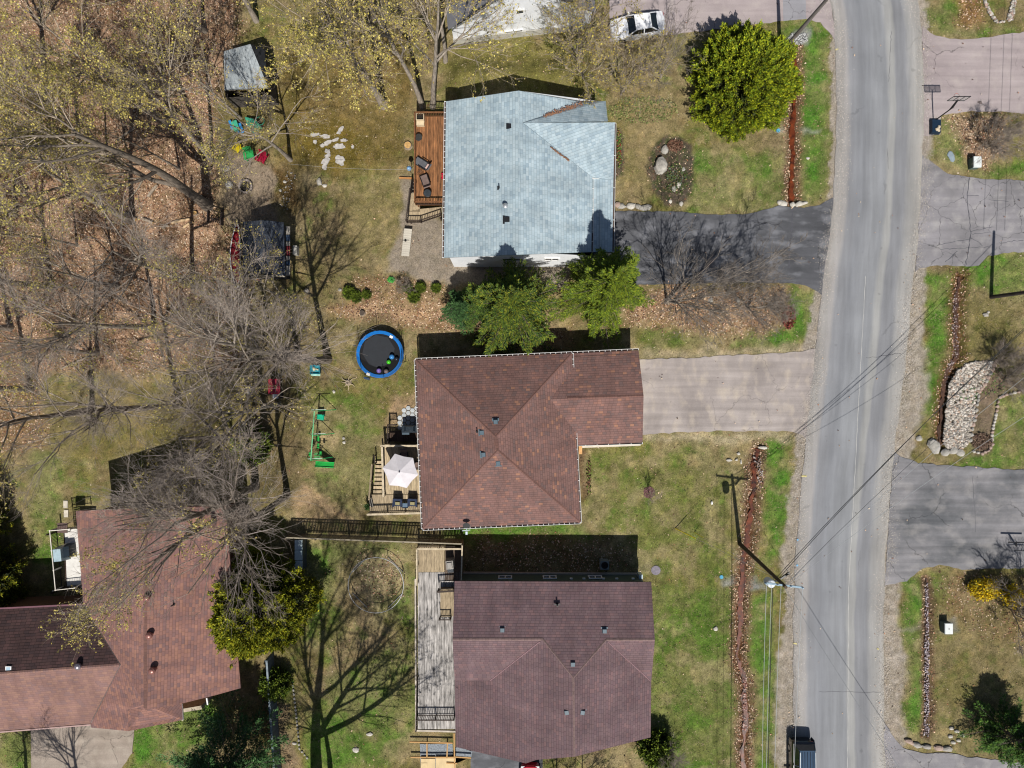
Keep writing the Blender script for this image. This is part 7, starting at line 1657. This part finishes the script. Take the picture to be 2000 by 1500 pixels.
rock(1489, 874, .42, .16, .14, stonew, 'pale flat stone at the head of the rusty ditch')
for x, y, a_, b_, lab in ((1424, 899, .25, .12, 'long pale rock, leftmost of the small group on the front lawn'), (1442, 886, .15, .14, 'topmost pale rock of the small group on the front lawn'), (1438, 898, .14, .12, 'middle pale rock of the small group on the front lawn'), (1447, 902, .08, .22, 'thin upright pale rock at the right of the small group')): rock(x, y, a_, b_, .1, stonew, lab)
rock(1290, 322, .62, .78, .55, stonem, 'largest grey boulder in the oval garden bed', seed=4)
for x, y, s_, lab in ((1325, 362, .22, 'pale upright rock in the lower part of the oval garden bed'), (1334, 331, .18, 'small pinkish rock at the right of the oval garden bed'), (1309, 393, .16, 'small white rock near the bottom left of the oval garden bed'), (1330, 398, .2, 'white rock at the bottom tip of the oval garden bed'), (1298, 293, .35, 'mossy rock at the top of the oval garden bed'), (1316, 369, .22, 'flat grey rock beside the upright one in the oval bed')): rock(x, y, s_, s_ * 1.1, s_ * .7, stonew if 'white' in lab or 'pale' in lab else stonem, lab)
rock(1242, 703 - 0, .01 + .1, .1, .05, stonew, 'tiny pale stone at the garage corner of the centre house') if False else None
rock(1239, 585, .17, .14, .1, stonew, 'left small white rock beside the yellow green evergreen'); rock(1246, 590, .12, .1, .08, stonew, 'right small white rock beside the yellow green evergreen')
rock(1388, 586, .22, .22, .08, stonem, 'round pale stepping stone, left in the leafy bed'); rock(1442, 586, .18, .2, .08, stonem, 'round pale stepping stone, right in the leafy bed')
rock(1398, 1228, .2, .22, .1, stonew, 'lumpy pale rock on the lawn right of the mauve roof'); rock(1592, 0, .01 + .3, .3, .1, stonew, 'x') if False else None
rock(1578, 309, .18, .1, .06, stonew, 'small cream stone on the roadside grass'); rock(1925, 615, .25, .18, .12, stonem, 'grey rock in the grass below the right pole'); rock(1930, 610, .12, .12, .1, stonew, 'small white rock touching the grey one below the right pole')
for x, y, a_, lab in ((722, 1434, .3, 'upper pale flat rock on the lower left lawn'), (695, 1465, .34, 'lower pale flat rock on the lower left lawn'), (575, 1452, .2, 'ring shaped pale rock beside the lower fence')): rock(x, y, a_, a_ * .6, .08, stonew, lab)
rock_line('brick_edging', 'dashed row of small edging bricks right of the blue grey fence', 'edging', along([(571, 1332), (577, 1380), (582, 1430), (585, 1462), (600, 1480)], 7.5), [stonem], .13, .1, .08, piece='brick')
for k, (x, y) in enumerate([(1858, 1422), (1868, 1428), (1856, 1438), (1872, 1446), (1862, 1450), (1880, 1436)]): rock(x, y, .22, .16, .12, stonew, ['top', 'upper', 'left', 'lowest right', 'lower middle', 'rightmost'][k] + ' pale rock of the pile left of the dark spruce', group='rock pile by the dark spruce')
rock(1857, 305, .28, .5, .06, M('blue_grey_slab', C('7d8a92'), .85, .1), 'blue grey leaf shaped slab left of the white utility box', rz=.3)
# river stone bed: hundreds of cobbles
def cobbles(name, poly, n, smin, smax, cols, seed, z0=0.03):
    R = np.random.default_rng(seed); P0 = np.array(poly); lo, hi = P0.min(0), P0.max(0); pts = R.uniform(lo, hi, (n * 4, 2)); pts = pts[sdpoly(pts[:, 0], pts[:, 1], poly) < -1][:n]; n = len(pts)
    base = np.array([(math.cos(a_) * c_, math.sin(a_) * c_, s_) for s_, c_ in ((-.5, .7), (.25, 1.0), (.8, .6)) for a_ in np.arange(6) * math.pi / 3]); base = np.concatenate([base, [[0, 0, 1.0]]])
    f = [(i * 6 + j, i * 6 + (j + 1) % 6, (i + 1) * 6 + (j + 1) % 6, (i + 1) * 6 + j) for i in range(2) for j in range(6)] + [(12 + j, 12 + (j + 1) % 6, 18, 18) for j in range(6)]
    s = R.uniform(smin, smax, (n, 1, 1)) * np.stack([np.ones(n), R.uniform(.6, 1, n), R.uniform(.4, .7, n)], -1)[:, None, :]
    V = base[None] * s * R.uniform(.85, 1.15, (n, 19, 1)); an = R.uniform(0, 6.28, n); c_, s_ = np.cos(an)[:, None], np.sin(an)[:, None]
    X = V[..., 0] * c_ - V[..., 1] * s_; Y = V[..., 0] * s_ + V[..., 1] * c_; X += ((pts[:, 0] - 1000) * S)[:, None]; Y += ((750 - pts[:, 1]) * S)[:, None]; Z = V[..., 2] + z0 + R.uniform(-.03, .05, (n, 1))
    Vv = np.stack([X, Y, Z], -1).reshape(-1, 3); quadsF = np.array([q_ for q_ in f if q_[2] != q_[3]]); triF = np.array([q_[:3] for q_ in f if q_[2] == q_[3]])
    allF = [np.array([q_[0], q_[1], q_[2]]) for q_ in quadsF] + [np.array([q_[0], q_[2], q_[3]]) for q_ in quadsF] + list(triF)
    allF = np.array(allF)[None] + (np.arange(n) * 19)[:, None, None]
    pal = np.array([C(x) for x in cols]); tc = np.repeat(pal[R.integers(0, len(pal), n)] * R.uniform(.8, 1.15, (n, 1)), 19, 0)
    o = npmesh(name, Vv, allF.reshape(-1, 3), STONE, None, tc); tag(o, kind='stuff'); return o
STONE = M('river_stone', (1, 1, 1), .85, .12, 6, tint=True)
bed = [(1885, 712), (1905, 705), (1940, 705), (1936, 722), (1918, 755), (1906, 775), (1903, 812), (1896, 838), (1893, 865), (1880, 878), (1850, 876), (1840, 865), (1846, 800), (1852, 750), (1868, 725)]
cobbles('river_stones', bed, 2600, .07, .15, ('a49c90', 'b3aaa0', '8d867c', 'a08c7c', 'bdb6ac', '77726c'), 1)
cobbles('ditch_stones', [(1470, 890), (1488, 890), (1492, 940), (1488, 960), (1480, 940), (1478, 930)], 60, .05, .10, ('8d7a72', 'a39a94', '6a4a3c'), 2, -.05)
cobbles('river_stones', [(1918, 0), (1932, 30), (1945, 47), (1955, 45), (1978, 40), (1985, 0), (1975, 0), (1965, 42), (1945, 40), (1925, 0)], 260, .08, .14, ('a8a298', '8f8a82', 'b8b2a8', '9a8478'), 3)
cobbles('pole_foot_gravel', [(1545, 64), (1575, 64), (1578, 80), (1560, 90), (1542, 88), (1536, 78)], 500, .03, .07, ('a5a5a3', '8a8a88', 'bcbcba', '6f7072'), 4)
cobbles('ditch_stones', [(1809, 1140), (1816, 1140), (1818, 1250), (1818, 1440), (1806, 1440), (1808, 1250)], 420, .04, .08, ('8f8488', 'a89ca0', '6f6064', 'b8b0b2'), 5, -.2)
cobbles('ditch_stones', [(1452, 1320), (1460, 1320), (1460, 1430), (1450, 1430)], 90, .05, .1, ('a08078', 'b09a90', '8a5a4a'), 6, -.2)
cobbles('ditch_stones', [(1868, 560), (1874, 560), (1876, 690), (1870, 700), (1850, 760), (1846, 760)], 160, .04, .09, ('5a4a48', '8a7a78', 'a09490'), 7, -.25)
cobbles('fire_yard_pebbles', [(560, 330), (580, 340), (560, 420), (545, 400)], 50, .04, .09, ('a09a90', '8a8278'), 8)
# brown leaves and debris on the verges
# ------------------------------------------------------------------ scatter: litter and grass
def sample(n, wfun, seed, onpave=0.0):
    R = np.random.default_rng(seed); x = R.uniform(-46, 46, n); y = R.uniform(-34.5, 34.5, n)
    i = np.clip(((x + 46) / .14).round().astype(int) + 8, 0, nx - 1); j = np.clip(((y + 35) / .14).round().astype(int) + 8, 0, ny - 1)
    w = wfun(j, i); k = R.uniform(0, 1, n) < w; x, y, i, j = x[k], y[k], i[k], j[k]
    pm = paved_mask(x, y); X, Y = x / S + 1000, 750 - y / S
    for f in FOOT: pm |= sdpoly(X, Y, f) < 0
    k = ~pm | (R.uniform(0, 1, len(x)) < onpave); return R, x[k], y[k], j[k], i[k]
leafm = M('fallen_leaf', (1, 1, 1), .85, .15, 5, tint=True)
R, x, y, j, i = sample(680000, lambda j, i: np.clip(gl[j, i], .018, 1) ** 1.2 * .62, 101, .22)
n = len(x); a = R.uniform(0, 6.28, n); s = R.uniform(.04, .09, n)[:, None]
c = np.stack([x, y, np.where(paved_mask(x, y), .07, GZ[j, i]) + R.uniform(.015, .07, n)], -1); u = np.stack([np.cos(a), np.sin(a), R.normal(0, .45, n)], -1); v = np.stack([-np.sin(a), np.cos(a), R.normal(0, .45, n)], -1)
V = np.stack([c - u * s, c + v * s * .6, c + u * s, c - v * s * .6], 1).reshape(-1, 3)
pal = np.array([C(q) for q in ('c2a086', '8a6a52', 'd8bc9e', '65483a', 'a3836a', '4a3428', 'c4b29c', '94664c')]); tc = np.repeat(pal[R.integers(0, len(pal), n)] * R.uniform(.75, 1.15, (n, 1)), 4, 0)
o = npmesh('fallen_leaves', V, np.arange(n * 4).reshape(n, 4), leafm, None, tc); tag(o, kind='stuff'); print('leaves', n)
grassm = M('grass_blades', (1, 1, 1), .8, .2, 3, tint=True)
R, x, y, j, i = sample(420000, lambda j, i: np.clip(1 - ggr[j, i] * 1.2 - gl[j, i] * .8, 0, 1) * (.42 + .4 * gg[j, i]), 202)
n = len(x); a = R.uniform(0, 6.28, n); h = R.uniform(.05, .12, n)[:, None]; w = R.uniform(.02, .045, n)[:, None]
c = np.stack([x, y, GZ[j, i] - .005], -1); d = unitv(np.stack([np.cos(a), np.sin(a), R.uniform(.2, 1.0, n)], -1)); sd = np.stack([-np.sin(a), np.cos(a), np.zeros(n)], -1)
V = np.stack([c - sd * w, c + sd * w, c + d * h * 1.3], 1).reshape(-1, 3)
gcol = gc[j, i]; dryb = np.array(C('8f8264')); cn = fb(x, y, .34, 95, 3); cd = fb(x, y, .42, 98, 3); k = ((cd + R.normal(0, .05, n)) > (.56 + .12 * gg[j, i]))[:, None]
tc = np.where(k, dryb * R.uniform(.7, 1.1, (n, 1)), gcol * R.uniform(.6, 1.4, (n, 1)) * (.35 + 1.35 * sm(.3, .7, cn))[:, None] * np.array([1.0, 1.04, .88]))
o = npmesh('grass', V, np.arange(n * 3).reshape(n, 3), grassm, None, np.repeat(tc, 3, 0)); tag(o, kind='stuff'); print('grass', n)
# grit and sand thrown along the road edges and driveway mouths
R = np.random.default_rng(31); n = 26000; yy = R.uniform(-30, 1530, n); sd_ = R.uniform(0, 1, n) < .5
ed = np.where(sd_, np.interp(yy, [p[1] for p in ROAD_L], [p[0] for p in ROAD_L]), np.interp(yy, [p[1] for p in ROAD_R], [p[0] for p in ROAD_R]))
xx = ed + R.normal(0, 9, n) + np.where(sd_, 2, -2) + (vn(yy, yy * 0, 60, 3) - .5) * 26
wx, wy = (xx - 1000) * S, (750 - yy) * S; cc = np.stack([wx, wy, np.full(n, .035)], -1); cc[:, 2] += np.where(np.abs(xx - ed) < 80, .012, 0)
v, f_, tc = quads(R, cc, R.uniform(.012, .04, n), ('b5ada2', 'a39b92', 'c0b8ae', '8d8680'), .9); tag(npmesh('road_grit', v, f_, leafm, None, tc), kind='stuff')
# painted marks and cracks on the paving
def ribbon(name, pts, w, mat, z, kind='structure'):
    mb = MB(); Q = [P(*p) for p in pts]; prev = None
    for k, q in enumerate(Q):
        d = (Q[min(k + 1, len(Q) - 1)] - Q[max(k - 1, 0)]).normalized(); s_ = Vector((-d.y, d.x, 0)) * w * random.uniform(.6, 1.3); cur = (q + s_, q - s_)
        if prev: mb.face([(prev[0].x, prev[0].y, z), (cur[0].x, cur[0].y, z), (cur[1].x, cur[1].y, z), (prev[1].x, prev[1].y, z)])
        prev = cur
    o = mb.build(name, mat); tag(o, kind=kind); return o
def jag(a, b, n, j): return [(a[0] + (b[0] - a[0]) * k / n + random.uniform(-j, j), a[1] + (b[1] - a[1]) * k / n + random.uniform(-j, j)) for k in range(n + 1)]
crk = M('crack_tar', C('48484e'), .9, .2, 6)
for a, b, n, jt, w in (((1893, 348), (1889, 385), 8, 1.2, .035), ((1889, 385), (1896, 460), 16, 1.3, .03), ((1896, 460), (1886, 517), 12, 1.3, .035), ((1835, 478), (1897, 466), 12, 1.2, .02), ((1838, 487), (1930, 482), 16, 1.6, .02), ((1897, 452), (1938, 443), 8, 1, .02), ((1890, 382), (1912, 382), 5, .8, .02), ((1932, 390), (1970, 393), 7, .8, .02), ((1845, 512), (1870, 490), 7, 1.2, .03), ((1950, 475), (2000, 468), 10, 1.6, .02), ((1898, 458), (1935, 453), 7, 1, .018), ((1894, 463), (1920, 480), 7, 1, .02)):
    ribbon('driveway_crack', jag(a, b, n, jt), w, crk, .0155)
for a, b, n, jt, w in (((1215, 470), (1400, 462), 24, 1.5, .012), ((1400, 462), (1600, 470), 22, 1.6, .012), ((1900, 930), (1905, 1040), 14, 1.3, .012)):
    ribbon('driveway_crack', jag(a, b, n, jt), w, crk, .0155)
for a, b, n, jt, w in (((1740, 60), (1735, 160), 16, 1.0, .014), ((1732, 290), (1735, 330), 8, 1, .012), ((1600, 1350), (1720, 1352), 16, 1.2, .01), ((1690, 700), (1760, 690), 12, 1.4, .01)):
    ribbon('road_crack', jag(a, b, n, jt), w, crk, .0665)
for pts, w, zz in (([(1547, 404), (1547, 440), (1543, 480), (1541, 530)], .07, .0125), ):
    ribbon('driveway_crack', [(x + random.uniform(-.6, .6), y) for (x0, y0), (x1, y1) in zip(pts[:-1], pts[1:]) for x, y in [(x0 + (x1 - x0) * t / 8, y0 + (y1 - y0) * t / 8) for t in range(8)]], w * .6, crk, zz)
seam = M('pale_road_seam', C('a9a8a4'), .9, .1)
ribbon('road_seam', [(1690 - (y - 540) * .055 - (0 if y < 900 else (y - 900) * .0) + (0 if y < 1150 else (y - 1150) * .05) + random.uniform(-.5, .5), y) for y in range(540, 1501, 12)], .018, seam, .0665)
pm_ = M('yellow_survey_paint', C('bdb27a'), .8, .2, 8)
for a, b in (((1631, 98), (1637, 96)), ((1565, 930), (1575, 930)), ((1549, 1256), (1556, 1257)), ((1712, 1266), (1716, 1268))): ribbon('survey_mark', [a, b], .05, pm_, .064)
bm_ = M('blue_survey_paint', C('6f9fbf'), .8, .2, 8)
for x, y in ((1557, 1055), (1556, 1105)): ribbon('survey_mark', [(x - 1, y), (x + 2, y - 2)], .06, bm_, .064)
oil = M('oil_stain', C('6a5f5c'), .85, .3, 5)
for x, y, r in ((1293, 731, .10), (1288, 735, .09), (1402, 738, .08), (1480, 720, .07), (1271, 739, .06), (1310, 785, .05), (1914, 200, .22)):
    mb = MB(); p = P(x, y); mb.face([(p.x + r * random.uniform(.6, 1.2) * math.cos(k * .7), p.y + r * .7 * random.uniform(.6, 1.2) * math.sin(k * .7), .0145) for k in range(9)]); tag(mb.build('oil_spot', oil), kind='structure')
# red mulch ring round the sapling
R = np.random.default_rng(9); n = 420; r = R.uniform(0, 1, n) ** .5 * .5; a = R.uniform(0, 6.28, n); p = P(1268, 962); cc = np.stack([p.x + r * np.cos(a), p.y + r * np.sin(a), R.uniform(-.02, .04, n)], -1)
v, f, tc = quads(R, cc, R.uniform(.03, .06, n), ('6a4a4c', '7d5a5a', '5a3c40'), .7); tag(npmesh('red_mulch', v, f, leafm, None, tc), kind='stuff')
# low green plants in the beds
for (x, y, rx, ry, n, cols, nm) in ((1320, 350, .9, 1.3, 620, ('3f5222', '4a5c2a', '5a6438', '4f6250', '4a4038', '6a5a48'), 'bed_plants'), (1209, 290, .2, 1.7, 160, ('5a7a28', '8a3a2a', '6a7a3a'), 'bed_plants'), (1318, 285, .7, .5, 500, ('6a4a3a', '5a4030', '7d6250'), 'dead_ferns'),
        (764, 547, .32, .25, 160, ('3f8a3a', '4a9a44'), 'bed_plants'), (1150, 930, .2, 1.8, 200, ('6a4a3a', '5a6a2a'), 'bed_plants'), (1890, 770, .8, .8, 60, ('3f6a2a',), 'bed_plants'), (1935, 745, 1.2, 1.2, 120, ('3f6a2a', '5a6a34'), 'bed_plants'), (1540, 620, .6, 1.0, 500, ('6a3028', '7a3c30', '5a2a24'), 'bed_plants'), (1916, 862, .9, .7, 700, ('6a5648', '7a6656', '5a463c'), 'dead_stems'), (1255, 215, 3.0, 1.2, 900, ('5a6a34', '6f7a44', '8a8458'), 'low_shrubbery')):
    r = R.uniform(0, 1, n) ** .5; a = R.uniform(0, 6.28, n); p = P(x, y); cc = np.stack([p.x + rx * r * np.cos(a), p.y + ry * r * np.sin(a), R.uniform(0, .22, n)], -1); v, f, tc = quads(R, cc, R.uniform(.04, .09, n), cols, .4); tag(npmesh(nm, v, f, leafm, None, tc), kind='stuff')
